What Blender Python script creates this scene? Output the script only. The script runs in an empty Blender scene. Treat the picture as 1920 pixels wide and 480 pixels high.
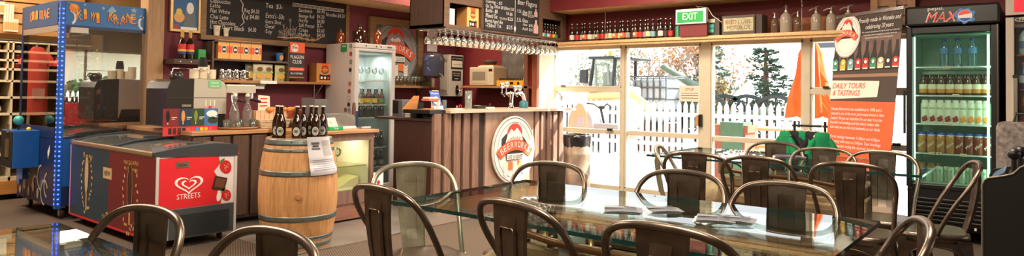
import bpy, bmesh, math, random
from math import sin, cos, pi, radians, sqrt, atan2, tan
from mathutils import Vector, Matrix
random.seed(11)
COL = bpy.context.scene.collection
scn = bpy.context.scene

# ------------------------------------------------------------------ camera
FPX = 1240.0; EYE = 1.22; PITCH = radians(1.4); ROLL = radians(.8); YAW = radians(38.6); CY = 173 - FPX * tan(PITCH)
FW = Vector((cos(PITCH) * cos(YAW), cos(PITCH) * sin(YAW), sin(PITCH)))
_r = Vector((sin(YAW), -cos(YAW), 0)); _u = _r.cross(FW)
RT = _r * cos(ROLL) + _u * sin(ROLL); UP = -_r * sin(ROLL) + _u * cos(ROLL)
CAM = Vector((0, 0, EYE))
cd = bpy.data.cameras.new('camera'); co = bpy.data.objects.new('camera', cd); COL.objects.link(co)
cd.sensor_fit = 'HORIZONTAL'; cd.sensor_width = 36; cd.lens = FPX / 1920 * 36; cd.shift_y = -(240 - CY) / 1920
cd.clip_start = .05; cd.clip_end = 500
co.matrix_world = Matrix(((RT.x, UP.x, -FW.x, 0), (RT.y, UP.y, -FW.y, 0), (RT.z, UP.z, -FW.z, EYE), (0, 0, 0, 1)))
scn.camera = co

def ray(x, y): return FW + RT * ((x - 960) / FPX) - UP * ((y - CY) / FPX)
def atz(x, y, z): d = ray(x, y); return CAM + d * ((z - EYE) / d.z)
def atx(x, y, X): d = ray(x, y); return CAM + d * (X / d.x)
def aty(x, y, Y): d = ray(x, y); return CAM + d * (Y / d.y)
def V(*a): return Vector(a)

class Frame:
    """a flat face in the room: origin, right, up and the outward normal"""
    def __init__(s, o, r, u):
        s.o = Vector(o); s.r = Vector(r).normalized(); s.u = Vector(u).normalized(); s.n = s.r.cross(s.u)
    def p(s, u, v, d=0): return s.o + s.r * u + s.u * v + s.n * d
    def uv(s, x, y):
        d = ray(x, y); t = (s.o - CAM).dot(s.n) / d.dot(s.n); q = CAM + d * t - s.o
        return q.dot(s.r), q.dot(s.u)
def FY(Y, x=0, z=0): return Frame((x, Y, z), (1, 0, 0), (0, 0, 1))      # faces -Y
def FX(X, y=0, z=0): return Frame((X, y, z), (0, -1, 0), (0, 0, 1))     # faces -X
def FZ(z, x=0, y=0): return Frame((x, y, z), (1, 0, 0), (0, 1, 0))      # faces up

# ------------------------------------------------------------------ materials
def lin(c):
    return tuple(((v / 255) / 12.92 if v / 255 <= .04045 else ((v / 255 + .055) / 1.055) ** 2.4) for v in c[:3]) + (1,)
MATS = {}
def mat(name, col, rough=.5, metal=0, spec=.5, emit=None, es=0, coat=0, noise=0, nscale=8, bump=0, bscale=40):
    if name in MATS: return MATS[name]
    m = bpy.data.materials.new(name); m.use_nodes = True; nt = m.node_tree; b = nt.nodes['Principled BSDF']
    b.inputs['Base Color'].default_value = lin(col); b.inputs['Roughness'].default_value = rough
    b.inputs['Metallic'].default_value = metal; b.inputs['Specular IOR Level'].default_value = spec
    if coat: b.inputs['Coat Weight'].default_value = coat
    if emit: b.inputs['Emission Color'].default_value = lin(emit); b.inputs['Emission Strength'].default_value = es
    if noise or bump:
        tc = nt.nodes.new('ShaderNodeTexCoord')
    if noise:
        n = nt.nodes.new('ShaderNodeTexNoise'); n.inputs['Scale'].default_value = nscale; n.inputs['Detail'].default_value = 6
        nt.links.new(tc.outputs['Object'], n.inputs['Vector'])
        r = nt.nodes.new('ShaderNodeValToRGB'); c = lin(col)
        r.color_ramp.elements[0].position = .3; r.color_ramp.elements[1].position = .7
        r.color_ramp.elements[0].color = tuple(v * (1 - noise) for v in c[:3]) + (1,)
        r.color_ramp.elements[1].color = tuple(min(1, v * (1 + noise)) for v in c[:3]) + (1,)
        nt.links.new(n.outputs['Fac'], r.inputs[0]); nt.links.new(r.outputs[0], b.inputs['Base Color'])
        mr = nt.nodes.new('ShaderNodeMapRange'); mr.inputs[3].default_value = max(.03, rough - .12); mr.inputs[4].default_value = min(1, rough + .12)
        nt.links.new(n.outputs['Fac'], mr.inputs[0]); nt.links.new(mr.outputs[0], b.inputs['Roughness'])
    if bump:
        n2 = nt.nodes.new('ShaderNodeTexNoise'); n2.inputs['Scale'].default_value = bscale; n2.inputs['Detail'].default_value = 4
        nt.links.new(tc.outputs['Object'], n2.inputs['Vector'])
        bp = nt.nodes.new('ShaderNodeBump'); bp.inputs['Strength'].default_value = bump; bp.inputs['Distance'].default_value = .01
        nt.links.new(n2.outputs['Fac'], bp.inputs['Height']); nt.links.new(bp.outputs[0], b.inputs['Normal'])
    MATS[name] = m; return m
def wood(name, c1, c2, scale=(1, 1, 12), rough=.5, plank=0, axis=0, sc=4.0, coat=0):
    """grain drawn out along one axis; plank > 0 adds boards of that width along axis"""
    if name in MATS: return MATS[name]
    m = bpy.data.materials.new(name); m.use_nodes = True; nt = m.node_tree; b = nt.nodes['Principled BSDF']
    b.inputs['Roughness'].default_value = rough
    if coat: b.inputs['Coat Weight'].default_value = coat
    tc = nt.nodes.new('ShaderNodeTexCoord'); mp = nt.nodes.new('ShaderNodeMapping'); mp.inputs['Scale'].default_value = scale
    nt.links.new(tc.outputs['Object'], mp.inputs[0])
    n = nt.nodes.new('ShaderNodeTexNoise'); n.inputs['Scale'].default_value = sc; n.inputs['Detail'].default_value = 8; n.inputs['Roughness'].default_value = .65
    n.inputs['Distortion'].default_value = .6
    nt.links.new(mp.outputs[0], n.inputs['Vector'])
    r = nt.nodes.new('ShaderNodeValToRGB'); r.color_ramp.elements[0].position = .32; r.color_ramp.elements[1].position = .68
    r.color_ramp.elements[0].color = lin(c1); r.color_ramp.elements[1].color = lin(c2)
    nt.links.new(n.outputs['Fac'], r.inputs[0]); out = r.outputs[0]
    if plank:
        sp = nt.nodes.new('ShaderNodeSeparateXYZ'); nt.links.new(tc.outputs['Object'], sp.inputs[0])
        dv = nt.nodes.new('ShaderNodeMath'); dv.operation = 'DIVIDE'; dv.inputs[1].default_value = plank; nt.links.new(sp.outputs[axis], dv.inputs[0])
        fl = nt.nodes.new('ShaderNodeMath'); fl.operation = 'FLOOR'; nt.links.new(dv.outputs[0], fl.inputs[0])
        wn = nt.nodes.new('ShaderNodeTexWhiteNoise'); wn.noise_dimensions = '1D'; nt.links.new(fl.outputs[0], wn.inputs['W'])
        mr = nt.nodes.new('ShaderNodeMapRange'); mr.inputs[3].default_value = .7; mr.inputs[4].default_value = 1.15; nt.links.new(wn.outputs['Value'], mr.inputs[0])
        fr = nt.nodes.new('ShaderNodeMath'); fr.operation = 'FRACT'; nt.links.new(dv.outputs[0], fr.inputs[0])
        lt = nt.nodes.new('ShaderNodeMath'); lt.operation = 'GREATER_THAN'; lt.inputs[1].default_value = .05; nt.links.new(fr.outputs[0], lt.inputs[0])
        ml = nt.nodes.new('ShaderNodeMath'); ml.operation = 'MULTIPLY_ADD'; ml.inputs[1].default_value = .6; ml.inputs[2].default_value = .4; nt.links.new(lt.outputs[0], ml.inputs[0])
        m2 = nt.nodes.new('ShaderNodeMath'); m2.operation = 'MULTIPLY'; nt.links.new(ml.outputs[0], m2.inputs[0]); nt.links.new(mr.outputs[0], m2.inputs[1])
        vm = nt.nodes.new('ShaderNodeVectorMath'); vm.operation = 'SCALE'; nt.links.new(out, vm.inputs[0]); nt.links.new(m2.outputs[0], vm.inputs['Scale']); out = vm.outputs[0]
    nt.links.new(out, b.inputs['Base Color'])
    bp = nt.nodes.new('ShaderNodeBump'); bp.inputs['Strength'].default_value = .15; bp.inputs['Distance'].default_value = .005
    nt.links.new(n.outputs['Fac'], bp.inputs['Height']); nt.links.new(bp.outputs[0], b.inputs['Normal'])
    MATS[name] = m; return m
def glass(name, tint=(235, 245, 240), rough=.0, ior=1.45, boost=1.0, milk=0, milkcol=(220, 230, 225)):
    """thin clear glass: straight-through tint plus a Fresnel reflection"""
    if name in MATS: return MATS[name]
    m = bpy.data.materials.new(name); m.use_nodes = True; nt = m.node_tree; nt.nodes.clear()
    o = nt.nodes.new('ShaderNodeOutputMaterial'); t = nt.nodes.new('ShaderNodeBsdfTransparent'); t.inputs[0].default_value = lin(tint)
    g = nt.nodes.new('ShaderNodeBsdfGlossy'); g.inputs['Roughness'].default_value = rough; g.inputs[0].default_value = (1, 1, 1, 1)
    f = nt.nodes.new('ShaderNodeFresnel'); f.inputs[0].default_value = ior
    mu = nt.nodes.new('ShaderNodeMath'); mu.operation = 'MULTIPLY'; mu.inputs[1].default_value = boost; mu.use_clamp = True
    nt.links.new(f.outputs[0], mu.inputs[0])
    mx = nt.nodes.new('ShaderNodeMixShader'); nt.links.new(mu.outputs[0], mx.inputs[0]); nt.links.new(t.outputs[0], mx.inputs[1]); nt.links.new(g.outputs[0], mx.inputs[2])
    out = mx.outputs[0]
    if milk:
        d = nt.nodes.new('ShaderNodeBsdfDiffuse'); d.inputs[0].default_value = lin(milkcol)
        m2 = nt.nodes.new('ShaderNodeMixShader'); m2.inputs[0].default_value = milk; nt.links.new(out, m2.inputs[1]); nt.links.new(d.outputs[0], m2.inputs[2]); out = m2.outputs[0]
    nt.links.new(out, o.inputs[0]); MATS[name] = m; return m

# ------------------------------------------------------------------ mesh builder
_txt = {}
def text_geo(s, font_shear=0):
    k = (s, font_shear)
    if k in _txt: return _txt[k]
    c = bpy.data.curves.new('t', 'FONT'); c.body = s; c.size = 1; c.shear = font_shear; c.resolution_u = 2; c.fill_mode = 'BOTH' if hasattr(c, 'fill_mode') else c.fill_mode
    ob = bpy.data.objects.new('t', c); COL.objects.link(ob); bpy.context.view_layer.update()
    dg = bpy.context.evaluated_depsgraph_get(); me = bpy.data.meshes.new_from_object(ob.evaluated_get(dg))
    vs = [tuple(v.co) for v in me.vertices]; fs = [tuple(p.vertices) for p in me.polygons]
    bpy.data.objects.remove(ob); bpy.data.meshes.remove(me); bpy.data.curves.remove(c)
    if not vs: vs, fs = [(0, 0, 0), (.1, 0, 0), (.1, .1, 0)], []
    x0 = min(v[0] for v in vs); x1 = max(v[0] for v in vs); y0 = min(v[1] for v in vs); y1 = max(v[1] for v in vs)
    _txt[k] = (vs, fs, x0, x1, y0, y1); return _txt[k]

class MB:
    def __init__(s): s.v = []; s.f = []; s.mi = []; s.sm = []; s.mats = []
    def m(s, mt):
        if mt not in s.mats: s.mats.append(mt)
        return s.mats.index(mt)
    def add(s, vs, fs, mt=None, smooth=False):
        b = len(s.v); s.v += [tuple(v) for v in vs]; i = s.m(mt)
        for f in fs: s.f.append(tuple(b + k for k in f)); s.mi.append(i); s.sm.append(smooth)
        return s
    def box(s, a, b, mt=None, rot=None, ctr=None):
        x0, y0, z0 = [min(p, q) for p, q in zip(a, b)]; x1, y1, z1 = [max(p, q) for p, q in zip(a, b)]
        vs = [V(x, y, z) for z in (z0, z1) for y in (y0, y1) for x in (x0, x1)]
        if rot is not None:
            c = Vector(ctr) if ctr is not None else (V(x0, y0, z0) + V(x1, y1, z1)) / 2
            R = rot.to_3x3(); vs = [c + R @ (v - c) for v in vs]
        return s.add(vs, [(0, 2, 3, 1), (4, 5, 7, 6), (0, 1, 5, 4), (2, 6, 7, 3), (0, 4, 6, 2), (1, 3, 7, 5)], mt)
    def fbox(s, F, u0, v0, u1, v1, d0, d1, mt=None):
        """box on a frame between two depths (d1 nearer the viewer)"""
        vs = [F.p(u, v, d) for d in (d0, d1) for v in (v0, v1) for u in (u0, u1)]
        return s.add(vs, [(0, 2, 3, 1), (4, 5, 7, 6), (0, 1, 5, 4), (2, 6, 7, 3), (0, 4, 6, 2), (1, 3, 7, 5)], mt)
    def quad(s, a, b, c, d, mt=None): return s.add([a, b, c, d], [(0, 1, 2, 3)], mt)
    def fquad(s, F, u0, v0, u1, v1, d, mt=None): return s.quad(F.p(u0, v0, d), F.p(u1, v0, d), F.p(u1, v1, d), F.p(u0, v1, d), mt)
    def fpoly(s, F, pts, d, mt=None): return s.add([F.p(u, v, d) for u, v in pts], [tuple(range(len(pts)))], mt)
    def fdisc(s, F, cu, cv, ru, rv, d, mt=None, n=40, a0=0, a1=2 * pi): 
        return s.fpoly(F, [(cu + ru * cos(a0 + (a1 - a0) * i / n), cv + rv * sin(a0 + (a1 - a0) * i / n)) for i in range(n if a1 - a0 >= 2 * pi - .01 else n + 1)], d, mt)
    def fring(s, F, cu, cv, ru, rv, w, d, mt=None, n=48, a0=0, a1=2 * pi):
        vs = []; fs = []
        for i in range(n + 1):
            a = a0 + (a1 - a0) * i / n
            vs += [F.p(cu + ru * cos(a), cv + rv * sin(a), d), F.p(cu + (ru - w) * cos(a), cv + (rv - w) * sin(a), d)]
            if i: k = 2 * i; fs.append((k - 2, k, k + 1, k - 1))
        return s.add(vs, fs, mt)
    def prism(s, F, pts, d0, d1, mt=None, smooth=False):
        n = len(pts); vs = [F.p(u, v, d0) for u, v in pts] + [F.p(u, v, d1) for u, v in pts]
        s.add(vs, [tuple(range(n))[::-1], tuple(range(n, 2 * n))], mt)
        return s.add(vs, [(i, (i + 1) % n, n + (i + 1) % n, n + i) for i in range(n)], mt, smooth)
    def lathe(s, c, prof, n=20, mt=None, smooth=True, axis=None, capb=True, capt=True, sx=1, sy=1):
        """profile (r, z) turned about the axis through c"""
        c = Vector(c); A = Vector(axis).normalized() if axis is not None else V(0, 0, 1)
        X = (V(1, 0, 0) if abs(A.x) < .9 else V(0, 1, 0)); X = (X - A * X.dot(A)).normalized(); Y = A.cross(X)
        vs = []; fs = []
        for r, z in prof:
            for i in range(n): a = 2 * pi * i / n; vs.append(c + A * z + X * (r * cos(a) * sx) + Y * (r * sin(a) * sy))
        for k in range(len(prof) - 1):
            for i in range(n): j = (i + 1) % n; fs.append((k * n + i, k * n + j, (k + 1) * n + j, (k + 1) * n + i))
        s.add(vs, fs, mt, smooth)
        if capb and prof[0][0] > 1e-5: s.add(vs[:n], [tuple(range(n))[::-1]], mt)
        if capt and prof[-1][0] > 1e-5: s.add(vs[-n:], [tuple(range(n))], mt)
        return s
    def cyl(s, a, b, r, r2=None, n=14, mt=None, smooth=True):
        a = Vector(a); b = Vector(b); L = (b - a).length
        return s.lathe(a, [(r, 0), (r if r2 is None else r2, L)], n, mt, smooth, axis=(b - a))
    def tube(s, pts, r, n=8, mt=None, close=False, rs=None):
        pts = [Vector(p) for p in pts]; N = len(pts); vs = []; fs = []; prev = None
        for i, p in enumerate(pts):
            if close: t = pts[(i + 1) % N] - pts[i - 1]
            else: t = (pts[i + 1] if i < N - 1 else p) - (pts[i - 1] if i else p)
            t.normalize()
            if prev is None: x = t.orthogonal().normalized()
            else: x = (prev - t * prev.dot(t)).normalized()
            prev = x; y = t.cross(x); rr = rs[i] if rs else r
            for k in range(n): a = 2 * pi * k / n; vs.append(p + x * (rr * cos(a)) + y * (rr * sin(a)))
        M = N if close else N - 1
        for i in range(M):
            j = (i + 1) % N
            for k in range(n): l = (k + 1) % n; fs.append((i * n + k, i * n + l, j * n + l, j * n + k))
        s.add(vs, fs, mt, True)
        if not close: s.add(vs[:n], [tuple(range(n))[::-1]], mt); s.add(vs[-n:], [tuple(range(n))], mt)
        return s
    def ball(s, c, r, mt=None, n=14, sc=(1, 1, 1), m=8):
        c = Vector(c); vs = []; fs = []
        for j in range(m + 1):
            t = pi * j / m
            for i in range(n): a = 2 * pi * i / n; vs.append(c + V(r * sc[0] * sin(t) * cos(a), r * sc[1] * sin(t) * sin(a), r * sc[2] * cos(t)))
        for j in range(m):
            for i in range(n): k = (i + 1) % n; fs.append((j * n + i, (j + 1) * n + i, (j + 1) * n + k, j * n + k))
        return s.add(vs, fs, mt, True)
    def text(s, F, txt, u, v, w=None, h=None, d=.002, mt=None, align='l', shear=0, track=None):
        """flat lettering on a frame: baseline-left (u, v), fitted to width w and/or capital height h"""
        vs, fs, x0, x1, y0, y1 = text_geo(txt, shear)
        if h is None: h = w / (x1 - x0) * .7 if w else .05
        ky = h / .7; kx = (w / (x1 - x0)) if w else ky
        W = (x1 - x0) * kx; ox = {'l': 0, 'c': -W / 2, 'r': -W}[align]
        return s.add([F.p(u + ox + (a - x0) * kx, v + b * ky, d) for a, b, _ in vs], fs, mt)
    def xform(s, M): s.v = [tuple(M @ Vector(v)) for v in s.v]; return s
    def mesh(s, name, mt=None):
        me = bpy.data.meshes.new(name); me.from_pydata(s.v, [], s.f)
        ms = [mt if k is None else k for k in s.mats] or [mt]
        for k in ms: me.materials.append(k)
        me.polygons.foreach_set('material_index', s.mi); me.polygons.foreach_set('use_smooth', s.sm); me.update(); return me
    def build(s, name, mt=None, parent=None, loc=None, bevel=0, world=False):
        """link as one object; loc moves the origin there and keeps the geometry where it is"""
        off = Vector(loc) if loc is not None else V(0, 0, 0)
        if parent is not None and world: off = parent_off(parent)
        s.v = [tuple(Vector(v) - off) for v in s.v]
        ob = bpy.data.objects.new(name, s.mesh(name, mt)); COL.objects.link(ob)
        if parent is not None: ob.parent = parent
        elif loc is not None: ob.location = off
        if bevel:
            b = ob.modifiers.new('b', 'BEVEL'); b.width = bevel; b.segments = 2; b.limit_method = 'ANGLE'; b.angle_limit = radians(50)
        return ob
def parent_off(p):
    o = V(0, 0, 0)
    while p is not None: o += p.location; p = p.parent
    return o
def tag(o, label=None, cat=None, group=None, kind=None):
    if label: o['label'] = label
    if cat: o['category'] = cat
    if group: o['group'] = group
    if kind: o['kind'] = kind
    return o
def thing(name, label, cat, loc=(0, 0, 0), rz=0, group=None):
    o = bpy.data.objects.new(name, None); COL.objects.link(o); o.location = loc; o.rotation_euler = (0, 0, rz); o.empty_display_size = .1
    return tag(o, label, cat, group)
def kids(o): return [c for c in bpy.data.objects if c.parent == o]
def dup(root, loc, rz=None, label=None, group=None, cache={}):
    def rec(o, par):
        c = o.copy(); COL.objects.link(c); c.parent = par
        if o.name not in cache: cache[o.name] = kids(o)
        for k in cache[o.name]: rec(k, c)
        return c
    r = rec(root, None); r.location = loc
    if rz is not None: r.rotation_euler = (0, 0, rz)
    if label: r['label'] = label
    if group: r['group'] = group
    return r
PROTO = {}
def place(key, fn, loc, rz=0, label=None, group=None):
    """the first call builds the thing with fn(), the rest copy it part by part"""
    if key not in PROTO:
        o = fn(); PROTO[key] = o; o.location = loc; o.rotation_euler = (0, 0, rz)
        if label: o['label'] = label
        if group: o['group'] = group
        return o
    return dup(PROTO[key], loc, rz, label, group)
def struct(o): o['kind'] = 'structure'; return o
ORD = ['first', 'second', 'third', 'fourth', 'fifth', 'sixth', 'seventh', 'eighth', 'ninth', 'tenth', 'eleventh', 'twelfth', 'thirteenth', 'fourteenth', 'fifteenth', 'sixteenth',
       'seventeenth', 'eighteenth', 'nineteenth', 'twentieth', 'twenty-first', 'twenty-second', 'twenty-third', 'twenty-fourth', 'twenty-fifth', 'twenty-sixth']

# ------------------------------------------------------------------ palette
maroon = mat('maroon_wall', (112, 48, 60), .75, noise=.08, nscale=3)
redwall = mat('dark_red_paint', (112, 32, 34), .6, noise=.06)
trimwood = wood('pale_pine', (196, 152, 96), (226, 190, 138), (1, 12, 12), .5)
tanwood = wood('tan_board', (160, 122, 84), (186, 150, 110), (14, 14, 1), .55)
framealu = mat('window_frame', (196, 184, 160), .45, noise=.05)
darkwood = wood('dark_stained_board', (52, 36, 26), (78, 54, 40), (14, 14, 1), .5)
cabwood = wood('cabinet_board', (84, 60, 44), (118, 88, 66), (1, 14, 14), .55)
shelfwood = wood('shelf_board', (150, 104, 62), (184, 136, 88), (1, 14, 14), .45)
barslat = wood('bar_slat_wood', (98, 70, 56), (150, 114, 94), (12, 12, 1), .6)
barback = mat('bar_gap', (58, 44, 36), .8)
blk = mat('black_plastic', (20, 20, 20), .4); blkm = mat('black_matte', (16, 15, 15), .8)
white = mat('white_paint', (232, 230, 224), .5); offw = mat('off_white', (214, 206, 192), .5)
cream = mat('cream_paper', (232, 222, 200), .7); paper = mat('white_paper', (236, 236, 236), .7)
steel = mat('stainless_steel', (200, 200, 198), .25, 1); chrome = mat('chrome', (225, 225, 225), .08, 1)
gunmetal = mat('brushed_gunmetal', (116, 102, 90), .33, .9, noise=.22, nscale=14)
gunpale = mat('galvanised_steel', (178, 172, 150), .34, .8, noise=.22, nscale=12)
orange = mat('orange_print', (226, 92, 48), .6); redp = mat('red_print', (206, 44, 46), .5); greenp = mat('green_print', (38, 128, 72), .5)
brownglass = mat('brown_bottle_glass', (40, 20, 10), .08, 0, .7, coat=.4)
amberglass = mat('amber_bottle_glass', (120, 52, 16), .08, 0, .7, coat=.4)
clearglass = glass('clear_glass', (246, 250, 248), .0, 1.5, 1.3, milk=.05)
pane = glass('window_glass', (250, 252, 250), .0, 1.45, .8)
chalk = mat('chalk', (214, 210, 204), .9); chalkd = mat('dim_chalk', (170, 160, 150), .9); chalko = mat('orange_chalk', (220, 160, 110), .9)
board = mat('chalkboard', (38, 36, 36), .8, noise=.12, nscale=5)
# ================================================================== THE ROOM
WX = 7.32      # window wall
BY = 6.94      # wall behind the coffee bar
def carpet_mat():
    m = bpy.data.materials.new('loop_carpet'); m.use_nodes = True; nt = m.node_tree; b = nt.nodes['Principled BSDF']; b.inputs['Roughness'].default_value = .95; b.inputs['Specular IOR Level'].default_value = .1
    tc = nt.nodes.new('ShaderNodeTexCoord')
    def br(scale, rot):
        mp = nt.nodes.new('ShaderNodeMapping'); mp.inputs['Rotation'].default_value = (0, 0, rot); nt.links.new(tc.outputs['Object'], mp.inputs[0])
        k = nt.nodes.new('ShaderNodeTexWave'); k.inputs['Scale'].default_value = scale * 2; k.inputs['Distortion'].default_value = 0; nt.links.new(mp.outputs[0], k.inputs['Vector']); return k
    w1 = br(9, .5); w2 = br(9, pi / 2 + .5)
    ch = nt.nodes.new('ShaderNodeTexChecker'); ch.inputs['Scale'].default_value = 2.0; nt.links.new(tc.outputs['Object'], ch.inputs['Vector'])
    mx = nt.nodes.new('ShaderNodeMix'); mx.data_type = 'RGBA'; nt.links.new(ch.outputs['Fac'], mx.inputs[0]); nt.links.new(w1.outputs['Color'], mx.inputs[6]); nt.links.new(w2.outputs['Color'], mx.inputs[7])
    n = nt.nodes.new('ShaderNodeTexNoise'); n.inputs['Scale'].default_value = 60; nt.links.new(tc.outputs['Object'], n.inputs['Vector'])
    ad = nt.nodes.new('ShaderNodeMix'); ad.data_type = 'RGBA'; ad.inputs[0].default_value = .45; nt.links.new(mx.outputs[2], ad.inputs[6]); nt.links.new(n.outputs['Fac'], ad.inputs[7])
    r = nt.nodes.new('ShaderNodeValToRGB'); r.color_ramp.elements[0].position = .2; r.color_ramp.elements[1].position = .8
    r.color_ramp.elements[0].color = lin((72, 62, 54)); r.color_ramp.elements[1].color = lin((112, 98, 86))
    nt.links.new(ad.outputs[2], r.inputs[0]); nt.links.new(r.outputs[0], b.inputs['Base Color']); return m
carpet = carpet_mat(); vinyl = mat('grey_vinyl', (120, 112, 106), .32, noise=.14, nscale=2.5)
b = MB(); b.quad((-2.6, -2.9, 0), (WX, -2.9, 0), (WX, 4.28, 0), (-2.6, 4.28, 0)).quad((-2.6, 4.28, 0), (2.85, 4.28, 0), (2.85, 9, 0), (-2.6, 9, 0)); struct(b.build('floor', carpet))
b = MB(); b.quad((2.85, 4.28, 0), (WX, 4.28, 0), (WX, 9, 0), (2.85, 9, 0)); struct(b.build('floor', vinyl))
b = MB(); b.box((2.85, 4.265, 0), (WX - .1, 4.29, .004)); struct(b.build('trim_1', steel))
ceil = mat('ceiling_board', (150, 128, 104), .8)
b = MB(); b.box((-2.6, -2.9, 2.9), (WX + .2, 9.1, 3.0)); struct(b.build('ceiling', ceil))
# wall with the chalkboard
b = MB(); b.box((2.99, BY, 0), (WX, BY + .12, 2.9)); struct(b.build('wall_back', maroon))
xl = aty(276, 100, BY - .02).x; xr = aty(306.5, 100, BY - .02).x
b = MB(); b.box((xl, BY - .02, 0), (xr, BY + .16, 2.9)); struct(b.build('trim_2', tanwood))
# far shop wall with slats
slat = wood('slatwall', (150, 110, 66), (182, 138, 88), (1, 12, 12), .5)
b = MB(); b.box((-2.6, 9.0, 0), (WX, 9.12, 2.9)); struct(b.build('wall_far', mat('shop_wall', (168, 128, 82), .6)))
b = MB(); b.box((-2.7, -2.9, 0), (-2.6, 9, 2.9)); struct(b.build('wall_left', cream_w := mat('cream_wall', (176, 158, 134), .7)))
# wall to the right and behind, with a wide window
b = MB(); b.box((-2.6, -3.0, 0), (3.2, -2.9, 2.9)).box((3.2, -3.0, 2.05), (WX, -2.9, 2.9)).box((3.2, -3.0, 0), (WX, -2.9, .75)).box((6.9, -3, .75), (WX, -2.9, 2.05)); struct(b.build('wall_front', cream_w))
b = MB()
for x in (3.2, 4.4, 5.65, 6.85): b.box((x, -2.98, .75), (x + .05, -2.92, 2.05))
b.box((3.2, -2.98, .75), (6.9, -2.92, .8)).box((3.2, -2.98, 2.0), (6.9, -2.92, 2.05)); wf = struct(b.build('window_5', framealu))
b = MB(); b.quad((3.2, -2.95, .75), (6.9, -2.95, .75), (6.9, -2.95, 2.05), (3.2, -2.95, 2.05)); struct(b.build('glass_pane', pane, wf))
# window wall
F = FX(WX)
zt = atx(1050, 91, WX).z; ztr = atx(1049, 165, WX).z; zlo = atx(1335, 255, WX).z; zs = .05
yA = atx(1044, 200, WX).y; y1 = atx(1170.5, 200, WX).y; y2 = atx(1325, 200, WX).y; y3 = atx(1514, 200, WX).y; y4 = .92
b = MB(); b.box((WX, -2.9, zt + .03), (WX + .06, 9, 2.9)).box((WX, -2.9, 0), (WX + .06, y4, zt + .03)).box((WX, yA + .03, 0), (WX + .06, 9, zt + .03)); struct(b.build('wall_right', redwall))
def bay(n, ya, yb, transom, lowz, name='window'):
    """one glazed bay between two posts, ya nearer the bar"""
    t = .028
    b = MB(); x0, x1 = WX - .03, WX + .05
    b.box((x0, ya - t, zs), (x1, ya, zt)).box((x0, yb, zs), (x1, yb + t, zt)).box((x0, yb, zt - .03), (x1, ya, zt + .03)).box((x0, yb, 0), (x1, ya, zs + .02))
    b.box((x0 + .02, yb, lowz - .045), (x1, ya, lowz + .012))
    if transom: b.box((x0 - .01, yb, ztr - .045), (x1, ya, ztr + .01)).box((x0, yb, ztr + .01), (x0 + .03, ya, ztr + .03))
    o = struct(b.build('%s_%d' % (name, n), framealu, bevel=.004))
    g = MB(); g.quad((WX + .02, yb, zs), (WX + .02, yb, zt), (WX + .02, ya, zt), (WX + .02, ya, zs)); struct(g.build('glass_pane', pane, o))
    h = MB()
    for yy in ([ya - .16] if transom else []): h.box((x0 - .03, yy - .03, ztr + .02), (x0, yy + .03, ztr + .04)); h.box((x0 - .03, yb + .12, lowz), (x0, yb + .19, lowz + .03))
    if transom: struct(h.build('latch', blk, o))
    return o
bay(1, yA + .03, y1 + .02, True, zlo); d2 = bay(1, y1 - .02, y2 + .06, False, zlo, 'door'); bay(3, y2 - .05, y3 + .03, False, zlo - .01); bay(4, y3 - .03, y4, True, zlo)
b = MB()
for y, w in ((yA + .03, .03), (y1, .02), (y2, .06), (y3, .035)): b.box((WX - .045, y - w, 0), (WX + .05, y + w, zt + .01))
struct(b.build('trim_3', framealu, bevel=.005))
b = MB(); p = atx(1311, 226, WX - .06); b.box((WX - .075, p.y - .035, p.z - .07), (WX - .05, p.y + .0, p.z + .07)); b.box((WX - .1, p.y, p.z - .06), (WX - .075, p.y + .03, p.z + .06), wood('door_pull_wood', (176, 120, 70), (196, 140, 88))); b.mats[0] = blk; struct(b.build('door_handle', None, d2))
# pale strip of wall at the end of the bar
p = aty(1012, 150, 5.06)
b = MB(); b.box((p.x, 5.08, 0), (WX - .03, 5.12, 1.84)); struct(b.build('wall_nib', mat('nib_paint', (240, 228, 204), .6)))
b = MB(); b.box((p.x - .05, 5.07, 0), (p.x, 5.15, 1.84)); struct(b.build('trim_4', wood('red_brown_post', (110, 56, 36), (140, 78, 50), (14, 14, 1))))
# soffit boxes
zsf = 2.257
b = MB(); b.box((6.88, -2.9, zsf), (WX, 4.86, zsf + .02), trimwood).box((6.86, -2.9, zsf), (6.88, 4.86, 2.9), redwall).box((6.86, 4.86, zsf), (WX, 4.9, 2.9), redwall); struct(b.build('trim_5'))
zs2 = aty(765, 24, BY).z; lampw = wood('soffit_pine', (206, 170, 116), (232, 204, 150), (1, 12, 12), .5)
b = MB(); b.box((3.0, BY - .55, zs2), (7.0, BY, zs2 + .02), lampw).box((3.0, BY - .57, zs2 + .0), (7.0, BY - .55, 2.9), redwall); struct(b.build('trim_6'))

# ================================================================== SHELF OVER THE WINDOWS
SX = 7.04; SZ = atx(1064, 78.4, SX).z
b = MB(); b.box((SX, .86, SZ - .035), (WX - .001, 4.88, SZ)).box((SX + .02, .86, SZ - .062), (SX + .05, 4.88, SZ - .035)); tag(b.build('wall_shelf', trimwood, bevel=.003), 'long pale pine shelf running above the windows', 'shelf')
b = MB(); b.box((WX - .03, atx(1640, 40, WX).y, SZ + .005), (WX - .002, atx(1425, 40, WX).y, SZ + .17)); tag(b.build('backing_board', wood('orange_board', (150, 84, 40), (180, 108, 58), (1, 12, 12))), 'orange brown board leaning on the wall behind the soda siphons', 'board')

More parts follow.
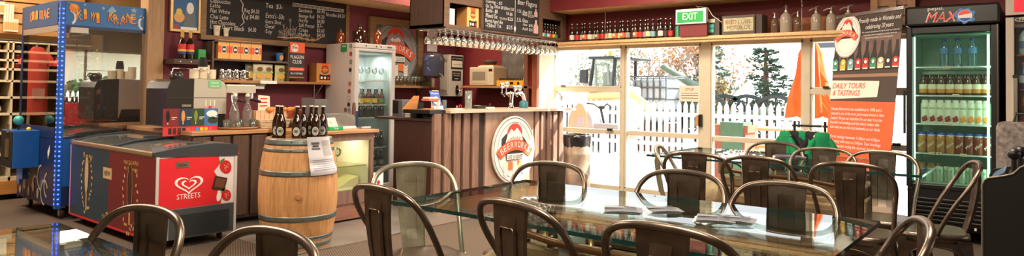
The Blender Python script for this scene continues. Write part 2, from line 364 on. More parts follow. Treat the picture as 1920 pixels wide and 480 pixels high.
# ================================================================== OUTSIDE
grav = mat('pale_gravel', (214, 208, 198), .9, noise=.08, nscale=1.5)
b = MB(); b.box((WX + .14, -60, -.2), (110, 90, -.03)).box((-20, -60, -.2), (WX + .14, -3.0, -.03)); struct(b.build('ground', grav))
dirt = mat('grey_paving', (186, 176, 164), .9, noise=.12, nscale=3)
b = MB(); b.box((WX + .14, -2, -.03), (WX + 1.7, 7, -.02)); struct(b.build('ground', dirt))
picketm = mat('white_picket_paint', (236, 234, 228), .6)
def picket_fence(name, a, c, label, top=1.13, sp=.125):
    a = Vector(a); c = Vector(c); L = (c - a).length; d = (c - a).normalized(); Fp = Frame(a, d, (0, 0, 1)); n = int(L / sp)
    o = thing(name, label, 'fence', a); g = MB()
    for i in range(n):
        u = i * sp; w = .036
        g.prism(Fp, [(u - w, .05), (u + w, .05), (u + w, top - .07), (u, top), (u - w, top - .07)], -.01, .01)
    g.xform(Matrix.Translation(-a)); g.build('pickets', picketm, o)['kind'] = 'stuff'
    r = MB()
    for z in (.3, .85): r.fbox(Fp, 0, z, L, z + .07, -.05, -.012)
    k = 0
    while k < L: r.fbox(Fp, k, 0, k + .09, top - .05, -.13, -.05); k += 2.2
    r.xform(Matrix.Translation(-a)); r.build('rail', picketm, o)
picket_fence('picket_fence', (11.3, 9.0, -.03), (11.3, -1.5, -.03), 'white picket fence across the yard outside the windows')
picket_fence('picket_fence', (9.5, -6.6, -.03), (0, -6.6, -.03), 'white picket fence seen reflected, beyond the side window')
# trees
barkpale = mat('pale_bark', (140, 126, 114), .9, noise=.2); barkbrown = mat('brown_bark', (92, 70, 54), .9, noise=.2)
def grow(mb, lf, p, d, L, r, depth, rng, leaf, spread=.55):
    pts = [p]; q = p; dd = d.copy(); k = 4
    for i in range(k):
        dd = (dd + V(rng.uniform(-.14, .14), rng.uniform(-.14, .14), rng.uniform(-.03, .1))).normalized(); q = q + dd * (L / k); pts.append(q)
    mb.tube(pts, r, 5, rs=[r * (1 - .45 * i / k) for i in range(k + 1)])
    if depth == 0:
        if leaf and lf is not None:
            for i in range(leaf):
                c = q + V(rng.gauss(0, .22), rng.gauss(0, .22), rng.gauss(0, .22)); s = rng.uniform(.05, .1)
                a = V(rng.uniform(-1, 1), rng.uniform(-1, 1), rng.uniform(-1, 1)).normalized(); e = a.orthogonal().normalized()
                lf.quad(c, c + a * s, c + a * s + e * s, c + e * s)
        return
    for i in range(rng.choice((3, 3, 4))):
        t = rng.uniform(.35, 1); base = pts[0].lerp(pts[-1], t) if t < .98 else pts[-1]; idx = min(k, int(t * k + .5)); base = pts[idx]
        n = V(rng.uniform(-1, 1), rng.uniform(-1, 1), rng.uniform(-.1, .6)).normalized()
        grow(mb, lf, base, (dd + n * spread * 1.5).normalized(), L * rng.uniform(.55, .8), r * .55, depth - 1, rng, leaf, spread)
def bare_tree(loc, h, seed, label, leafm=None, leaf=0, bark=None, depth=4):
    rng = random.Random(seed); o = thing('tree', label, 'tree', loc, 0, None); m = MB(); lf = MB()
    grow(m, lf, V(0, 0, 0), V(0, 0, 1), h * .4, h * .02, depth, rng, leaf)
    m.build('trunk', bark or barkpale, o)
    if leaf: lf.build('foliage', leafm, o)
def gp(x, X): p = atx(x, 180, X); return (p.x, p.y, -.03)
tanleaf = mat('dry_tan_leaves', (160, 112, 70), .9); palegreen = mat('pale_green_leaves', (120, 130, 92), .9)
bare_tree(gp(1068, 17), 3.0, 1, 'pale bare tree outside the window, leftmost, behind the digger')
bare_tree(gp(1112, 21), 3.6, 21, 'bare tree rising behind the cab of the digger', palegreen, 2)
bare_tree(gp(1160, 19), 3.3, 3, 'bare pale tree between digger and water tank', palegreen, 2)
bare_tree(gp(1215, 20), 3.6, 8, 'bare tree with fine branches right behind the caged tank', tanleaf, 1)
bare_tree(gp(1262, 19), 3.5, 5, 'tree with dry tan leaves above the raised gun barrel', tanleaf, 5)
bare_tree(gp(1298, 21), 3.8, 6, 'tree with dry tan leaves close to the door post', tanleaf, 6)
bare_tree(gp(1352, 24), 3.6, 7, 'thin tan-leaved tree just right of the door post', tanleaf, 5)
hedge = mat('hedge_leaves', (92, 112, 62), .9, noise=.3, nscale=6)
def shrub(loc, r, h, label, m=hedge, seed=1, n=1500):
    rng = random.Random(seed); g = MB()
    for i in range(n):
        a = V(rng.gauss(0, 1), rng.gauss(0, 1), rng.gauss(0, 1)).normalized(); k = rng.uniform(.8, 1.05)
        c = V(a.x * r * k, a.y * r * k, h * .5 + a.z * h * .5 * k); s = rng.uniform(.05, .1) * (1 + r * .3); e = V(rng.uniform(-1, 1), rng.uniform(-1, 1), rng.uniform(-1, 1)).normalized(); f = e.orthogonal()
        g.quad(c, c + e * s, c + e * s + f * s, c + f * s, m)
    o = thing('shrub', label, 'shrub', loc); g.build('foliage', m, o); s = MB()
    for i in range(5): s.tube([(0, 0, 0), (rng.uniform(-.2, .2) * r, rng.uniform(-.2, .2) * r, h * .3), (rng.uniform(-.6, .6) * r, rng.uniform(-.6, .6) * r, h * .8)], .03, 5)
    s.build('stem', barkbrown, o)
shrub(gp(1348, 18), .32, 1.7, 'tan conical shrub beside the door post outside', mat('tan_shrub', (150, 128, 90), .9), 3, 700)
for i, (x, y) in enumerate(((2.2, -8.5), (4.2, -8.8), (6.0, -8.4), (8.0, -9))): shrub((x, y, -.03), 1.1, 1.5, ['leftmost', 'second', 'third', 'rightmost'][i] + ' green hedge bush beyond the side window', hedge, i + 5, 900)
# conifer
def conifer(loc, h, label):
    rng = random.Random(4); o = thing('pine_tree', label, 'tree', loc); t = MB(); t.tube([(0, 0, 0), (.05, 0, h * .5), (0, 0, h)], .12, 8, rs=[.14, .09, .02]); t.build('trunk', barkbrown, o)
    g = MB(); br = MB(); z = .9
    while z < h:
        R = (h - z) * .36 + .12
        for k in range(7):
            a = rng.uniform(0, 2 * pi); L = R * rng.uniform(.7, 1.1); d = V(cos(a), sin(a), 0); p0 = V(0, 0, z); p1 = p0 + d * L + V(0, 0, -.12 * L); br.tube([p0, p1], .012, 4)
            for j in range(int(9 + L * 14)):
                c = p0.lerp(p1, rng.uniform(.2, 1.05)) + V(rng.gauss(0, .05), rng.gauss(0, .05), rng.gauss(0, .04)); e = (d * .6 + V(rng.uniform(-1, 1), rng.uniform(-1, 1), rng.uniform(-.2, .5))).normalized(); f = e.orthogonal().normalized(); s = rng.uniform(.1, .2)
                g.add([c, c + e * s + f * s * .22, c + e * s - f * s * .22], [(0, 1, 2)])
        z += .2
    br.build('branch', barkbrown, o)['kind'] = 'stuff'; g.build('foliage', mat('pine_needles', (50, 78, 58), .9, noise=.2), o)
p = atx(1435, 180, 16); conifer((p.x, p.y, -.03), atx(1435, 88, 16).z + .1, 'dark green pine tree standing beyond the fence')
p = atx(1332, 180, 20); conifer((p.x, p.y, -.03), atx(1332, 66, 20).z + .1, 'green pine tree whose branches show just right of the door post')
# digger: cab, body and wheels
def digger():
    X = 12.4; P0 = atx(1150, 200, X); q0 = V(P0.x, P0.y, -.03); o = thing('digger', 'orange and cream loader with black framed cab and amber beacon behind the fence', 'vehicle', (P0.x, P0.y, -.03))
    org = mat('digger_orange', (230, 176, 120), .5); dk = mat('digger_dark', (34, 36, 36), .5); wh = mat('digger_cream', (230, 222, 206), .5)
    R = lambda x, y: atx(x, y, X) - q0
    zb = R(1110, 160).z; zt_ = R(1110, 111).z; ya = R(1106, 120).y; yb = R(1150, 120).y
    for yy in (ya, yb):
        for xx in (0, 1.0): b = MB(); b.tube([(xx, yy, zb - .1), (xx + (.08 if xx == 0 else 0), yy - (.06 if yy == ya else 0), zt_)], .04, 8); b.build('cab_post', dk, o)
    b = MB(); b.box((-.05, yb - .05, zt_), (1.1, ya + .02, zt_ + .06)); b.box((0, yb - .45, zt_ - .02), (.9, yb - .05, zt_ + .03)); b.build('cab_roof', dk, o, bevel=.02)
    b = MB(); b.quad((.03, ya, zb), (.03, yb, zb), (.05, yb, zt_), (.05, ya - .04, zt_)); b.build('windscreen', glass('cab_glass', (214, 226, 206), milk=.3, milkcol=(200, 208, 180)), o)
    b = MB(); b.tube([(.02, ya - .15, zb + .02), (.02, ya - .13, zt_ - .12), (.02, yb + .15, zt_ - .12), (.02, yb + .12, zb + .02)], .03, 6); b.build('window_frame', mat('cab_inner', (130, 136, 126), .5), o)
    b = MB(); b.box((.3, (ya + yb) / 2 - .16, zb - .1), (.4, (ya + yb) / 2 + .16, zb + .3)); b.build('driver_seat', dk, o, bevel=.04)
    q = R(1137, 104); b = MB(); b.lathe((.2, q.y, zt_ + .05), [(.07, 0), (.07, .1), (.05, .14)], 12); b.build('beacon', mat('amber_beacon', (236, 170, 80), .3), o)
    q = R(1097, 143); b = MB(); b.box((-.08, q.y - .09, q.z - .15), (-.03, q.y + .09, q.z + .14)); b.tube([(-.05, q.y, q.z + .1), (0, ya, q.z + .15)], .015, 5); b.build('mirror', dk, o)
    Fs = Frame((0, 0, 0), (0, -1, 0), (0, 0, 1)); a = -R(1052, 200).y; c = -R(1170, 200).y
    b = MB(); b.prism(Fs, [(a, .5), (c, .5), (c, zb - .02), (a + .6, zb - .02), (a + .1, zb - .15), (a, zb - .4)], -1.3, 0); b.build('body', wh, o, bevel=.05)
    b = MB(); b.prism(Fs, [(a + .3, zb - .16), (c, zb - .12), (c, zb - .02), (a + .6, zb - .02)], 0, .04); b.build('side_stripe', org, o)
    b = MB(); b.tube([(-.02, -(-ya) , zb - .25), (-.05, yb - .5, zb - .18), (-.02, yb - .9, zb - .5)], .09, 8); b.build('loader_arm', org, o)
    for yy in (-a - .35, -c + .3):
        for xx in (-.1, 1.1): b = MB(); b.lathe((xx - .15, yy, .5), [(.2, 0), (.46, .02), (.5, .06), (.5, .24), (.46, .28), (.2, .3)], 24, axis=(1, 0, 0)); b.build('wheel', mat('tyre', (50, 50, 50), .8), o)
digger()
# quad bike in front of the fence
def quad_bike():
    X = 8.9; P0 = atx(1110, 230, X); q0 = V(P0.x, P0.y, -.03); o = thing('quad_bike', 'cream and grey utility bike with black handlebar just outside the window', 'vehicle', (P0.x, P0.y, -.03))
    lg = mat('bike_grey', (190, 192, 194), .4); dk = mat('bike_dark', (34, 36, 38), .6); cr = mat('bike_cream', (236, 196, 150), .4); R = lambda x, y: atx(x, y, X) - q0
    b = MB(); c = R(1126, 198); b.tube([c + V(-.05, .22, .03), c + V(0, .12, .02), c + V(0, .04, -.03), c + V(0, -.04, -.03), c + V(0, -.12, .03), c + V(-.05, -.22, -.03)], .011, 8); b.tube([c + V(0, 0, -.03), c + V(.12, 0, -.3)], .02, 8); b.build('handlebar', dk, o)
    b = MB(); b.ball(c + V(.03, 0, -.03), .05, sc=(1, 1.3, .6)); b.build('instrument_pod', dk, o)
    Fs = Frame((-.2, 0, 0), (0, -1, 0), (0, 0, 1)); pt = lambda *l: [(-R(x, y).y, R(x, y).z) for x, y in l]
    b = MB(); b.prism(Fs, pt((1078, 250), (1112, 250), (1112, 238), (1113, 212), (1106, 196), (1098, 193), (1086, 205), (1079, 222)), -.5, 0); b.build('fender', cr, o, bevel=.03)
    b = MB(); b.prism(Fs, pt((1093, 236), (1108, 236), (1107, 219), (1098, 218)), -.02, .01); b.build('vent_window', lg, o)
    b = MB(); b.prism(Fs, pt((1112, 250), (1124, 250), (1122, 224), (1113, 206), (1111, 212)), -.4, -.02); b.build('body', lg, o, bevel=.02)
    b = MB(); b.prism(Fs, pt((1122, 250), (1168, 250), (1168, 233), (1122, 231)), -.35, -.05); b.build('seat', mat('bike_seat', (170, 168, 164), .7), o, bevel=.02)
    for x in (1092,): 
        w_ = R(x, 250); b = MB(); b.lathe((-.3, w_.y, .25), [(.12, 0), (.23, .02), (.25, .06), (.25, .14), (.23, .18), (.12, .2)], 20, axis=(1, 0, 0)); b.build('wheel', mat('tyre_grey', (170, 168, 166), .8), o)
quad_bike()
# caged tank
def tank():
    X = 13.2; a = atx(1181, 146, X); c = atx(1250, 150, X); y0, y1 = c.y, a.y; z1 = a.z; z0 = z1 - .95
    o = thing('water_tank', 'white plastic water tank in a grey metal cage beyond the fence', 'tank', (X, (y0 + y1) / 2, -.03)); q = V(X, (y0 + y1) / 2, -.03)
    b = MB(); b.box((0, y0 - q.y + .03, z0 + .03), (.9, y1 - q.y - .03, z1)); b.build('bladder', mat('tank_plastic', (170, 174, 174), .5, noise=.1, nscale=3), o, bevel=.08)
    b = MB(); n = 6
    for i in range(n + 1): y = y0 - q.y + (y1 - y0) * i / n; b.tube([(-.02, y, z0), (-.02, y, z1 + .03), (.92, y, z1 + .03)], .018, 6)
    for i in range(5): z = z0 + (z1 + .03 - z0) * i / 4; b.tube([(-.03, y0 - q.y, z + .03), (-.03, y1 - q.y, z + .03)], .016, 6); b.tube([(-.03, y0 - q.y, z + .03), (.92, y0 - q.y, z + .03)], .016, 6)
    b.build('cage', mat('cage_grey', (96, 100, 100), .4, .6), o)
    b = MB()
    for yy in (y0 - q.y, 0, y1 - q.y - .12): b.box((0, yy, z0 - .15), (.9, yy + .12, z0 - .02))
    b.box((.05, y0 - q.y, 0), (.85, y1 - q.y, z0 - .15)); b.build('pallet', cabwood, o)
tank()
# field gun
def field_gun():
    X = 14.5; c = atx(1325, 172, X); o = thing('field_gun', 'old green field gun with raised barrel and spoked wheels outside', 'gun', (c.x, c.y, -.03)); gm = mat('gun_green', (104, 116, 92), .5, noise=.15); q = V(c.x, c.y, -.03)
    a = atx(1243, 125, X) - q; e = atx(1302, 161, X) - q; h = e + (e - a) * .35
    b = MB(); b.tube([a, a.lerp(e, .1), a.lerp(e, .12), e, h], .07, 12, rs=[.09, .09, .07, .1, .13]); b.build('gun_barrel', gm, o)
    b = MB(); b.box((-.3, -.5, .55), (.3, .5, .8)).prism(Frame((-.35, 0, 0), (0, -1, 0), (0, 0, 1)), [(-.5, .5), (.3, .5), (.3, 1.3), (-.3, 1.45), (-.5, 1.2)], -.03, 0); b.build('gun_shield', gm, o)
    b = MB(); w = atx(1440, 190, X) - q; b.tube([(0, 0, .6), (w.x, w.y, .95)], .07, 8).tube([(.2, 0, .6), (w.x + .1, w.y, .9)], .05, 8); b.build('trail', gm, o)
    for (px_, xx) in ((1341, -.5), (1383, .6), (1340, .6), (1446, .3)):
        y = (atx(px_, 180, X) - q).y; b = MB(); b.lathe((xx, y, .72), [(.48, -.05), (.56, -.05), (.56, .05), (.48, .05)], 28, axis=(1, 0, 0), capb=False, capt=False)
        for k in range(8): b.tube([(xx, y, .72), (xx, y + .5 * cos(k * pi / 4), .72 + .5 * sin(k * pi / 4))], .02, 5)
        b.build('wheel', mat('gun_wheel', (50, 54, 46), .7), o)
field_gun()
# aircraft wing and body
def aircraft():
    X = 15.0; P0 = atx(1560, 110, X); o = thing('aircraft', 'white and grey aircraft wing and body on display above the yard', 'aircraft', (P0.x, P0.y, -.03)); q = V(P0.x, P0.y, -.03); wm = mat('aircraft_white', (196, 196, 194), .4)
    a = atx(1383, 76, X) - q; c = atx(1560, 92, X) - q; e = atx(1480, 99, X) - q; d = atx(1640, 130, X) - q
    b = MB(); top = [a + V(0, 0, .06), c + V(0, 0, .5), c + V(2.2, 0, .6), a + V(.8, 0, .3)]; bot = [a, e.lerp(c, .3) + V(0, 0, -.12), c + V(2.2, 0, -.1), a + V(.8, 0, .1)]
    b.add(top + bot, [(0, 1, 2, 3), (7, 6, 5, 4), (0, 4, 5, 1), (1, 5, 6, 2), (2, 6, 7, 3), (3, 7, 4, 0)]); b.build('wing', wm, o, bevel=.03)
    m = atx(1600, 105, X) - q; b = MB(); b.tube([m + V(1.2, 1.2, .3), m + V(1.2, 1.0, .3), m + V(1.2, .3, .3), m + V(1.2, -2, .3), m + V(1.2, -7, .5)], .4, 20, rs=[.2, .32, .42, .5, .3]); b.build('fuselage', wm, o)
    b = MB(); k = atx(1559, 86, X) - q; b.box((k.x - .4, k.y - .25, k.z - .06), (k.x - .2, k.y + .25, k.z + .04)); b.build('window_strip', mat('dark_strip', (80, 84, 90), .4), o)
    b = MB()
    for yy in (.2, -4): b.tube([(0, m.y + yy, 0), (0, m.y + yy, m.z - .7)], .08, 8)
    b.build('stand', steel, o)
aircraft()
# closed orange parasol
X = 8.6; t = atx(1520, 78, X); bt = atx(1520, 225, X); o = thing('parasol', 'orange fabric parasol folded against its pole outside the window', 'parasol', (t.x, t.y, -.03)); b = MB()
n = 26; vs = []; fs = []; R5 = random.Random(3)
lev = [(atx(1520, y, X).z + .03, r) for y, r in ((60, .03), (80, .05), (100, .09), (130, .11), (160, .14), (185, .17), (205, .2))]
for li, (z, r) in enumerate(lev):
    for i in range(n): a = 2 * pi * i / n; rr = r * (1 + .35 * cos(a * 6 + li * .5)) ; vs.append((rr * cos(a), rr * sin(a) * 1.15, z - (.12 * abs(cos(a * 2)) if li == len(lev) - 1 else 0)))
for li in range(len(lev) - 1):
    for i in range(n): j = (i + 1) % n; fs.append((li * n + i, li * n + j, (li + 1) * n + j, (li + 1) * n + i))
b.add(vs, fs, None, True); b.build('canopy', mat('parasol_orange', (236, 96, 16), .8), o); b = MB(); b.cyl((0, 0, 0), (0, 0, lev[0][0] + .1), .025); b.build('pole', framealu, o); b = MB(); b.lathe((0, 0, 0), [(.28, 0), (.28, .05), (.06, .1)], 20); b.build('base', blk, o)
# planters and picnic table
brick = mat('planter_terracotta', (160, 92, 70), .8, noise=.2); pgreen = mat('planter_green', (80, 116, 92), .7, noise=.15)
p = atx(1352, 251, 9.1); o = thing('planter_box', 'terracotta planter with a green box set on it outside the window', 'planter', (p.x, p.y, -.03)); b = MB()
yy0 = atx(1402, 240, 9.1).y - p.y; yy1 = atx(1336, 240, 9.1).y - p.y
zz0 = 0; zz1 = atx(1352, 234, 9.1).z + .03
b.prism(Frame((0, 0, 0), (0, -1, 0), (0, 0, 1)), [(-yy1, 0), (-yy0 - .06, 0), (-yy0 - .03, zz1 - .1), (-yy0, zz1 - .1), (-yy0, zz1), (-yy1 - .03, zz1), (-yy1 - .03, zz1 - .1), (-yy1, zz1 - .1)], -.4, 0); b.build('trough', brick, o)
b = MB(); b.prism(Frame((-.02, 0, 0), (0, -1, 0), (0, 0, 1)), [(.03, .1), (.28, .1), (.32, zz1 + .04), (-.01, zz1 + .04)], -.36, 0); b.build('inner_box', pgreen, o)
p = atx(1470, 250, 10.2); o = thing('picnic_table', 'wooden picnic table in the sunny yard behind the green t-shirts', 'table', (p.x, p.y, -.03)); pw = wood('picnic_wood', (206, 160, 106), (228, 188, 136)); zt_ = atx(1450, 241, 10.2).z + .03
for k in range(4): b = MB(); b.box((k * .17, -.5, zt_ - .04), (k * .17 + .15, .9, zt_)); b.build('table_board', pw, o)
for s_, yy in ((1, -.3), (1, .7)):
    b = MB(); b.tube([(0, yy, 0), (.3, yy, zt_ - .04)], .035, 6).tube([(.68, yy, 0), (.4, yy, zt_ - .04)], .035, 6).tube([(-.25, yy, .38), (.95, yy, .38)], .03, 6); b.build('leg', pw, o)
for xx in (-.35, .8): b = MB(); b.box((xx, -.5, .4), (xx + .24, .9, .44)); b.build('bench', pw, o)
p = atx(1186, 242, 8.6); b = MB(); b.lathe((0, 0, 0), [(.1, 0), (.14, .12), (.15, .14), (.13, .14), (.1, .05)], 16); o = b.build('flower_pot', mat('pot_grey', (176, 176, 170), .7)); o.location = (p.x, p.y, .0); p2 = p
o.location.z = p.z - .14; tag(o, 'small grey bowl planter standing on a post outside the door', 'planter'); b = MB(); b.cyl((0, 0, -p.z + .14 - .03), (0, 0, 0), .04, mt=picketm); b.build('post', None, o)

o = thing('shed', 'long cream building with a brown roof, reflected from beyond the side window', 'building', (5, -15, -.03)); b = MB(); b.box((-6, -2, 0), (8, 2, 2.6)); b.build('wall', mat('shed_cream', (214, 206, 176), .8), o); b = MB(); b.prism(Frame((0, 0, 0), (0, 1, 0), (0, 0, 1)), [(-2.6, 2.5), (2.6, 2.5), (0, 4.2)], -6.4, 8.4); b.build('roof', mat('shed_roof', (120, 84, 56), .8, noise=.2, nscale=2), o); b = MB(); b.box((-1, 1.99, .9), (1, 2.03, 1.9), pane).box((-1.05, 1.99, .85), (1.05, 2.01, .9), framealu); b.build('window', None, o)
# ================================================================== shared pictures and helpers
def rotF(F, u, v, a): return Frame(F.p(u, v), F.r * cos(a) + F.u * sin(a), F.u * cos(a) - F.r * sin(a))
def arc_text(mb, F, s, cu, cv, ru, rv, a0, a1, h, mt, d=.003):
    """letters standing along an arc from angle a0 to a1"""
    n = len(s)
    for i, ch in enumerate(s):
        if ch == ' ': continue
        a = a0 + (a1 - a0) * (i + .5) / n; u = cu + ru * cos(a); v = cv + rv * sin(a)
        t = atan2(rv * cos(a), -ru * sin(a)); t = t + pi if cos(t) < 0 else t
        w = abs(a1 - a0) / n * sqrt((ru * sin(a)) ** 2 + (rv * cos(a)) ** 2) * .82
        f = rotF(F, u, v, t); mb.text(f, ch, 0, 0, w if ch not in 'I1' else w * .45, h, d, mt, 'c')
lgrey = mat('logo_grey', (206, 204, 198), .5); ldark = mat('logo_dark', (52, 44, 50), .6); lwhite = mat('logo_white', (234, 230, 222), .6)
def roundel(F, ru, rv, parent, bg=lgrey, banner='BEERWORKS', small='WANAKA', d=0, full=True, rim=ldark, obj_off=None):
    """round brewery sign: red peak over mountains, banner of letters, a motto and ears of barley; centred on the frame origin"""
    U = lambda a: a * ru; W = lambda a: a * rv
    o1 = MB(); e = .0025
    o1.fdisc(F, 0, 0, ru, rv, d + e, bg); o1.fring(F, 0, 0, ru * .97, rv * .97, ru * .02, d + 2 * e, rim); o1.fring(F, 0, 0, ru * .8, rv * .84, ru * .012, d + 2 * e, rim)
    o1.fpoly(F, [(U(a), W(b)) for a, b in ((-.62, .1), (-.62, .35), (-.4, .5), (-.3, .42), (.1, .5), (.35, .42), (.5, .3), (.68, .1), (.68, -.1), (-.62, -.1))], d + 2 * e, ldark)
    o1.fdisc(F, 0, W(.5), U(.36), W(.3), d + 3 * e, mat('peak_red', (222, 62, 40), .6))
    o1.fpoly(F, [(U(a), W(b)) for a, b in ((-.45, .22), (-.36, .45), (-.18, .64), (-.06, .55), (.1, .66), (.3, .48), (.42, .22))], d + 4 * e, bg)
    o1.fpoly(F, [(U(a), W(b)) for a, b in ((-.25, .38), (-.18, .48), (-.08, .42), (.1, .5), (.22, .38), (.1, .34), (-.1, .34))], d + 5 * e, lwhite)
    o1.build('emblem', None, parent)
    o2 = MB(); R0, R1 = 1.25, .95; cy = -.85
    pts = [(U(R0 * cos(t)), W(cy + R0 * sin(t) * .92)) for t in [radians(135 - 90 * i / 16) for i in range(17)]] + [(U(R1 * cos(t)), W(cy + R1 * sin(t) * .88)) for t in [radians(45 + 90 * i / 16) for i in range(17)]]
    vs = [F.p(u, v, d + 6 * e) for u, v in pts]; o2.add(vs, [(i, i + 1, 32 - i, 33 - i) for i in range(16)], orange)
    arc_text(o2, F, banner, 0, W(cy - .0), U(1.02), W(1.02 * .9), radians(130), radians(50), W(.19), lwhite, d + 8 * e)
    arc_text(o2, F, small, 0, W(-.25), U(.6), W(.55), radians(128), radians(52), W(.12), orange, d + 8 * e)
    o2.build('banner_lettering', None, parent)
    if full:
        o3 = MB(); o3.fquad(F, U(-.42), W(-.3), U(.42), W(-.1), d + 6 * e, ldark); o3.fquad(F, U(-.4), W(-.285), U(.4), W(-.115), d + 7 * e, lwhite); o3.text(F, 'LIFE IS GOOD', 0, W(-.26), U(.72), W(.11), d + 8 * e, ldark, 'c')
        for s_ in (-1, 1): o3.fquad(F, U(.12 * s_) , W(-.58), U(.34 * s_), W(-.34), d + 6 * e, mat('hop_orange', (232, 120, 62), .6))
        for cx_ in (-.44, 0, .44):
            for k in range(4):
                for s_ in (-1, 1): o3.fpoly(F, [(U(cx_), W(-.42 - k * .09)), (U(cx_ + .1 * s_), W(-.36 - k * .09)), (U(cx_ + .1 * s_), W(-.43 - k * .09)), (U(cx_), W(-.5 - k * .09))], d + 7 * e, lwhite)
        o3.build('motto', None, parent)
def card(name, F, u0, v0, u1, v1, face, th=.004, parent=None, back=None, label=None, cat=None, group=None, art=None):
    b = MB(); b.fbox(F, u0, v0, u1, v1, -th, 0, face)
    if art: art(b)
    o = b.build(name, None, parent)
    if label: tag(o, label, cat, group)
    return o

# ---------------------------------------------------------------- metal cafe chair
def make_chair(m=gunmetal, seatm=None):
    """seat centre at the origin, backrest towards -Y"""
    o = thing('cafe_chair', '', 'chair'); sz = .45
    # seat: pressed sheet with a rounded edge and slight dish
    b = MB(); N = 9; W = .185
    def rr(t, w, r=.06):  # rounded square
        a = t; c, s_ = cos(a), sin(a); k = (abs(c) ** 4.5 + abs(s_) ** 4.5) ** (-1 / 4.5); return c * k * w, s_ * k * w
    n = 36; prof = [(.0, -.006), (.45, -.006), (.8, -.003), (.93, .0), (.99, -.006), (1.0, -.02), (1.0, -.05), (.985, -.05)]
    vs = []; fs = []
    for k, (f, z) in enumerate(prof):
        for i in range(n):
            x, y = rr(2 * pi * i / n, W * f); tp = 1 - .1 * (-(y) / W) * .5; vs.append((x * (1 + .06 * y / W), y, sz + z))
    for k in range(len(prof) - 1):
        for i in range(n): j = (i + 1) % n; fs.append((k * n + i, (k + 1) * n + i, (k + 1) * n + j, k * n + j))
    b.add(vs, fs, None, True); b.build('seat', seatm or m, o)
    # legs: tapered angle-sheet, splayed
    for sx in (-1, 1):
        for sy in (-1, 1):
            b = MB(); top = sz - .03; L = []
            for z, w, off in ((top, .075, 0), (top - .07, .055, .004), (top - .16, .042, .014), (.2, .036, .035), (.02, .024, .058), (0, .02, .06)):
                cx, cy = sx * (W - .008 + off), sy * (W - .008 + off); L.append(((cx, cy, z), (cx - sx * w, cy, z), (cx, cy - sy * w, z), (cx - sx * w * .6, cy - sy * .012, z), (cx - sx * .012, cy - sy * w * .6, z)))
            vs = [p for l in L for p in l]; fs = []
            for k in range(len(L) - 1):
                a = k * 5; c = a + 5; fs += [(a + 1, a, c, c + 1), (a, a + 2, c + 2, c), (a + 2, a + 4, c + 4, c + 2), (a + 3, a + 1, c + 1, c + 3), (a + 4, a + 3, c + 3, c + 4)]
            b.add(vs, fs, None, False)
            b.lathe((sx * (W + .045), sy * (W + .045), -.0), [(.016, 0), (.016, .02)], 10, blkm)
            b.mats[0] = m if b.mats[0] is None else b.mats[0]; b.build('leg', m, o)
    # arched aprons between the legs
    for k in range(4):
        b = MB(); f = Frame((0, 0, 0), (cos(k * pi / 2), sin(k * pi / 2), 0), (0, 0, 1)); d = W - .006; pts = [(-W + .06, sz - .05), (W - .06, sz - .05)] + [( (W - .06) * cos(t), sz - .12 + .05 * sin(t)) for t in [pi * i / 10 for i in range(11)]]
        vs = [f.p(u, v, d) for u, v in pts] + [f.p(u, v, d - .003) for u, v in pts]; b.add(vs, [tuple(range(len(pts)))], None); b.tube([f.p((W - .055) * cos(t) * 1.06, sz - .15 + .075 * sin(t), d) for t in [pi * i / 12 for i in range(13)]], .005, 6)
        b.build('apron', m, o)
    b = MB(); b.tube([(-.2, -.2, .2), (.2, .2, .2)], .007, 6).tube([(-.2, .2, .2), (.2, -.2, .2)], .007, 6); b.build('cross_brace', m, o)
    # tubular hoop
    h = [(.188, .0, .43), (.191, -.03, .5), (.203, -.085, .61), (.214, -.135, .69), (.213, -.168, .745), (.2, -.19, .785), (.174, -.21, .817), (.132, -.224, .838), (.07, -.233, .849), (0, -.236, .852)]
    pts = [V(*p) for p in h] + [V(-x, y, z) for x, y, z in h[-2::-1]]
    sm = []
    for i in range(len(pts) - 1):
        p0 = pts[max(0, i - 1)]; p1 = pts[i]; p2 = pts[i + 1]; p3 = pts[min(len(pts) - 1, i + 2)]
        for t in (0, .33, .66): sm.append(.5 * ((2 * p1) + (p2 - p0) * t + (2 * p0 - 5 * p1 + 4 * p2 - p3) * t * t + (3 * p1 - p0 - 3 * p2 + p3) * t ** 3))
    sm.append(pts[-1]); b = MB(); b.tube(sm, .0125, 10)
    for s_ in (-1, 1): b.lathe((s_ * .188, .0, .43), [(.011, 0), (.011, .016), (.006, .02)], 10, None, axis=(s_, 0, 0))
    b.build('back_frame', m, o)
    # splat with a pressed panel
    b = MB(); P = lambda u, t, d=0: V(u, -.175 - .06 * t - .018 * (4 * t * (1 - t)) + d, .44 + .41 * t)
    rows = 9; cols = [-1, -.94, -.45, -.4, .4, .45, .94, 1]; vs = []; fs = []
    for r in range(rows + 1):
        t = r / rows; w = .06 + .023 * t
        for c in cols:
            inn = abs(c) <= .4 and 2 <= r <= 7; e = .012 if abs(c) == 1 else 0
            vs.append(P(c * w, t, (-.007 if inn else 0) + e))
    nc = len(cols)
    for r in range(rows):
        for c in range(nc - 1): a = r * nc + c; fs.append((a, a + 1, a + nc + 1, a + nc))
    b.add(vs, fs, None, False); ob = b.build('backrest', m, o); s = ob.modifiers.new('s', 'SOLIDIFY'); s.thickness = .002
    b = MB()
    tl = [P(c * (.06 + .023 * t), t, -.009) for c, t in ((-.43, .22), (-.43, .5), (-.43, .76), (-.36, .8), (.36, .8), (.43, .76), (.43, .5), (.43, .22))]; b.tube(tl, .0035, 6); b.build('pressed_rib', m, o)
    return o
def chair(top_px, head, label, group=None, key='dark', z=.85):
    """stand a chair so the middle of its top rail shows at top_px; head is the way it faces, in degrees from +X"""
    p = atz(top_px[0], top_px[1], z); a = radians(head); f = V(cos(a), sin(a), 0); c = p + f * .236
    return place('chair_' + key, (lambda: make_chair()) if key == 'dark' else (lambda: make_chair(gunpale, gunmetal)), (c.x, c.y, 0), a - pi / 2, label, group)
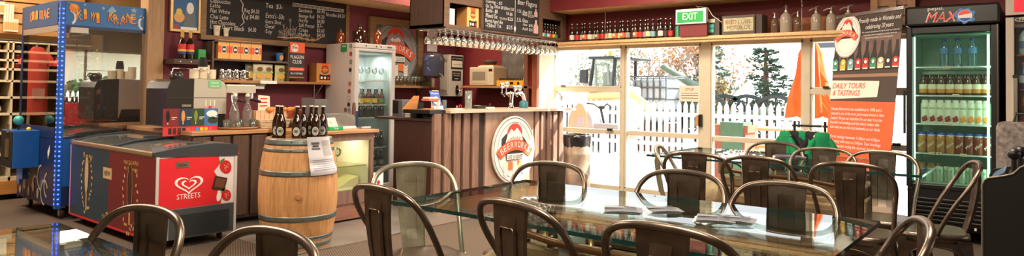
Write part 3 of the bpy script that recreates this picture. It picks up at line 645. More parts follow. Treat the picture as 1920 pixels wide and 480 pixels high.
G1 = 'metal cafe chairs around the near glass table'; G2 = 'metal cafe chairs around the far glass table'; G3 = 'metal cafe chairs at the corner table'
chair((770, 308), 247, 'pale galvanised cafe chair at the bar end of the near glass table', G1, 'pale')
chair((705, 352), -4, 'dark cafe chair at the near table, just in front of the pale one', G1)
chair((953, 381), -9, 'dark cafe chair in the middle of the near side of the big table', G1)
chair((1238, 427), 0, 'dark cafe chair nearest the viewer, cut off below, at the big table', G1)
chair((1037, 307), 187, 'dark cafe chair across the near table, in front of the round bar sign', G1)
chair((1283, 323), 184, 'brown cafe chair on the far side of the near table, behind the newspapers', G1)
chair((1475, 345), 180, 'brown cafe chair across the near table, closest to its right corner', G1)
chair((1738, 419), 106, 'metal cafe chair at the right end of the near table, cut off below', G1)
chair((1834, 305), 104, 'metal cafe chair seen side on before the tall drinks fridge', G2)
chair((1592, 308), 2, 'dark cafe chair on the near side of the far table, under the tall banner', G2)
chair((1415, 296), 4, 'dark cafe chair on the near side of the far table, second from the banner', G2)
chair((1300, 288), 6, 'dark cafe chair on the near side of the far table, by the door post', G2)
chair((1231, 274), -72, 'narrow looking pale cafe chair at the left corner of the far table', G2, 'pale')
chair((1455, 268), 184, 'dark cafe chair on the far side of the far table, left of the t-shirts', G2)
chair((1545, 279), 186, 'dark cafe chair on the far side of the far table, before the green t-shirts', G2)
chair((1655, 285), 184, 'dark cafe chair on the far side of the far table, right of the banner text', G2)
chair((288, 393), 188, 'dark cafe chair at the corner table, in front of the ice cream chest', G3)
chair((524, 436), 184, 'dark cafe chair cut off below, in front of the oak barrel', G3)

# ---------------------------------------------------------------- glass tables on old engines
tabletop = glass('table_glass', (226, 238, 234), .0, 1.5, .65); tedge = mat('glass_edge', (14, 56, 54), .12, 0, .8, coat=.5)
cast = mat('rusty_cast_iron', (150, 122, 92), .55, .3, noise=.4, nscale=9, bump=.5, bscale=30); castd = mat('oily_iron', (84, 72, 62), .4, .6, noise=.3); brass = mat('brass_fitting', (160, 132, 84), .35, .8)
pipe = mat('copper_pipe', (120, 84, 60), .35, .7); hose = mat('rubber_hose', (34, 32, 30), .6)
def glass_table(x0, y0, x1, y1, label, en, full=True):
    cx, cy = (x0 + x1) / 2, (y0 + y1) / 2; o = thing('glass_table', label, 'table', (cx, cy, 0)); hx, hy = (x1 - x0) / 2, (y1 - y0) / 2; z0, z1 = .735, .75
    b = MB(); b.quad((-hx, -hy, z1), (hx, -hy, z1), (hx, hy, z1), (-hx, hy, z1), tabletop).quad((-hx, -hy, z0), (-hx, hy, z0), (hx, hy, z0), (hx, -hy, z0), tabletop)
    for a, c in (((-hx, -hy), (hx, -hy)), ((hx, -hy), (hx, hy)), ((hx, hy), (-hx, hy)), ((-hx, hy), (-hx, -hy))): b.quad((*a, z0), (*c, z0), (*c, z1), (*a, z1), tedge)
    b.build('tabletop', None, o)
    if full:
        for yy in (-.42 * hy * 1.0, .55 * hy):
            b = MB(); b.lathe((0, yy, z1 - .001), [(.045, 0), (.045, .003), (.03, .006)], 20, steel); b.build('glass_clamp', None, o)
    # engine: block, head, pipes, studs, posts, gearbox, pulley
    L = hy * .62; R = random.Random(int(cy * 100))
    b = MB(); b.box((-.26, -L, .12), (.26, L * .78, .53)).box((-.31, -L * .95, .42), (-.26, L * .7, .49)).box((-.13, -L * .9, .04), (.13, L * .6, .12))
    for i in range(6): yy = -L * .9 + i * L * .3; b.lathe((-.27, yy, .3), [(.05, -.02), (.05, .02)], 14, axis=(1, 0, 0))
    b.build('engine_block', cast, o, bevel=.012)
    b = MB(); b.box((-.24, -L * .96, .53), (.24, L * .7, .61)); b.build('cylinder_head', cast, o, bevel=.015)
    b = MB(); b.box((-.09, -L * .9, .61), (.1, L * .6, .65)); b.build('valve_cover', castd, o, bevel=.02)
    for sx in (-1, 1):
        for i in range(7):
            yy = -L * .88 + i * L * .25; b = MB(); b.lathe((sx * .205, yy, .61), [(.02, 0), (.018, .014), (.01, .016), (.01, .04), (.006, .045)], 6, smooth=False); b.build('head_bolt', castd, o)
    for i in range(4):
        yy = -L * .75 + i * L * .42; b = MB(); b.lathe((-.15, yy, .61), [(.02, 0), (.02, .015), (.012, .018), (.014, .05), (.006, .06)], 10, brass); b.build('spark_plug', None, o)
    b = MB(); b.tube([(-.27, -L * .85, .6), (-.26, -L * .3, .635), (-.25, L * .3, .64), (-.22, L * .62, .65), (-.15, L * .66, .71)], .016, 8); b.build('coolant_pipe', pipe, o)
    for i in range(4):
        yy = -L * .75 + i * L * .42; b = MB(); b.tube([(-.15, yy, .665), (-.19, yy + .03, .7), (-.12, yy + .1, .7), (.06, yy + .2, .69), (.14, yy + .22, .62)], .007, 6); b.build('ignition_lead', hose, o)
    for i in range(4):
        yy = -L * .7 + i * L * .4; b = MB(); b.tube([(.24, yy, .56), (.33, yy, .56), (.36, yy, .46), (.36, yy, .36)], .03, 8); b.build('manifold_pipe', cast, o)
    b = MB(); b.lathe((0, L * .78, .36), [(.16, 0), (.2, .04), (.2, .1), (.12, .26), (.08, .34)], 20, axis=(0, 1, 0)); b.build('gearbox', cast, o)
    b = MB(); b.lathe((0, -L - .06, .26), [(.11, 0), (.12, .01), (.09, .025), (.12, .04), (.11, .05)], 24, axis=(0, 1, 0)); b.build('pulley', castd, o)
    b = MB(); b.lathe((0, -L - .04, .56), [(.06, 0), (.07, .01), (.05, .02), (.07, .03)], 20, axis=(0, 1, 0)); b.build('pulley', castd, o)
    for xx, yy in ((-.1, -.42 * hy), (-.1, .5 * hy)):
        b = MB(); b.cyl((xx, yy, .61), (xx, yy, z0), .04, mt=cast); b.lathe((xx, yy, z0 - .012), [(.06, 0), (.06, .011)], 18, castd); b.build('support_post', None, o)
    b = MB(); b.lathe((-.2, L * .2, .56), [(.05, 0), (.055, .01), (.055, .11), (.045, .125), (.02, .13)], 18, mat('filter_grey', (150, 156, 152), .4, .3)); b.build('oil_filter', None, o)
    for sx in (-1, 1):
        for yy in (-L * .7, L * .5): b = MB(); b.box((sx * .05, yy - .03, 0), (sx * .26, yy + .03, .05)).box((sx * .2, yy - .03, .0), (sx * .26, yy + .03, .2)); b.build('foot', castd, o)
    return o
pA = atz(735, 376, .75); pB = atz(1650, 415, .75)
glass_table(1.90, .475, 2.85, 2.17, 'large near glass table resting on a rusty engine block', 0)
glass_table(4.70, .56, 5.70, 2.40, 'far glass table by the windows, resting on an engine', 1)
glass_table(-.15, 1.2, .82, 2.64, 'corner of a glass table at bottom left of the room', 2, False)

# things lying on the tables
def newspaper(px, size, rot, label, cov, seed=0):
    p = atz(px[0], px[1], .752); o = thing('newspaper', label, 'newspaper', (p.x, p.y, .7505), radians(rot)); R = random.Random(seed); w, h = size; b = MB(); nx = 10; f = FZ(0)
    inkm = mat('newsprint_ink', (70, 70, 74), .8)
    for layer in range(3):
        vs = []; fs = []
        dx = layer * .006
        for i in range(nx + 1):
            u = -w / 2 + w * i / nx; bow = .004 * layer + .0008 + .006 * sin(pi * i / nx) * (layer / 3)
            vs += [(u + dx, -h / 2 - dx * .5, bow), (u + dx, h / 2 - dx, bow + .001)]
            if i: k = 2 * i; fs.append((k - 2, k, k + 1, k - 1))
        b.add(vs, fs, cov if layer == 2 else paper)
        b.add([(x, y, z - .0012) for x, y, z in vs], [g[::-1] for g in fs], paper)
    b.build('page', None, o); q = MB(); zt_ = .0165
    q.fquad(f, -w * .42, h * .3, w * .42, h * .4, zt_, inkm); q.fquad(f, -w * .42, -h * .05, w * .1, h * .24, zt_, mat('photo_grey', (120, 124, 130), .6))
    for k in range(6): q.fquad(f, w * .15, h * (.2 - k * .07), w * .42, h * (.225 - k * .07), zt_, inkm); q.fquad(f, -w * .42, h * (-.14 - k * .05), w * .42, h * (-.125 - k * .05), zt_, inkm)
    q.build('print', None, o); return o
gp1 = mat('newsprint', (112, 114, 122), .8, noise=.1, nscale=20)
newspaper((1163, 396), (.15, .12), -60, 'opened newspaper on the near table, leftmost and partly under the next', gp1, 1)
newspaper((1240, 396), (.13, .1), -48, 'folded newspaper on the near table, between two other papers', gp1, 2)
newspaper((1337, 413), (.14, .115), -72, 'grey newspaper on the near table, closest to the viewer', gp1, 3)
newspaper((1382, 415), (.11, .1), -78, 'thin paper tucked under the nearest newspaper, on its right', gp1, 4)
newspaper((1478, 295), (.22, .13), -70, 'magazine with a purple cover on the far table', mat('purple_cover', (120, 84, 116), .5), 5)

# ================================================================== THE BAR
YB = 4.79; FB = FY(YB); zc = aty(838, 206, YB).z
xl = aty(812, 300, YB).x; xr = WX - .25
o = thing('bar_counter', 'tall bar counter clad in upright brown boards, round sign on its front', 'bar counter', (xl, YB, 0)); O = o.location.copy()
def part(b, name, m=None, par=None, **k): return b.build(name, m, par or o, world=True, **k)
b = MB(); b.box((xl + .01, YB + .03, 0), (xr, YB + .08, zc - .04)); part(b, 'front_panel', barback)
x = xl; k = 0
cL = FB.uv(910, 300)[0]; cR = FB.uv(1000, 300)[0]
while x < xr - .05:
    if x + .1 > cL and x < cR: x = cR + .01; continue
    w = .1 if x < cL else .085
    b = MB(); b.box((x, YB - .012, 0.02), (min(x + w, xr), YB + .03, zc - .04)); part(b, 'cladding_board', barslat, bevel=.003); x += w + .045
b = MB(); b.box((cL + .0, YB + .005, .02), (cR, YB + .03, zc - .04)); part(b, 'centre_panel', wood('centre_board', (150, 118, 98), (180, 148, 126), (12, 12, 1)))
b = MB(); b.box((xl, YB - .07, 0), (xr, YB - .01, .1)); part(b, 'kickboard', wood('kick_pine', (160, 112, 74), (190, 140, 98), (1, 12, 12)))
wl = FB.uv(836, 206)[0]
b = MB(); b.box((wl, YB - .07, zc - .035), (WX - .06, YB + .5, zc), wood('worn_pine_top', (184, 156, 130), (212, 188, 164), (1, 12, 12), .35)); part(b, 'worktop', bevel=.004)
b = MB(); yl = atx(764, 206, xl).y; b.box((xl - .06, YB + .0, zc - .04), (wl, yl, zc)); part(b, 'side_ledge', blk, bevel=.004)
ye = atx(739, 240, xl).y; zsd = atx(812, 228, xl).z
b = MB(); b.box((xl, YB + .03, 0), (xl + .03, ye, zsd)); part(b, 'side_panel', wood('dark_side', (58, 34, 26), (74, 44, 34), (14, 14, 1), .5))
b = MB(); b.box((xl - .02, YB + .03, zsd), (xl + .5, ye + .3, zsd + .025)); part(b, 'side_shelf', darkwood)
b = MB(); b.box((xl + .0, YB + .08, zsd + .025), (xl + .03, YB + .16, zc - .04)); part(b, 'ledge_support', blkm); b = MB(); b.box((xl + .25, YB + .1, zsd + .02), (xl + .28, yl, zc - .04)); part(b, 'ledge_support', blkm)
# round sign
q = FB.uv(958.5, 280); rr_ = (FB.uv(998, 280)[0] - FB.uv(919, 280)[0]) / 2; rv_ = (FB.uv(958, 217)[1] - FB.uv(958, 343)[1]) / 2
o = thing('round_sign', 'oval tin brewery sign with an orange ribbon, leaning on the bar front', 'sign', (q[0], YB - .03, q[1])); f = Frame((0, 0, 0), (1, 0, 0), (0, 0, 1)); b = MB(); b.lathe((0, 0, 0), [(1, 0), (1, .015)], 48, lgrey, axis=(0, -1, 0)); b.xform(Matrix.Diagonal((rr_, 1, rv_, 1))); b.build('plate', None, o)
roundel(f, rr_ * .98, rv_ * .98, o, lwhite, d=.015)

# ================================================================== HANGING CABINET
YC = 4.88; FC = FY(YC); zb = aty(947, 63.5, YC).z; X0 = aty(832, 50, YC).x; X1 = aty(1061, 60, YC).x; Yk = atx(768, 52, X0).y; ZT = 2.86
o = thing('hanging_cabinet', 'brown wooden cabinet hung over the bar with cubbies and a menu board', 'cabinet', (X0, YC, zb))
t = .03; u_a, v_a = FC.uv(842, 60); u1_, _ = FC.uv(905, 60); u2_, _ = FC.uv(1011, 60); u3_, _ = FC.uv(1017, 60); u4_, _ = FC.uv(1053, 60)
vsh = FC.uv(870, 53)[1]; vt1 = FC.uv(870, 9)[1]; vt3 = FC.uv(1035, 37)[1]; vb3 = FC.uv(1035, 74)[1]
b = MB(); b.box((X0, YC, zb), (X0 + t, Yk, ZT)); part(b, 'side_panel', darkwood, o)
b = MB(); b.box((X1 - t, YC, zb), (X1, Yk, ZT)); part(b, 'side_panel', cabwood, o)
b = MB(); b.box((X0, YC, zb), (X1, Yk, zb + .03)); part(b, 'bottom_panel', cabwood, o)
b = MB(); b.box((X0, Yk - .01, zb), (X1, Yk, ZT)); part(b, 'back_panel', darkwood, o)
b = MB(); b.fbox(FC, X0, zb, X1, vsh, -.02, .004, cabwood).fbox(FC, X0, vt1, u1_, ZT, -.02, .004, cabwood).fbox(FC, u1_ - .01, vsh, u3_, ZT, -.02, .004, cabwood).fbox(FC, u4_, vsh, X1, ZT, -.02, .004, cabwood).fbox(FC, u3_, vt3, u4_, ZT, -.02, .004, cabwood).fbox(FC, X0, vsh, u_a, vt1, -.02, .004, cabwood); 
b.fbox(FC, u3_, zb, u4_, vb3, -.02, .004, cabwood); part(b, 'face_frame', None, o)
b = MB(); b.box((X0 + t, YC, vsh - .02), (u1_, YC + .28, vsh)); part(b, 'shelf', cabwood, o)
b = MB(); b.box((u3_ - .02, YC, vb3 - .02), (u4_ + .02, YC + .2, vb3)); part(b, 'shelf', cabwood, o)
for (a, c) in ((u1_ - .02, u1_), (u3_ - .02, u3_)): b = MB(); b.box((a, YC, zb), (c, YC + .28, ZT)); part(b, 'divider', cabwood, o)
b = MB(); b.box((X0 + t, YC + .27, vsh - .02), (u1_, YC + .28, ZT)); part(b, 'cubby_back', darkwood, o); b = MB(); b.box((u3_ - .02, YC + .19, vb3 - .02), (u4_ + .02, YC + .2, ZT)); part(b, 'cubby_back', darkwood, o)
# menu board in the cabinet
def chalk_lines(name, F, rows, d, m, parent):
    b = MB()
    for s, x0, y0, x1, h in rows:
        u0, v0 = F.uv(x0, y0); u1, _ = F.uv(x1, y0); _, v1 = F.uv(x0, y0 - h); b.text(F, s, u0, v0, u1 - u0, v1 - v0, d, m, 'l', .15)
    return b.build(name, None, parent)
f = FY(YC - .006); o = thing('menu_board', 'black chalk menu board for beer flagons in the hanging cabinet', 'chalkboard', (0, YC - .006, 0))
f0 = Frame((0, 0, 0), (1, 0, 0), (0, 0, 1)); bu0, bv0 = f.uv(907, 54.5); bu1, bv1 = f.uv(1009, 68.5)
b = MB(); b.fbox(f0, bu0, bv0 - .0, bu1, 2.6, 0, .012, board); b.build('board', None, o)
def chalkrows(rows, m, name='writing', F=f, F0=f0, dd=.014, par=None):
    b = MB()
    for s, x0, y0, x1, h in rows:
        u0, v0 = F.uv(x0, y0); u1, _ = F.uv(x1, y0); v1 = F.uv(x0, y0 - h)[1]; b.text(F0, s, u0, v0, u1 - u0, v1 - v0, dd, m, 'l', .1)
    return b.build(name, None, par)
chalkrows([('Tasting - $5', 908, 4, 940, 6), ('On Tap', 909, 14, 923, 7), ('330ml $8 500ml $10', 925, 15, 962, 6), ('Bottle - $8', 909, 22, 931, 7), ('TA $6', 947, 28, 959, 6), ('Mixed Six', 909, 32, 931, 8), ('TA ONLY', 935, 36, 949, 4), ('$25', 950, 38, 960, 6),
           ('Barrel Aged Ale', 908, 41, 941, 7), ('-750ml', 909, 50, 927, 7), ('TA', 930, 52, 938, 6), ('$25', 948, 54, 959, 7), ('1.25L -New', 968, 23, 987, 6), ('$15', 989, 26, 996, 6), ('-Refill', 977, 29, 987, 5), ('$12.50', 989, 32, 999, 5),
           ('2.5L Glass', 967, 40, 988, 7), ('-New', 978, 48, 987, 5), ('$45', 990, 50, 997, 5), ('-Refill', 977, 56, 988, 5), ('$25', 990, 58, 997, 5)], chalk, par=o)
chalkrows([('Beer Flagons', 969, 8, 1005, 10)], chalk, 'heading', par=o)
b = MB(); u, v = f.uv(964.5, 62); u, v2 = f.uv(964.5, 0)
b.fquad(f0, u - .004, v, u + .004, v2, .014, cream); b.fpoly(f0, [(u - .02, v + .05), (u, v - .0), (u + .02, v + .05), (u, v + .1)], .015, chalk); b.build('divider_line', None, o)
b = MB()
for (x, yb, yt, w) in ((1003, 32, 17, 6), (1003, 63, 38, 9)):
    u, v = f.uv(x, yb); _, vt = f.uv(x, yt); w2 = (f.uv(x + w / 2, yb)[0] - u); H = vt - v
    b.fpoly(f0, [(u - w2, v), (u + w2, v), (u + w2, v + H * .55), (u + w2 * .4, v + H * .75), (u + w2 * .4, vt), (u - w2 * .4, vt), (u - w2 * .4, v + H * .75), (u - w2, v + H * .55)], .014, mat('pink_chalk', (196, 160, 150), .9))
b.build('flagon_drawing', None, o)
# contents of the cubbies
def carton(o, F0, w, h, dp, front, side, logo=True):
    b = MB(); b.box((0, 0, 0), (w, dp, h), side); b.build('box', None, o, bevel=.003)
    b = MB(); b.fquad(F0, 0.002, 0.002, w - .002, h - .002, .0015, front)
    b.build('front_print', None, o)
    b = MB(); b.fquad(F0, w * .3, h * .78, w * .7, h * .998, .002, orange); b.fdisc(F0, w * .5, h * .66, w * .22, w * .2, .0025, ldark); b.fdisc(F0, w * .5, h * .66, w * .17, w * .15, .003, orange); b.fquad(F0, w * .3, h * .63, w * .7, h * .69, .0035, front); 
    b.prism(F0, [(w * .18, h * .12), (w * .82, h * .12), (w * .82, h * .42), (w * .6, h * .38), (w * .4, h * .38), (w * .18, h * .42)], .001, .002, blkm)
    for k in range(3): b.fdisc(F0, w * (.3 + .2 * k), h * .24, w * .07, h * .07, .004, (white, cream, redp)[k])
    b.build('logo', None, o)
kraft = mat('kraft_card', (204, 142, 76), .7); kraftl = mat('light_kraft', (232, 178, 104), .7)
p = FC.p(*FC.uv(879, 50.5)); p2 = FC.uv(900, 53)
o = thing('bottle_carton', 'orange beer carton in the left cubby of the hanging cabinet', 'box', (p.x, YC + .03, vsh)); carton(o, f0, FC.uv(901, 53)[0] - p.x, FC.uv(880, 12)[1] - vsh, .16, kraftl, kraft)
u0 = FC.uv(847, 47)[0]; u1 = FC.uv(858, 47)[0]
o = thing('notice_card', 'white card with an orange diamond in the cubby beside the carton', 'card', (X0 + .06, YC + .05, vsh)); b = MB(); w = FC.uv(857.5, 40)[0] - X0 - .05; h = FC.uv(850, 15)[1] - vsh
b.box((0, 0, 0), (w, .004, h), paper); b.build('card', None, o); b = MB(); b.fpoly(f0, [(.0, h * .55), (w * .12, h * .68), (w * .24, h * .55), (w * .12, h * .42)], .002, orange)
for k in range(7): b.fquad(f0, w * .45, h * (.25 + .09 * k), w * (.7 + .06 * (k % 3)), h * (.265 + .09 * k), .002, chalkd)
b.build('print', None, o)
# bottles
def beer_bottle(lab, h=.225, r=.031, glassm=brownglass, cap=None, lab2=None):
    def fn():
        o = thing('beer_bottle', '', 'bottle'); b = MB()
        b.lathe((0, 0, 0), [(r * .85, 0), (r, .006), (r, h * .5), (r * .93, h * .57), (r * .6, h * .68), (r * .42, h * .76), (r * .38, h * .93), (r * .46, h * .94), (r * .46, h * .97)], 16); b.build('bottle_body', glassm, o)
        b = MB(); b.lathe((0, 0, 0), [(r + .0008, h * .12), (r + .0008, h * .38)], 16, capb=False, capt=False); b.build('label_band', lab, o)
        if lab2: b = MB(); f = Frame((0, -r - .002, h * .27), (1, 0, 0), (0, 0, 1)); b.fdisc(f, 0, 0, r * .5, r * .5, 0, lab2); b.build('emblem', None, o)
        b = MB(); b.lathe((0, 0, 0), [(r * .5, h * .955), (r * .5, h * .985), (r * .4, h)], 12); b.build('cap', cap or steel, o); return o
    return fn
LC = dict(red=(196, 50, 44), green=(58, 140, 96), yellow=(226, 190, 50), white=(214, 210, 200), orange=(214, 106, 58), cream=(206, 200, 160), brown=(150, 92, 60), blue=(130, 170, 178), black=(44, 40, 42), teal=(60, 150, 130), grey=(150, 150, 146))
def labmat(c): return mat('label_' + c, LC[c], .6, noise=.25, nscale=60)
for i, c in enumerate(('red', 'white', 'teal', 'white', 'red', 'yellow', 'green')):
    x = 1018.5 + i * 5.0; u = FC.uv(x, 70)[0]
    place('bt_' + c, beer_bottle(labmat(c), .2), (u, YC + .06, vb3), 0, 'beer bottle with a %s label, %s from the left in the hanging cabinet' % (c, ORD[i]), 'beer bottles in the cabinet cubby')
# glass rack and hanging glasses
rk = thing('glass_rack', 'metal rack of rails hung under the cabinet holding glasses', 'rack', (X0, YC, zb)); 
for i in range(4):
    b = MB(); yy = YC - .03 + i * .13; b.tube([(X0 - .02, yy, zb - .025), (X1 - .05, yy, zb - .025)], .004, 6); part(b, 'rail', steel, rk)
nx = 22
for i in range(nx + 1):
    b = MB(); xx = X0 + .0 + (X1 - X0 - .1) * i / nx; b.tube([(xx, YC - .04, zb - .025), (xx, YC + .38, zb - .025)], .003, 5); part(b, 'cross_wire', steel, rk)
def wine_glass(h=.16, r=.034, up=True):
    def fn():
        o = thing('wine_glass', '', 'glass'); b = MB(); pr = [(r * .95, 0), (r * .3, .004), (.0045, .012), (.004, h * .42), (.01, h * .46), (r * .85, h * .6), (r, h * .72), (r * .86, h)]
        pr2 = [(r * .84, h * .995), (r * .97, h * .72), (r * .8, h * .6), (.004, h * .48)]
        if not up: pr = [(a, -z) for a, z in pr]; pr2 = [(a, -z) for a, z in pr2]
        b.lathe((0, 0, 0), pr + pr2, 14, capt=False); b.build('glass_body', clearglass, o); return o
    return fn
R9 = random.Random(5)
for row in range(3):
    for i in range(nx):
        xx = X0 + .05 + (X1 - X0 - .15) * (i + (.5 if row % 2 else 0)) / nx; big = i < nx - 7
        place('hang_%d' % big, wine_glass(.15 if big else .17, .036 if big else .026, False), (xx, YC + .03 + row * .13, zb - .021), 0, 'stemmed glass hanging upside down under the cabinet', 'hanging stemmed glasses')
# ================================================================== BEHIND THE BAR
def rel(o, b, name, m=None, **k): return b.build(name, m, o, world=True, **k)
# shelf run under the microwave along the window wall
Fw = FX(WX)
zmw = atx(900, 161, 7.0).z; ya = atx(868, 160, 7.0).y; yb = atx(993, 160, 7.0).y
b = MB(); b.box((6.96, yb, zmw - .03), (WX - .002, min(ya, BY - .01), zmw)); tag(b.build('back_shelf', shelfwood, bevel=.003), 'wooden shelf behind the bar carrying the microwave oven', 'shelf')
b = MB(); b.box((6.9, 5.3, .0), (WX - .01, 6.9, .86)); b.box((6.87, 5.28, .86), (WX - .005, 6.92, .9), blkm); tag(b.build('back_counter', darkwood), 'dark low counter behind the bar taps', 'counter')
F7 = FX(7.0)
o = thing('microwave_oven', 'cream microwave oven on the wooden shelf behind the bar', 'microwave', (7.0, 0, zmw)); ua, _ = F7.uv(880, 160); ub, _ = F7.uv(925, 160); zt_ = F7.uv(900, 126)[1]
yA_, yB_ = -ua, -ub; o.location.y = (yA_ + yB_) / 2; hw = abs(yA_ - yB_) / 2; H = zt_ - zmw
b = MB(); b.box((0, -hw, .01), (.3, hw, H)); b.build('casing', cream_p := mat('cream_plastic', (206, 188, 158), .4), o, bevel=.008)
f = Frame((0, 0, 0), (0, -1, 0), (0, 0, 1)); b = MB(); b.fquad(f, -hw + .02, H * .14, hw * .5, H * .9, .004, mat('oven_door', (196, 178, 150), .35)); b.fquad(f, -hw + .06, H * .3, hw * .35, H * .76, .006, mat('oven_mesh', (140, 124, 106), .3)); b.build('door', None, o)
b = MB(); b.fquad(f, hw * .62, H * .78, hw * .9, H * .9, .004, blk)
for r in range(5):
    for c in range(3): b.fquad(f, hw * (.63 + .1 * c), H * (.64 - .1 * r), hw * (.69 + .1 * c), H * (.7 - .1 * r), .004, offw)
b.build('keypad', None, o)
o2 = thing('bread_basket', 'dark round basket on a stack of papers on the microwave', 'basket', (7.12, o.location.y - .06, zmw + H)); b = MB(); b.box((-.12, -.16, 0), (.12, .12, .02), cream); b.box((-.1, -.14, .02), (.12, .1, .03), kraft); b.build('paper_stack', None, o2); b = MB(); b.lathe((0, 0, .03), [(.07, 0), (.1, .04), (.1, .06), (.05, .075)], 18); b.build('basket_body', mat('dark_wicker', (62, 52, 44), .8, noise=.3), o2)
# tiles, amplifier, red tube
b = MB(); u0, v0 = F7.uv(933, 150); u1, v1 = F7.uv(983, 96); b.fbox(FX(WX - .01), u0 * 1.03, zmw + .02, u1 * 1.03, v1 + .25, -.004, .01, mat('grey_tile', (96, 92, 86), .35, noise=.4, nscale=7)); tag(b.build('wall_mirror', None), 'grey marbled mirror panel on the wall beside the red tube', 'mirror')
o = thing('amplifier', 'yellow amplifier unit on the shelf behind the beer taps', 'amplifier', (7.0, 0, zmw)); u0, _ = F7.uv(931, 155); u1, _ = F7.uv(982, 155); yc_ = -(u0 + u1) / 2; hw = abs(u0 - u1) / 2; o.location.y = yc_; H = F7.uv(950, 151)[1] - zmw
b = MB(); b.box((0, -hw, 0), (.2, hw, H)); b.build('casing', mat('amp_yellow', (226, 160, 30), .45), o, bevel=.004); b = MB()
for k in range(16): b.box((.03, -hw + hw * 2 * k / 16, H), (.16, -hw + hw * 2 * k / 16 + .008, H + .035))
b.build('grille', steel, o); b = MB(); b.fquad(f, -hw * .0, H * .3, hw * .25, H * .75, .003, blk); b.fdisc(f, hw * .6, H * .5, .02, .02, .003, blk); b.build('dial', None, o)
pr = aty(990, 160, 5.6); pr = atx(990, 160, 7.05); o = thing('dispenser_tube', 'red cylinder with yellow labels at the end of the shelf', 'canister', (7.05, pr.y, zmw)); H = atx(990, 96, 7.05).z - zmw
b = MB(); b.lathe((0, 0, 0), [(.05, 0), (.05, H), (.03, H + .02)], 18); b.build('tube_body', redp, o); b = MB()
for z in (H * .12, H * .5): b.box((-.056, -.04, z), (-.03, .04, z + .05))
b.build('yellow_label', mat('tag_yellow', (232, 180, 40), .6), o)
b = MB(); p0 = atx(997, 100, 7.0).y; p1 = atx(1009, 100, 7.0).y; b.box((6.96, p1 + .14, .0), (7.0, p0 + .1, 1.85)); tag(b.build('partition', wood('brown_partition', (96, 56, 42), (126, 80, 60), (14, 14, 1))), 'upright brown partition at the end of the back shelves', 'partition')
# water heater and posters on the back wall
Fb = FY(BY - .22); u0, v0 = Fb.uv(842, 181); u1, v1 = Fb.uv(869, 104)
o = thing('water_heater', 'white wall-hung water boiler with black tap and notices', 'boiler', (u0, BY - .22, v0)); w = u1 - u0; H = v1 - v0
b = MB(); b.box((0, 0, 0), (w, .2, H)); b.build('casing', mat('heater_cream', (206, 196, 180), .4), o, bevel=.008)
b = MB(); b.box((-.006, .03, H * .06), (-.0, .17, H * .94)); [b.box((-.01, .04, H * (.1 + .03 * k)), (-.005, .16, H * (.115 + .03 * k)), chalkd) for k in range(3)]; [b.box((-.01, .04, H * (.82 + .03 * k)), (-.005, .16, H * (.835 + .03 * k)), chalkd) for k in range(3)]; b.mats[0] = mat('heater_cream', (206, 196, 180)); b.build('side_vent', None, o)
b = MB(); b.fquad(f0, w * .1, H * .66, w * .95, H * .97, .003, blkm); b.fquad(f0, w * .14, H * .7, w * .9, H * .86, .005, cream); b.text(f0, 'DUTY MANAGER', w * .52, H * .895, w * .7, .02, .006, cream, 'c'); [b.fpoly(f0, [(w * (.22 + .08 * k), H * (.75 + .03 * (k % 2))), (w * (.3 + .08 * k), H * (.78 - .03 * (k % 2))), (w * (.3 + .08 * k), H * (.79 - .03 * (k % 2))), (w * (.22 + .08 * k), H * (.76 + .03 * (k % 2)))], .006, ldark) for k in range(8)]; b.build('manager_notice', None, o)
b = MB(); b.fquad(f0, w * .18, H * .38, w * .82, H * .61, .003, blkm); b.text(f0, 'FREE WATER', w * .5, H * .54, w * .5, .018, .005, cream, 'c'); b.text(f0, 'AVAILABLE', w * .5, H * .49, w * .44, .018, .005, cream, 'c'); b.fquad(f0, w * .35, H * .42, w * .65, H * .435, .005, cream); b.build('water_notice', None, o)
b = MB(); b.fdisc(f0, w * .5, H * .16, w * .12, H * .12, .02, blk); b.tube([f0.p(w * .5, H * .17, .02), f0.p(w * .5, H * .17, .07), f0.p(w * .5, H * .1, .08)], .012, 8, chrome); b.tube([f0.p(w * .5, H * .18, .06), f0.p(w * .78, H * .22, .08)], .009, 6, redp); b.build('tap', None, o)
Fb2 = FY(BY - .3); u0, v0 = Fb2.uv(795, 142); u1, v1 = Fb2.uv(830, 102)
o = thing('water_dispenser', 'blue clear drink dispenser with a tap, standing beside the white boiler', 'dispenser', ((u0 + u1) / 2, BY - .3, v0)); w = (u1 - u0) / 2; H = v1 - v0
b = MB(); b.lathe((0, 0, 0), [(w, 0), (w, H * .8), (w * .8, H), (w * .3, H * 1.02)], 24, sy=.7); b.build('tank', glass('smoke_glass', (200, 204, 220), milk=.04), o)
b = MB(); b.lathe((0, 0, .01), [(w * .85, 0), (w * .85, H * .66)], 24, sy=.7); b.build('liquid', mat('blue_liquid', (100, 120, 196), .3), o); b = MB(); b.cyl((0, -w * .7, .03), (0, -w * .7 - .05, .0), .014); b.cyl((0, -w * .7 - .05, .02), (0, -w * .7 - .05, -.05), .01); b.lathe((0, 0, -.03), [(w * .6, 0), (w * .95, .03)], 20, sy=.7); b.build('tap', steel, o); b = MB(); b.box((-.03, 0, -.16), (.03, .25, -.03)); b.build('bracket', steel, o)
b = MB(); FY6 = FY(BY - .005); u0, v0 = FY6.uv(801, 96); u1, v1 = FY6.uv(820, 58); o = thing('wall_notice', 'white paper notice on the wall behind the hanging glasses', 'notice', (u0, BY - .005, v0)); b.fbox(f0, 0, 0, u1 - u0, v1 - v0, -.003, .001, paper); b.build('sheet', None, o)
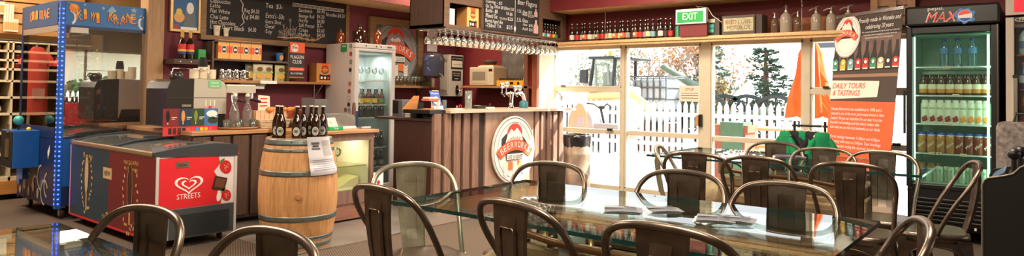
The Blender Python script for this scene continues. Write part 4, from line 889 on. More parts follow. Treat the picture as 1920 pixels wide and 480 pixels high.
# framed round sign on the wall
Fm = FY(BY - .04); u0, v1 = Fm.uv(693, 30); u1, v1b = Fm.uv(793, 40); z0 = Fm.uv(760, 160)[1]
o = thing('framed_sign', 'large framed round brewery sign on the wall behind the white fridge', 'sign', ((u0 + u1) / 2, BY - .04, z0)); W_ = (u1 - u0) / 2; H = v1 - z0; fr = wood('olive_frame', (116, 88, 56), (146, 116, 78), (1, 8, 8))
b = MB(); w = .1; b.fbox(f0, -W_, 0, -W_ + w, H, -.03, .02, fr).fbox(f0, W_ - w, 0, W_, H, -.03, .02, fr).fbox(f0, -W_ + w, H - w, W_ - w, H, -.03, .02, fr).fbox(f0, -W_ + w, 0, W_ - w, w, -.03, .02, fr); b.build('frame', None, o)
b = MB(); b.fbox(f0, -W_ + w, w, W_ - w, H - w, -.03, -.01, mat('mirror_glass', (150, 150, 146), .12, .7)); b.build('mirror_panel', None, o)
ctr = Fm.uv(742, 99); fr2 = Frame((ctr[0] - o.location.x, -.0, ctr[1] - z0), (1, 0, 0), (0, 0, 1)); rr2 = Fm.uv(783, 90)[0] - ctr[0]
roundel(fr2, rr2, rr2 * 1.06, o, mat('sign_grey', (150, 150, 148), .4), d=-.008)
# small wall shelf of wine glasses
us, vs_ = FY(BY - .2).uv(736, 160); ue, _ = FY(BY - .2).uv(804, 160)
o = thing('glass_shelf', 'brown wall shelf holding a row of upright wine glasses', 'shelf', (us, BY - .1, vs_)); b = MB(); b.box((0, -.12, -.03), (ue - us, .09, 0)); b.build('board', shelfwood, o); b = MB(); b.tube([((ue - us) * .9, .08, -.14), ((ue - us) * .9, .08, -.03), ((ue - us) * .9, -.05, -.03), ((ue - us) * .9, .08, -.14)], .008, 5); b.build('bracket', blk, o)
for r in range(2):
    for k in range(9): place('up_glass', wine_glass(.13, .038, True), (us + .06 + k * (ue - us - .08) / 9 + r * .02, BY - .16 + r * .09, vs_), 0, 'stemmed glass standing on the brown wall shelf', 'glasses on the wall shelf')
# beer taps
def tap(px, base, top, badges, label, bend):
    p = aty(px[0], base, YB + .22); o = thing('beer_tap', label, 'tap', (p.x, p.y, zc)); H = aty(px[0], top, p.y).z - zc
    b = MB(); b.lathe((0, 0, 0), [(.05, 0), (.04, .01), (.028, .03), (.026, H * .5), (.034, H * .8), (.036, H * .93), (.015, H)], 18); b.build('column', chrome, o) if not bend else None
    if bend: b = MB(); b.tube([(.06, 0, 0), (.07, 0, H * .4), (.05, 0, H * .75), (0, 0, H * .95), (-.07, 0, H * .9)], .026, 12, chrome); b.lathe((.06, 0, 0), [(.055, 0), (.055, .07), (.03, .09)], 18, mat('teal_collar', (40, 110, 120), .4)); b.build('column', None, o)
    b = MB(); b.cyl((-.12, 0, H * .88), (.02, 0, H * .9), .016); b.build('spout_bar', chrome, o)
    for k, x in enumerate(badges):
        q = aty(x[0], x[1], p.y) - o.location; h = MB(); h.cyl((q.x, -.01, H * .88), (q.x, -.01, q.z - .03), .008, mt=chrome); h.cyl((q.x, 0, H * .88), (q.x - .01, -.06, H * .7), .008, mt=chrome); hd = h.build('handle', None, o)
        b = MB(); g = Frame((q.x, -.02, q.z), (1, 0, 0), (0, 0, 1)); b.lathe((q.x, -.012, q.z), [(.036, 0), (.036, .014)], 20, chrome, axis=(0, -1, 0)); b.fdisc(g, 0, 0, .03, .036, .008, lwhite); b.fring(g, 0, 0, .024, .03, .004, .009, ldark); b.fquad(g, -.014, -.006, .014, .008, .009, mat('badge_teal', (60, 110, 100))); b.build('badge', None, hd)
tap((958, 0), 205, 171, ((940, 160), (948, 158)), 'chrome beer tap tower with two oval badges, the left one', False)
tap((976, 0), 205, 172, ((964, 165), (972, 165)), 'curved chrome beer tap with a teal collar and two badges', True)
# bar top clutter
def bt(x, dy=.12): p = aty(x, 205, YB + dy); return V(p.x, YB + dy, zc)
p = bt(878); o = thing('glass_jug', 'tall clear glass jug standing on the bar', 'jug', p); b = MB(); h = aty(878, 170, p.y).z - zc; b.lathe((0, 0, 0), [(.035, 0), (.038, .01), (.04, h), (.037, h), (.035, .015)], 20, capt=False); b.build('jug_body', glass('jug_glass', (225, 228, 215), milk=.18), o)
p = bt(863, .1); o = thing('tape_ring', 'small red ring standing beside the glass jug', 'ring', p); b = MB(); b.tube([(.02 * cos(a), 0, .026 + .02 * sin(a)) for a in [2 * pi * i / 16 for i in range(16)]], .005, 6, redp, close=True); b.build('ring_body', None, o)
p = bt(858, .07); o = thing('bottle_opener', 'tiny white stand with a pink top beside the red ring', 'opener', p); b = MB(); b.box((-.03, -.02, 0), (.05, .02, .01), white); b.lathe((-.012, 0, .01), [(.01, 0), (.004, .012), (.012, .03)], 10, mat('pinkish', (220, 150, 140))); b.build('opener_body', None, o)
p = bt(898, .2); o = thing('card_terminal', 'black card terminal lying on the bar', 'terminal', p); b = MB(); b.box((-.07, -.04, 0), (.1, .05, .035), blk); b.build('terminal_body', None, o, bevel=.006); b = MB(); b.box((-.05, -.03, .035), (.0, .03, .037), white); b.build('screen', None, o)
p = bt(918, .15); o = thing('bar_cloth', 'folded white cloth with a wooden knob on the bar', 'cloth', p); b = MB(); b.box((-.06, -.03, 0), (.06, .04, .018), white); b.lathe((.0, 0, .018), [(.008, 0), (.006, .02), (.014, .04)], 10, darkwood); b.build('cloth_body', None, o, bevel=.004)
# leaflets
p = aty(822, 203, YB + .1); o = thing('leaflet_stand', 'blue leaflet in a clear slanting holder on the bar end', 'leaflet', (p.x, YB + .1, zc)); h = aty(822, 169, YB + .1).z - zc
f = Frame((0, 0, 0), (1, 0, 0), (-.15, .25, 1)); b = MB(); b.fbox(f, -.06, .0, .075, h, -.004, 0, mat('leaflet_blue', (62, 92, 168), .5)); b.fdisc(f, .01, h * .45, .045, .05, .002, cream); b.fdisc(f, .01, h * .5, .03, .02, .003, mat('map_yellow', (220, 190, 110))); b.fquad(f, -.06, 0, .075, h * .2, .003, paper); b.text(f, 'Wanaka', -.05, h * .82, .11, .02, .003, lwhite); b.build('leaflet_sheet', None, o)
b = MB(); b.box((-.07, -.03, 0), (.14, .1, .006)).box((.085, .02, 0), (.14, .03, .1)); b.build('holder', clearglass, o)
p = aty(803, 203, YB + .14); o = thing('recipe_holder', 'wooden slanted holder with papers and orange rack at the bar end', 'holder', (p.x, YB + .16, zc)); b = MB(); b.prism(Frame((0, .0, 0), (1, 0, 0), (0, 0, 1)), [(-.16, 0), (.03, 0), (.06, .14), (-.0, .14)], -.2, -.18); b.build('wedge', wood('holder_wood', (166, 104, 50), (190, 128, 66)), o)
b = MB(); b.box((-.02, -.05, .09), (.12, .06, .115), mat('salmon_card', (206, 110, 90))); b.box((-.01, -.05, .115), (.11, .05, .13), cream); b.build('papers', None, o); b = MB()
for xx in (-.0, .03, .08, .1): b.tube([(xx, -.06, 0), (xx + .01, -.06, .12)], .003, 5)
b.box((-.02, -.07, 0), (.13, .08, .006)); b.build('wire_rack', mat('orange_wire', (220, 140, 80), .4), o)
p = aty(813, 160, 5.3); o = thing('cafe_phone', 'beige phone handset standing behind the leaflets', 'phone', (p.x, 5.25, zc)); b = MB(); b.box((-.06, 0, 0), (.04, .03, .2)); b.build('handset', cream_p, o, bevel=.01)
# espresso grinder and till on the low return shelf
p = atx(747, 215, xl + .2); o = thing('toaster_oven', 'black and grey oven beside the white fridge', 'oven', (p.x + .1, p.y - .0, zsd + .025)); h = atx(747, 186, xl + .2).z - zsd
b = MB(); b.box((-.12, -.08, 0), (.12, .08, h - .03)); b.build('casing', mat('oven_grey', (110, 112, 110), .4, .5), o, bevel=.006); b = MB(); b.fquad(Frame((-.12, 0, 0), (0, -1, 0), (0, 0, 1)), -.07, h * .15, .02, h * .8, .003, blk); b.box((.02, -.1, .0), (.12, -.08, h - .03), blkm)
for k in range(4): b.lathe((.07, -.1, h * (.15 + .18 * k)), [(.016, 0), (.014, .02)], 12, steel, axis=(0, -1, 0))
b.build('control_panel', None, o)
p = atx(758, 215, xl + .1); o = thing('cup_stack', 'stack of white cups and lids at the end of the low shelf', 'cups', (p.x + .06, p.y - .04, zsd + .025)); b = MB()
for k in range(5): b.box((-.05, -.04, k * .026), (.05, .04, k * .026 + .02))
b.build('lid_stack', offw, o, bevel=.004); b = MB(); b.box((-.05, -.14, .0), (.05, -.06, .16)); b.build('side_box', blkm, o)

# ================================================================== WHITE GLASS DOOR FRIDGE
def fridge_box(o, w, dp, h, th, outm, inm, z0, front_glass, shelves, shelfm, zi0, zi1):
    """hollow cabinet whose open front faces -Y in its own frame"""
    b = MB(); b.box((0, .03, z0), (th, dp, h)); b.build('side_panel', outm, o, bevel=.004)
    b = MB(); b.box((w - th, .03, z0), (w, dp, h)); b.build('side_panel', outm, o, bevel=.004)
    b = MB(); b.box((th, dp - .03, z0), (w - th, dp, h)); b.build('back_panel', inm, o)
    b = MB(); b.box((th, .03, zi1), (w - th, dp - .03, h)); b.build('top_panel', outm, o)
    b = MB(); b.box((th, .03, z0), (w - th, dp - .03, zi0)); b.build('bottom_panel', outm, o)
    b = MB(); b.box((th, .04, zi0), (th + .008, dp - .03, zi1)).box((w - th - .008, .04, zi0), (w - th, dp - .03, zi1)).box((th, .04, zi1 - .008), (w - th, dp - .03, zi1)).box((th, .04, zi0), (w - th, dp - .03, zi0 + .008)); b.build('liner', inm, o)
    for z in shelves:
        b = MB(); b.box((th + .01, .06, z - .006), (w - th - .01, .068, z + .006)); b.box((th + .01, dp - .06, z - .006), (w - th - .01, dp - .05, z + .004))
        n = int((w - 2 * th) / .03)
        for i in range(n): x = th + .015 + i * (w - 2 * th - .03) / (n - 1); b.box((x, .065, z - .004), (x + .004, dp - .05, z))
        b.build('wire_shelf', shelfm, o)
YF = 6.29 * 1.0; Ff = FY(YF); u0 = Ff.uv(664, 80)[0]; u1 = Ff.uv(739, 86)[0]; vt = Ff.uv(700, 83)[1]; vb = Ff.uv(716, 351)[1]
wm_ = mat('fridge_grey_white', (196, 186, 184), .45)
o = thing('display_fridge', 'tall white glass-door drinks fridge beside the framed round sign', 'fridge', (u0, YF, 0)); w = u1 - u0; yback = atx(612, 82, u0).y - YF
u0w, ww, vtw = u0, w, vt; inw = mat('fridge_liner', (190, 200, 196), .5)
zsl = [Ff.uv(700, y)[1] for y in (150, 197, 221, 278, 315)]
fridge_box(o, w, yback, vt, .04, wm_, inw, .06, None, zsl, mat('shelf_wire', (210, 206, 190), .4), vb + .06, vt - .1)
fr_ = mat('fridge_frame_white', (214, 208, 206), .4); zi0, zi1 = vb + .05, Ff.uv(700, 97)[1]
b = MB(); t = .055; b.box((0, -.03, vb), (t, .03, vt - .06)).box((w - t, -.03, vb), (w, .03, vt - .06)).box((t, -.03, zi1), (w - t, .03, vt - .06)).box((t, -.03, vb), (w - t, .03, zi0)); b.build('door_frame', fr_, o, bevel=.005)
b = MB(); b.quad((t, -.0, zi0), (w - t, -.0, zi0), (w - t, -.0, zi1), (t, -.0, zi1)); b.build('door_glass', glass('fridge_glass', (232, 240, 236), milk=.04, boost=1.3), o)
b = MB(); b.box((0, -.03, vt - .055), (w, .03, vt)); b.build('header', fr_, o, bevel=.004); b = MB()
for uu in (.25, .5, .62): b.fdisc(f0, w * uu, vt - .028, .01, .01, .032, blk)
b.fquad(f0, w * .78, vt - .034, w * .9, vt - .02, .032, mat('digital_blue', (70, 90, 160))); b.build('header_button', None, o)
b = MB(); b.box((.02, -.055, Ff.uv(668, 238)[1]), (.04, -.03, Ff.uv(668, 208)[1])); b.build('door_handle', mat('handle_blue', (50, 70, 120), .4), o)
Fs = Frame((0, 0, 0), (0, -1, 0), (0, 0, 1)); Fsw = FX(u0)
for (x, y, c) in ((658, 86, 'grey'), (658, 101, 'red'), (658, 116, 'grey'), (657, 131, 'black'), (656, 157, 'orange'), (655, 171, 'red'), (654, 184, 'white'), (654, 196, 'black'), (648, 206, 'brown'), (655, 207, 'grey')):
    uu, vv = Fsw.uv(x, y); b = MB(); b.fdisc(Fs, uu + YF, vv, .026, .026, .002, labmat(c), 20); b.fring(Fs, uu + YF, vv, .026, .026, .005, .003, ldark, 20); b.build('cap_sticker', None, o)
uu, vv = Fsw.uv(645, 90); b = MB(); b.fquad(Fs, uu + YF - .06, vv - .045, uu + YF + .06, vv + .045, .003, greenp); b.text(Fs, 'OPEN', uu + YF, vv + .01, .08, .02, .004, lwhite, 'c'); b.fpoly(Fs, [(uu + YF - .01, vv - .045), (uu + YF, vv - .07), (uu + YF + .01, vv - .045)], .003, greenp); b.build('green_sticker', None, o)
for k, z in enumerate(zsl):
    for i in range(5):
        for j in range(2):
            if k == 0: 
                if j == 0: place('fr_glass', wine_glass(.15, .033, True), (u0 + .1 + i * (w - .2) / 4, YF + .12, z + .004), 0, 'clear glass chilling on the top shelf of the white fridge', 'glasses in the white fridge')
                continue
            c = ['yellow' if i in (1, 2, 3) else 'green', 'black', 'black', 'grey'][k - 1] if k > 0 else 'white'
            place('wf_%s' % c, beer_bottle(labmat(c), .2), (u0 + .09 + i * (w - .18) / 4, YF + .11 + j * .09, z + .004), 0, 'beer bottle with a %s label inside the white fridge' % c, 'bottles in the white fridge, %s labels' % c)
# flagons on top
for x, h, r, m_, lb in ((638, 29, .05, amberglass, 'slim amber flagon on top of the white fridge, leftmost'), (674, 37, .085, brownglass, 'big dark flagon on top of the white fridge, in the middle'), (708, 33, .05, amberglass, 'amber flagon on top of the white fridge, on the right')):
    yy = {638: YF + .35, 674: YF + .16, 708: YF + .1}[x]; p = aty(x, 83, yy); H = p.z - aty(x, 83 + h, yy).z
    o = thing('flagon', lb, 'bottle', (p.x, yy, vt)); b = MB(); b.lathe((0, 0, 0), [(r, 0), (r, H * .6), (r * .85, H * .7), (r * .3, H * .8), (r * .25, H * .94), (r * .3, H * .95)], 20); b.build('bottle_body', m_, o); b = MB(); b.lathe((0, 0, H * .93), [(r * .34, 0), (r * .34, H * .07)], 12); b.build('cap', blk, o)

# ================================================================== CHALK WALL
Fc = FY(BY - .03); f = FY(BY - .03)
o = thing('chalkboard', 'long black chalkboard menu of coffees and snacks on the maroon wall', 'chalkboard', (0, BY - .03, 0))
cu0 = Fc.uv(385, 60)[0]; cu1 = Fc.uv(647, 60)[0]; cb_ = Fc.uv(500, 74.5)[1]
b = MB(); b.fbox(f0, cu0, cb_, cu1, 2.3, -.02, 0, board); b.build('board', None, o)
b = MB(); b.fbox(f0, cu0 - .06, cb_ - .05, cu1 + .0, cb_, -.03, .03, wood('board_frame', (112, 80, 48), (146, 108, 66), (1, 12, 12))).fbox(f0, cu1, cb_ - .05, cu1 + .05, 2.3, -.03, .02).fbox(f0, cu0 - .06, cb_, cu0, 2.3, -.03, .02); b.mats[0] = MATS['board_frame']; b.build('board_frame', MATS['board_frame'], o)
chalkrows([('Cappuccino', 394, 4, 432, 8), ('Latte', 394, 13, 413, 8), ('Flat White', 394, 23, 431, 8), ('Chai Latte', 394, 34, 428, 8), ('Hot Chocolate', 394, 44, 441, 8), ('Long Short Black', 394, 53, 458, 9), ('Reg $4.30', 458, 23, 486, 8), ('Lg $4.80', 458, 34, 486, 8), ('$4.30', 465, 59, 480, 8),
           ('Tea  $3-', 498, 14, 530, 9), ("Extra's -50c", 498, 33, 533, 9), ('·Extra Shot', 496, 43, 527, 7), ('·Decaf', 496, 52, 515, 7), ('·Soy', 496, 62, 510, 8)], chalk, F=f, par=o, dd=.002)
chalkrows([('Sandwich', 560, 22, 585, 7), ('Sausage Roll', 560, 32, 589, 7), ('Hot Pie', 560, 41, 577, 7), ('Soft Pretzel', 560, 50, 589, 7), ('Crisps', 560, 59, 577, 7), ('Muffins', 560, 67, 581, 6)], chalk, F=f, par=o, dd=.002)
chalkrows([('$6.90', 594, 24, 609, 7), ('$4.20', 594, 34, 608, 7), ('$4.80', 594, 43, 608, 7), ('$3-', 594, 51, 605, 7), ('$2.60', 594, 60, 608, 7), ('$4.50', 594, 69, 609, 7), ('Noodles $4.50', 611, 30, 646, 7)], chalk, F=f, par=o, dd=.002)
b = MB(); u0, v0 = f.uv(548, 6); u1, v1 = f.uv(645, 20)
n = 40
for i in range(n): a = u0 + (u1 - u0) * i / n; c = u0 + (u1 - u0) * (i + 1) / n; b.fpoly(f0, [(a, v0 - .0), (c, v0 + .0), (c, v0 + .006), (a, v0 + .006)], .002, chalk); b.fpoly(f0, [(a, v0 - .035), (c, v0 - .035), (c, v0 - .029), (a, v0 - .029)], .002, chalk); b.fpoly(f0, [(a, v0 - .03), (a + .008, v0 - .03), (c, v0), (c - .008, v0)], .002, chalk)
b.build('border_drawing', None, o)
b = MB(); R6 = random.Random(2)
for (x, y, s, m_) in ((527, 62, .035, chalkd), (540, 60, .05, chalkd), (548, 66, .045, chalkd), (534, 68, .04, chalkd), (557, 68, .04, chalkd), (566, 70, .035, chalkd), (575, 73, .03, chalko), (586, 74, .03, chalko), (596, 73, .02, chalko), (551, 55, .03, chalkd), (532, 48, .02, chalkd), (544, 38, .02, chalkd)):
    u, v = f.uv(x, y)
    for k in range(5): a = k * 2 * pi / 5 + R6.random(); g = rotF(f0, u, v, a); b.fring(g, s * .6, 0, s * .55, s * .28, s * .1, .002, m_, 14)
pts = [f.uv(*q) for q in ((520, 70), (540, 72), (560, 71), (580, 76), (592, 76), (604, 70))]
for a, c in zip(pts[:-1], pts[1:]): b.fpoly(f0, [(a[0], a[1]), (c[0], c[1]), (c[0], c[1] + .01), (a[0], a[1] + .01)], .003, chalko)
for q0, q1 in (((544, 66), (544, 38)), ((534, 66), (531, 48)), ((552, 66), (556, 50))):
    a = f.uv(*q0); c = f.uv(*q1); b.fpoly(f0, [(a[0] - .003, a[1]), (a[0] + .003, a[1]), (c[0] + .003, c[1]), (c[0] - .003, c[1])], .002, chalkd)
a, v = f.uv(452, 0), 0; pts = [f.uv(*q) for q in ((450, 0), (455, 8), (453, 20), (456, 25), (453, 30), (457, 42), (450, 48))]
for a, c in zip(pts[:-1], pts[1:]): b.fpoly(f0, [(a[0], a[1]), (a[0] + .01, a[1]), (c[0] + .01, c[1]), (c[0], c[1])], .002, chalk)
b.build('flower_drawing', None, o)
# picture
Fp = FY(BY - .03); u0, v0 = Fp.uv(318, 58); u1, v1 = Fp.uv(375, 61); o = thing('framed_picture', 'gold framed blue picture high on the wall beside the wooden post', 'picture', (u0, BY - .03, v0)); w = u1 - u0; H = .6; gold = mat('gold_frame', (196, 160, 96), .35, .5); t = .025
b = MB(); b.fbox(f0, 0, 0, t, H, -.02, .015).fbox(f0, w - t, 0, w, H, -.02, .015).fbox(f0, t, 0, w - t, t, -.02, .015).fbox(f0, t, H - t, w - t, H, -.02, .015); b.build('frame', gold, o)
b = MB(); b.fquad(f0, t, t, w - t, H - t, 0, mat('picture_blue', (30, 92, 150), .5)); b.fquad(f0, t, t, w * .3, H * .12, .001, mat('picture_check', (150, 70, 50))); b.fdisc(f0, w * .3, H * .25, w * .17, H * .09, .001, mat('pic_peach', (226, 166, 90))); b.fdisc(f0, w * .29, H * .34, w * .1, H * .06, .002, mat('pic_yellow', (226, 196, 70))); b.fpoly(f0, [(w * .45, H * .1), (w * .85, H * .1), (w * .8, H * .35), (w * .68, H * .5), (w * .5, H * .42)], .001, mat('pic_grey', (96, 104, 110))); b.fquad(f0, w * .35, t, w * .9, H * .09, .002, paper); b.fdisc(f0, w * .65, H * .42, w * .12, H * .1, .002, lwhite); b.build('print', None, o)
# small bracket shelf with syrup bottles
Ys = BY - .16; u0 = FY(Ys).uv(320, 110)[0]; u1 = FY(Ys).uv(365, 113)[0]; v0 = FY(Ys).uv(340, 111)[1]
b = MB(); b.box((u0, BY - .24, v0 - .05), (u1, BY - .002, v0)); so = b.build('syrup_shelf', darkwood); tag(so, 'short dark wall shelf holding two syrup bottles', 'shelf'); sc_ = MB()
for uu in (.25, .7): sc_.fdisc(FY(BY - .241), u0 + (u1 - u0) * uu, v0 - .025, .006, .006, .001, white)
sc_.build('screw_cap', None, so)
def syrup():
    o = thing('syrup_bottle', '', 'bottle'); b = MB(); b.lathe((0, 0, 0), [(.036, 0), (.038, .01), (.038, .17), (.015, .21), (.013, .27), (.016, .272), (.016, .28)], 18); b.build('bottle_body', mat('syrup_dark', (40, 22, 16), .1, coat=.4), o)
    b = MB(); b.lathe((0, 0, .055), [(.0388, 0), (.0388, .1)], 18, redp, capb=False, capt=False); b.lathe((0, 0, .055), [(.0392, .0), (.0392, .028)], 18, mat('syrup_blue', (40, 60, 120)), capb=False, capt=False); b.lathe((0, 0, .08), [(.0394, 0), (.0394, .022)], 18, mat('syrup_yellow', (226, 170, 60)), capb=False, capt=False); b.build('label_band', None, o); b = MB(); b.lathe((0, 0, .22), [(.014, 0), (.017, .01), (.017, .07), (.01, .08)], 12); b.build('cap', mat('cap_gold', (200, 156, 60), .5), o); return o
for i, x in enumerate((341, 356)): p = aty(x, 110, BY - .14); place('syrup', syrup, (p.x, BY - .14, v0), 0, ['syrup bottle with a gold cap, nearer the post, on the small dark shelf', 'syrup bottle next to the green box on the small dark shelf'][i], 'syrup bottles')
p = aty(374, 112, BY - .14); b = MB(); b.box((-.03, -.04, 0), (.045, .04, .11), mat('green_box', (40, 150, 70), .4)); b.box((-.026, -.043, .055), (.04, -.04, .06), greenp); o = b.build('tea_box', None); o.location = (p.x, BY - .14, v0); tag(o, 'small bright green box beside the syrup bottles', 'box')
sb = MB(); sb.box((u1 - .002, BY - .22, v0 - .012), (p.x + .08, BY - .002, v0 - .0)); sb.build('board', darkwood, so)
# cubby unit under the board
Yu = BY - .2; FU = FY(Yu); ux0 = FU.uv(398, 100)[0]; ux1 = FU.uv(543, 100)[0]; zt_ = cb_ - .055; zm = FU.uv(470, 112.5)[1]; zl = FU.uv(530, 152.5)[1]; uxe = FU.uv(628, 152)[0]
o = thing('wall_cubby', 'dark wooden wall unit of open compartments under the chalkboard', 'shelf unit', (ux0, Yu, zl)); dk = wood('cubby_wood', (70, 52, 42), (98, 76, 62), (1, 14, 14))
for nm, a, c in (('upright', (ux0, Yu, zl), (ux0 + .02, BY, zt_)), ('upright', (ux1 - .02, Yu, zl), (ux1, BY, zt_)), ('board', (ux0 + .02, Yu, zm - .02), (ux1 - .02, BY, zm)), ('top_board', (ux0, Yu, zt_ - .015), (ux1, BY, zt_))):
    b = MB(); b.box(a, c); part(b, nm, dk, o)
b = MB(); b.box((ux0 + .02, BY - .01, zl), (ux1 - .02, BY - .002, zt_ - .015)); part(b, 'back_board', mat('cubby_back', (58, 34, 40), .7), o)
b = MB(); b.box((FU.uv(415, 150)[0], Yu - .03, zl - .028), (uxe, BY - .001, zl)); tag(b.build('long_shelf', shelfwood, bevel=.003), 'long light-edged wall shelf over the coffee counter', 'shelf')
b = MB(); u = FU.uv(606, 158)[0]; b.tube([(u, BY - .02, zl - .03), (u, BY - .02, zl - .3)], .01, 6).tube([(u, Yu + .02, zl - .035), (u, BY - .02, zl - .2)], .008, 6); tag(b.build('shelf_bracket', steel), 'grey metal bracket under the right end of the long shelf', 'bracket')
ub0 = FU.uv(410, 100)[0]; ub1 = FU.uv(492, 100)[0]; bw = (ub1 - ub0) / 4; bh = zm + .0; hh = FU.uv(440, 76)[1] - zm
for i in range(4):
    def fn():
        o = thing('gift_box', '', 'box'); b = MB(); b.box((0, 0, 0), (bw - .004, .16, hh), kraftl); b.build('box', None, o, bevel=.002)
        b = MB(); b.fquad(f0, 0, hh * .33, bw - .004, hh * .68, .002, orange); b.fdisc(f0, bw * .5, hh * .5, bw * .26, hh * .22, .003, cream); b.fdisc(f0, bw * .5, hh * .5, bw * .22, hh * .18, .004, ldark); b.fquad(f0, bw * .35, hh * .44, bw * .65, hh * .56, .005, cream); b.build('print', None, o); return o
    place('gift', fn, (ub0 + i * bw, Yu + .01, zm), 0, ['leftmost', 'second from left', 'third from left', 'rightmost'][i] + ' of the four kraft boxes with an orange band under the chalkboard', 'kraft boxes in the wall unit')
p = FU.uv(531, 113.5); b = MB(); b.lathe((0, 0, 0), [(.03, 0), (.045, .095), (.048, .1)], 20, mat('noodle_blue', (60, 130, 190), .5)); b.lathe((0, 0, .1), [(.049, 0), (.0, .004)], 20, cream, capt=False); o = thing('noodle_cup', 'blue instant noodle cup alone in the dark compartment', 'cup', (p[0] + .0, Yu + .08, zm)); b.build('cup_body', None, o); b = MB(); b.fdisc(Frame((0, -.043, .045), (1, 0, 0), (0, -.12, 1)), 0, 0, .025, .03, .003, mat('noodle_orange', (220, 150, 90))); b.build('print', None, o)
# paper cups standing on the frame ledge
for i, (x, y, h, lb) in enumerate(((406.5, 65.5, 19, 'larger white paper cup standing on the chalkboard ledge'), (424, 67, 15, 'smaller white paper cup standing on the chalkboard ledge'))):
    p = aty(x, y, BY - .06); H = aty(x, y - h, BY - .06).z - p.z; o = thing('paper_cup', lb, 'cup', (p.x, BY - .055, cb_ + .001)); b = MB(); b.lathe((0, 0, 0), [(H * .27, 0), (H * .36, H * .9), (H * .4, H * .92), (H * .38, H)], 18, sy=.6); b.build('cup_body', cream, o); b = MB(); f9 = Frame((0, -H * .2, H * .5), (1, 0, 0), (0, -.1, 1)); b.fring(f9, 0, 0, H * .14, H * .12, H * .03, .005, kraft, 16); b.build('stamp', None, o)
tagm = MB()
# poster on the unit
Fp = FY(Yu - .005); u0, v1 = Fp.uv(543.5, 79); u1, v0 = Fp.uv(570, 148); o = thing('poster', 'orange and black FLAGON CLUB poster on the end of the wall unit', 'poster', (u0, Yu - .006, v0)); w = u1 - u0; H = v1 - v0
b = MB(); b.fbox(f0, 0, 0, w, H, -.004, 0, ldark); b.build('sheet', None, o); b = MB(); b.fquad(f0, 0, H * .72, w, H, .001, orange); b.fquad(f0, 0, H * .22, w, H * .31, .001, orange); b.fquad(f0, 0, .01, w, H * .05, .001, orange); b.text(f0, 'FLAGON', w * .5, H * .56, w * .86, H * .09, .002, lwhite, 'c'); b.text(f0, 'CLUB', w * .5, H * .42, w * .6, H * .1, .002, lwhite, 'c'); b.text(f0, 'ASK OUR STAFF', w * .5, H * .24, w * .8, H * .04, .002, lwhite, 'c'); b.text(f0, 'BE A MEMBER', w * .5, H * .12, w * .8, H * .05, .002, lwhite, 'c'); b.build('lettering', None, o)
roundel(Frame((w * .33, -.001, H * .85), (1, 0, 0), (0, 0, 1)), w * .26, H * .12, o, lwhite, d=0, full=False)
# chips, mugs, carton on the long shelf
chipm = mat('chip_bag_cream', (226, 218, 184), .35, noise=.15, nscale=20); chipg = mat('chip_green', (150, 170, 96), .4)
def chipbag(mm, label_c):
    def fn():
        o = thing('crisp_packet', '', 'packet'); w, H = .13, .19; b = MB(); nx_, ny = 8, 10; vs = []; fs = []
        for s_ in (-1, 1):
            for j in range(ny + 1):
                for i in range(nx_ + 1): u = i / nx_ * 2 - 1; v = j / ny; th = .032 * max(0, (1 - u ** 4)) * max(0, sin(pi * v)) ** .5 if 0 < j < ny else 0; vs.append((u * w / 2 * (1 - .06 * sin(pi * v)), s_ * th, v * H))
        K = (nx_ + 1) * (ny + 1)
        for s_ in range(2):
            for j in range(ny):
                for i in range(nx_): a = s_ * K + j * (nx_ + 1) + i; q = (a, a + 1, a + nx_ + 2, a + nx_ + 1); fs.append(q if s_ == 0 else q[::-1])
        b.add(vs, fs, mm, True); b.build('bag', None, o); b = MB(); f9 = Frame((0, -.034, 0), (1, 0, 0), (0, 0, 1)); b.fdisc(f9, 0, H * .68, .035, .025, .002, mat('chip_brown', (110, 70, 40))); b.fdisc(f9, 0, H * .3, .045, .03, .002, mat('chip_gold', (206, 160, 70))); b.fquad(f9, -.05, H * .46, .05, H * .56, .002, label_c); b.build('print', None, o); return o
    return fn
for i, (x, k, lb) in enumerate(((469, 'd', 'dull green crisp packet leaning at the back left of the group on the long shelf'), (484, 'c', 'cream and green crisp packet, second from left on the long shelf'), (501, 'c', 'cream crisp packet in the middle of the long shelf group'), (524, 'g', 'crisp packet with a green top, rightmost on the long shelf'))):
    p = aty(x, 150, Yu + .07 + (.04 if k == 'd' else 0)); place('chip' + k, chipbag({'d': mat('chip_dull', (130, 130, 96), .4), 'c': chipm, 'g': mat('chip_lime', (214, 214, 160), .4)}[k], chipg), (p.x, p.y, zl), 0, lb)
mugs = [('first', 414), ('second', 427), ('third', 441), ('fourth', 455)]
for i, (nm, x) in enumerate(mugs):
    def fn():
        o = thing('milk_jug', '', 'jug'); b = MB(); b.lathe((0, 0, 0), [(.038, 0), (.042, .01), (.036, .07), (.033, .1), (.037, .115), (.034, .115), (.03, .1)], 20, capt=False); b.build('jug_body', chrome, o); b = MB(); b.tube([(.035, 0, .1), (.07, 0, .09), (.07, 0, .03), (.04, 0, .02)], .005, 6); b.build('handle', chrome, o); return o
    p = aty(x, 150, Yu + .06); place('mug', fn, (p.x, p.y, zl), -.3, 'polished steel milk jug on the long shelf, %s from the coffee machine side' % nm, 'steel milk jugs')
p = aty(610, 153, Yu + .02); o = thing('bottle_carton', 'orange beer carton at the right end of the long shelf', 'box', (FU.uv(593, 153)[0], Yu + .0, zl)); carton(o, f0, FU.uv(627, 154)[0] - o.location.x - .02, FU.uv(610, 119)[1] - zl, .15, kraft, wood('kraft_side', (160, 100, 50), (176, 116, 60)))
p = FU.uv(498, 150); b = MB(); b.fbox(FY(Yu - .034), FU.uv(485, 150)[0], zl - .032, FU.uv(516, 150)[0], zl + .002, 0, .003, paper); tag(b.build('price_strip', None), 'white price strip on the edge of the long shelf', 'price tag')
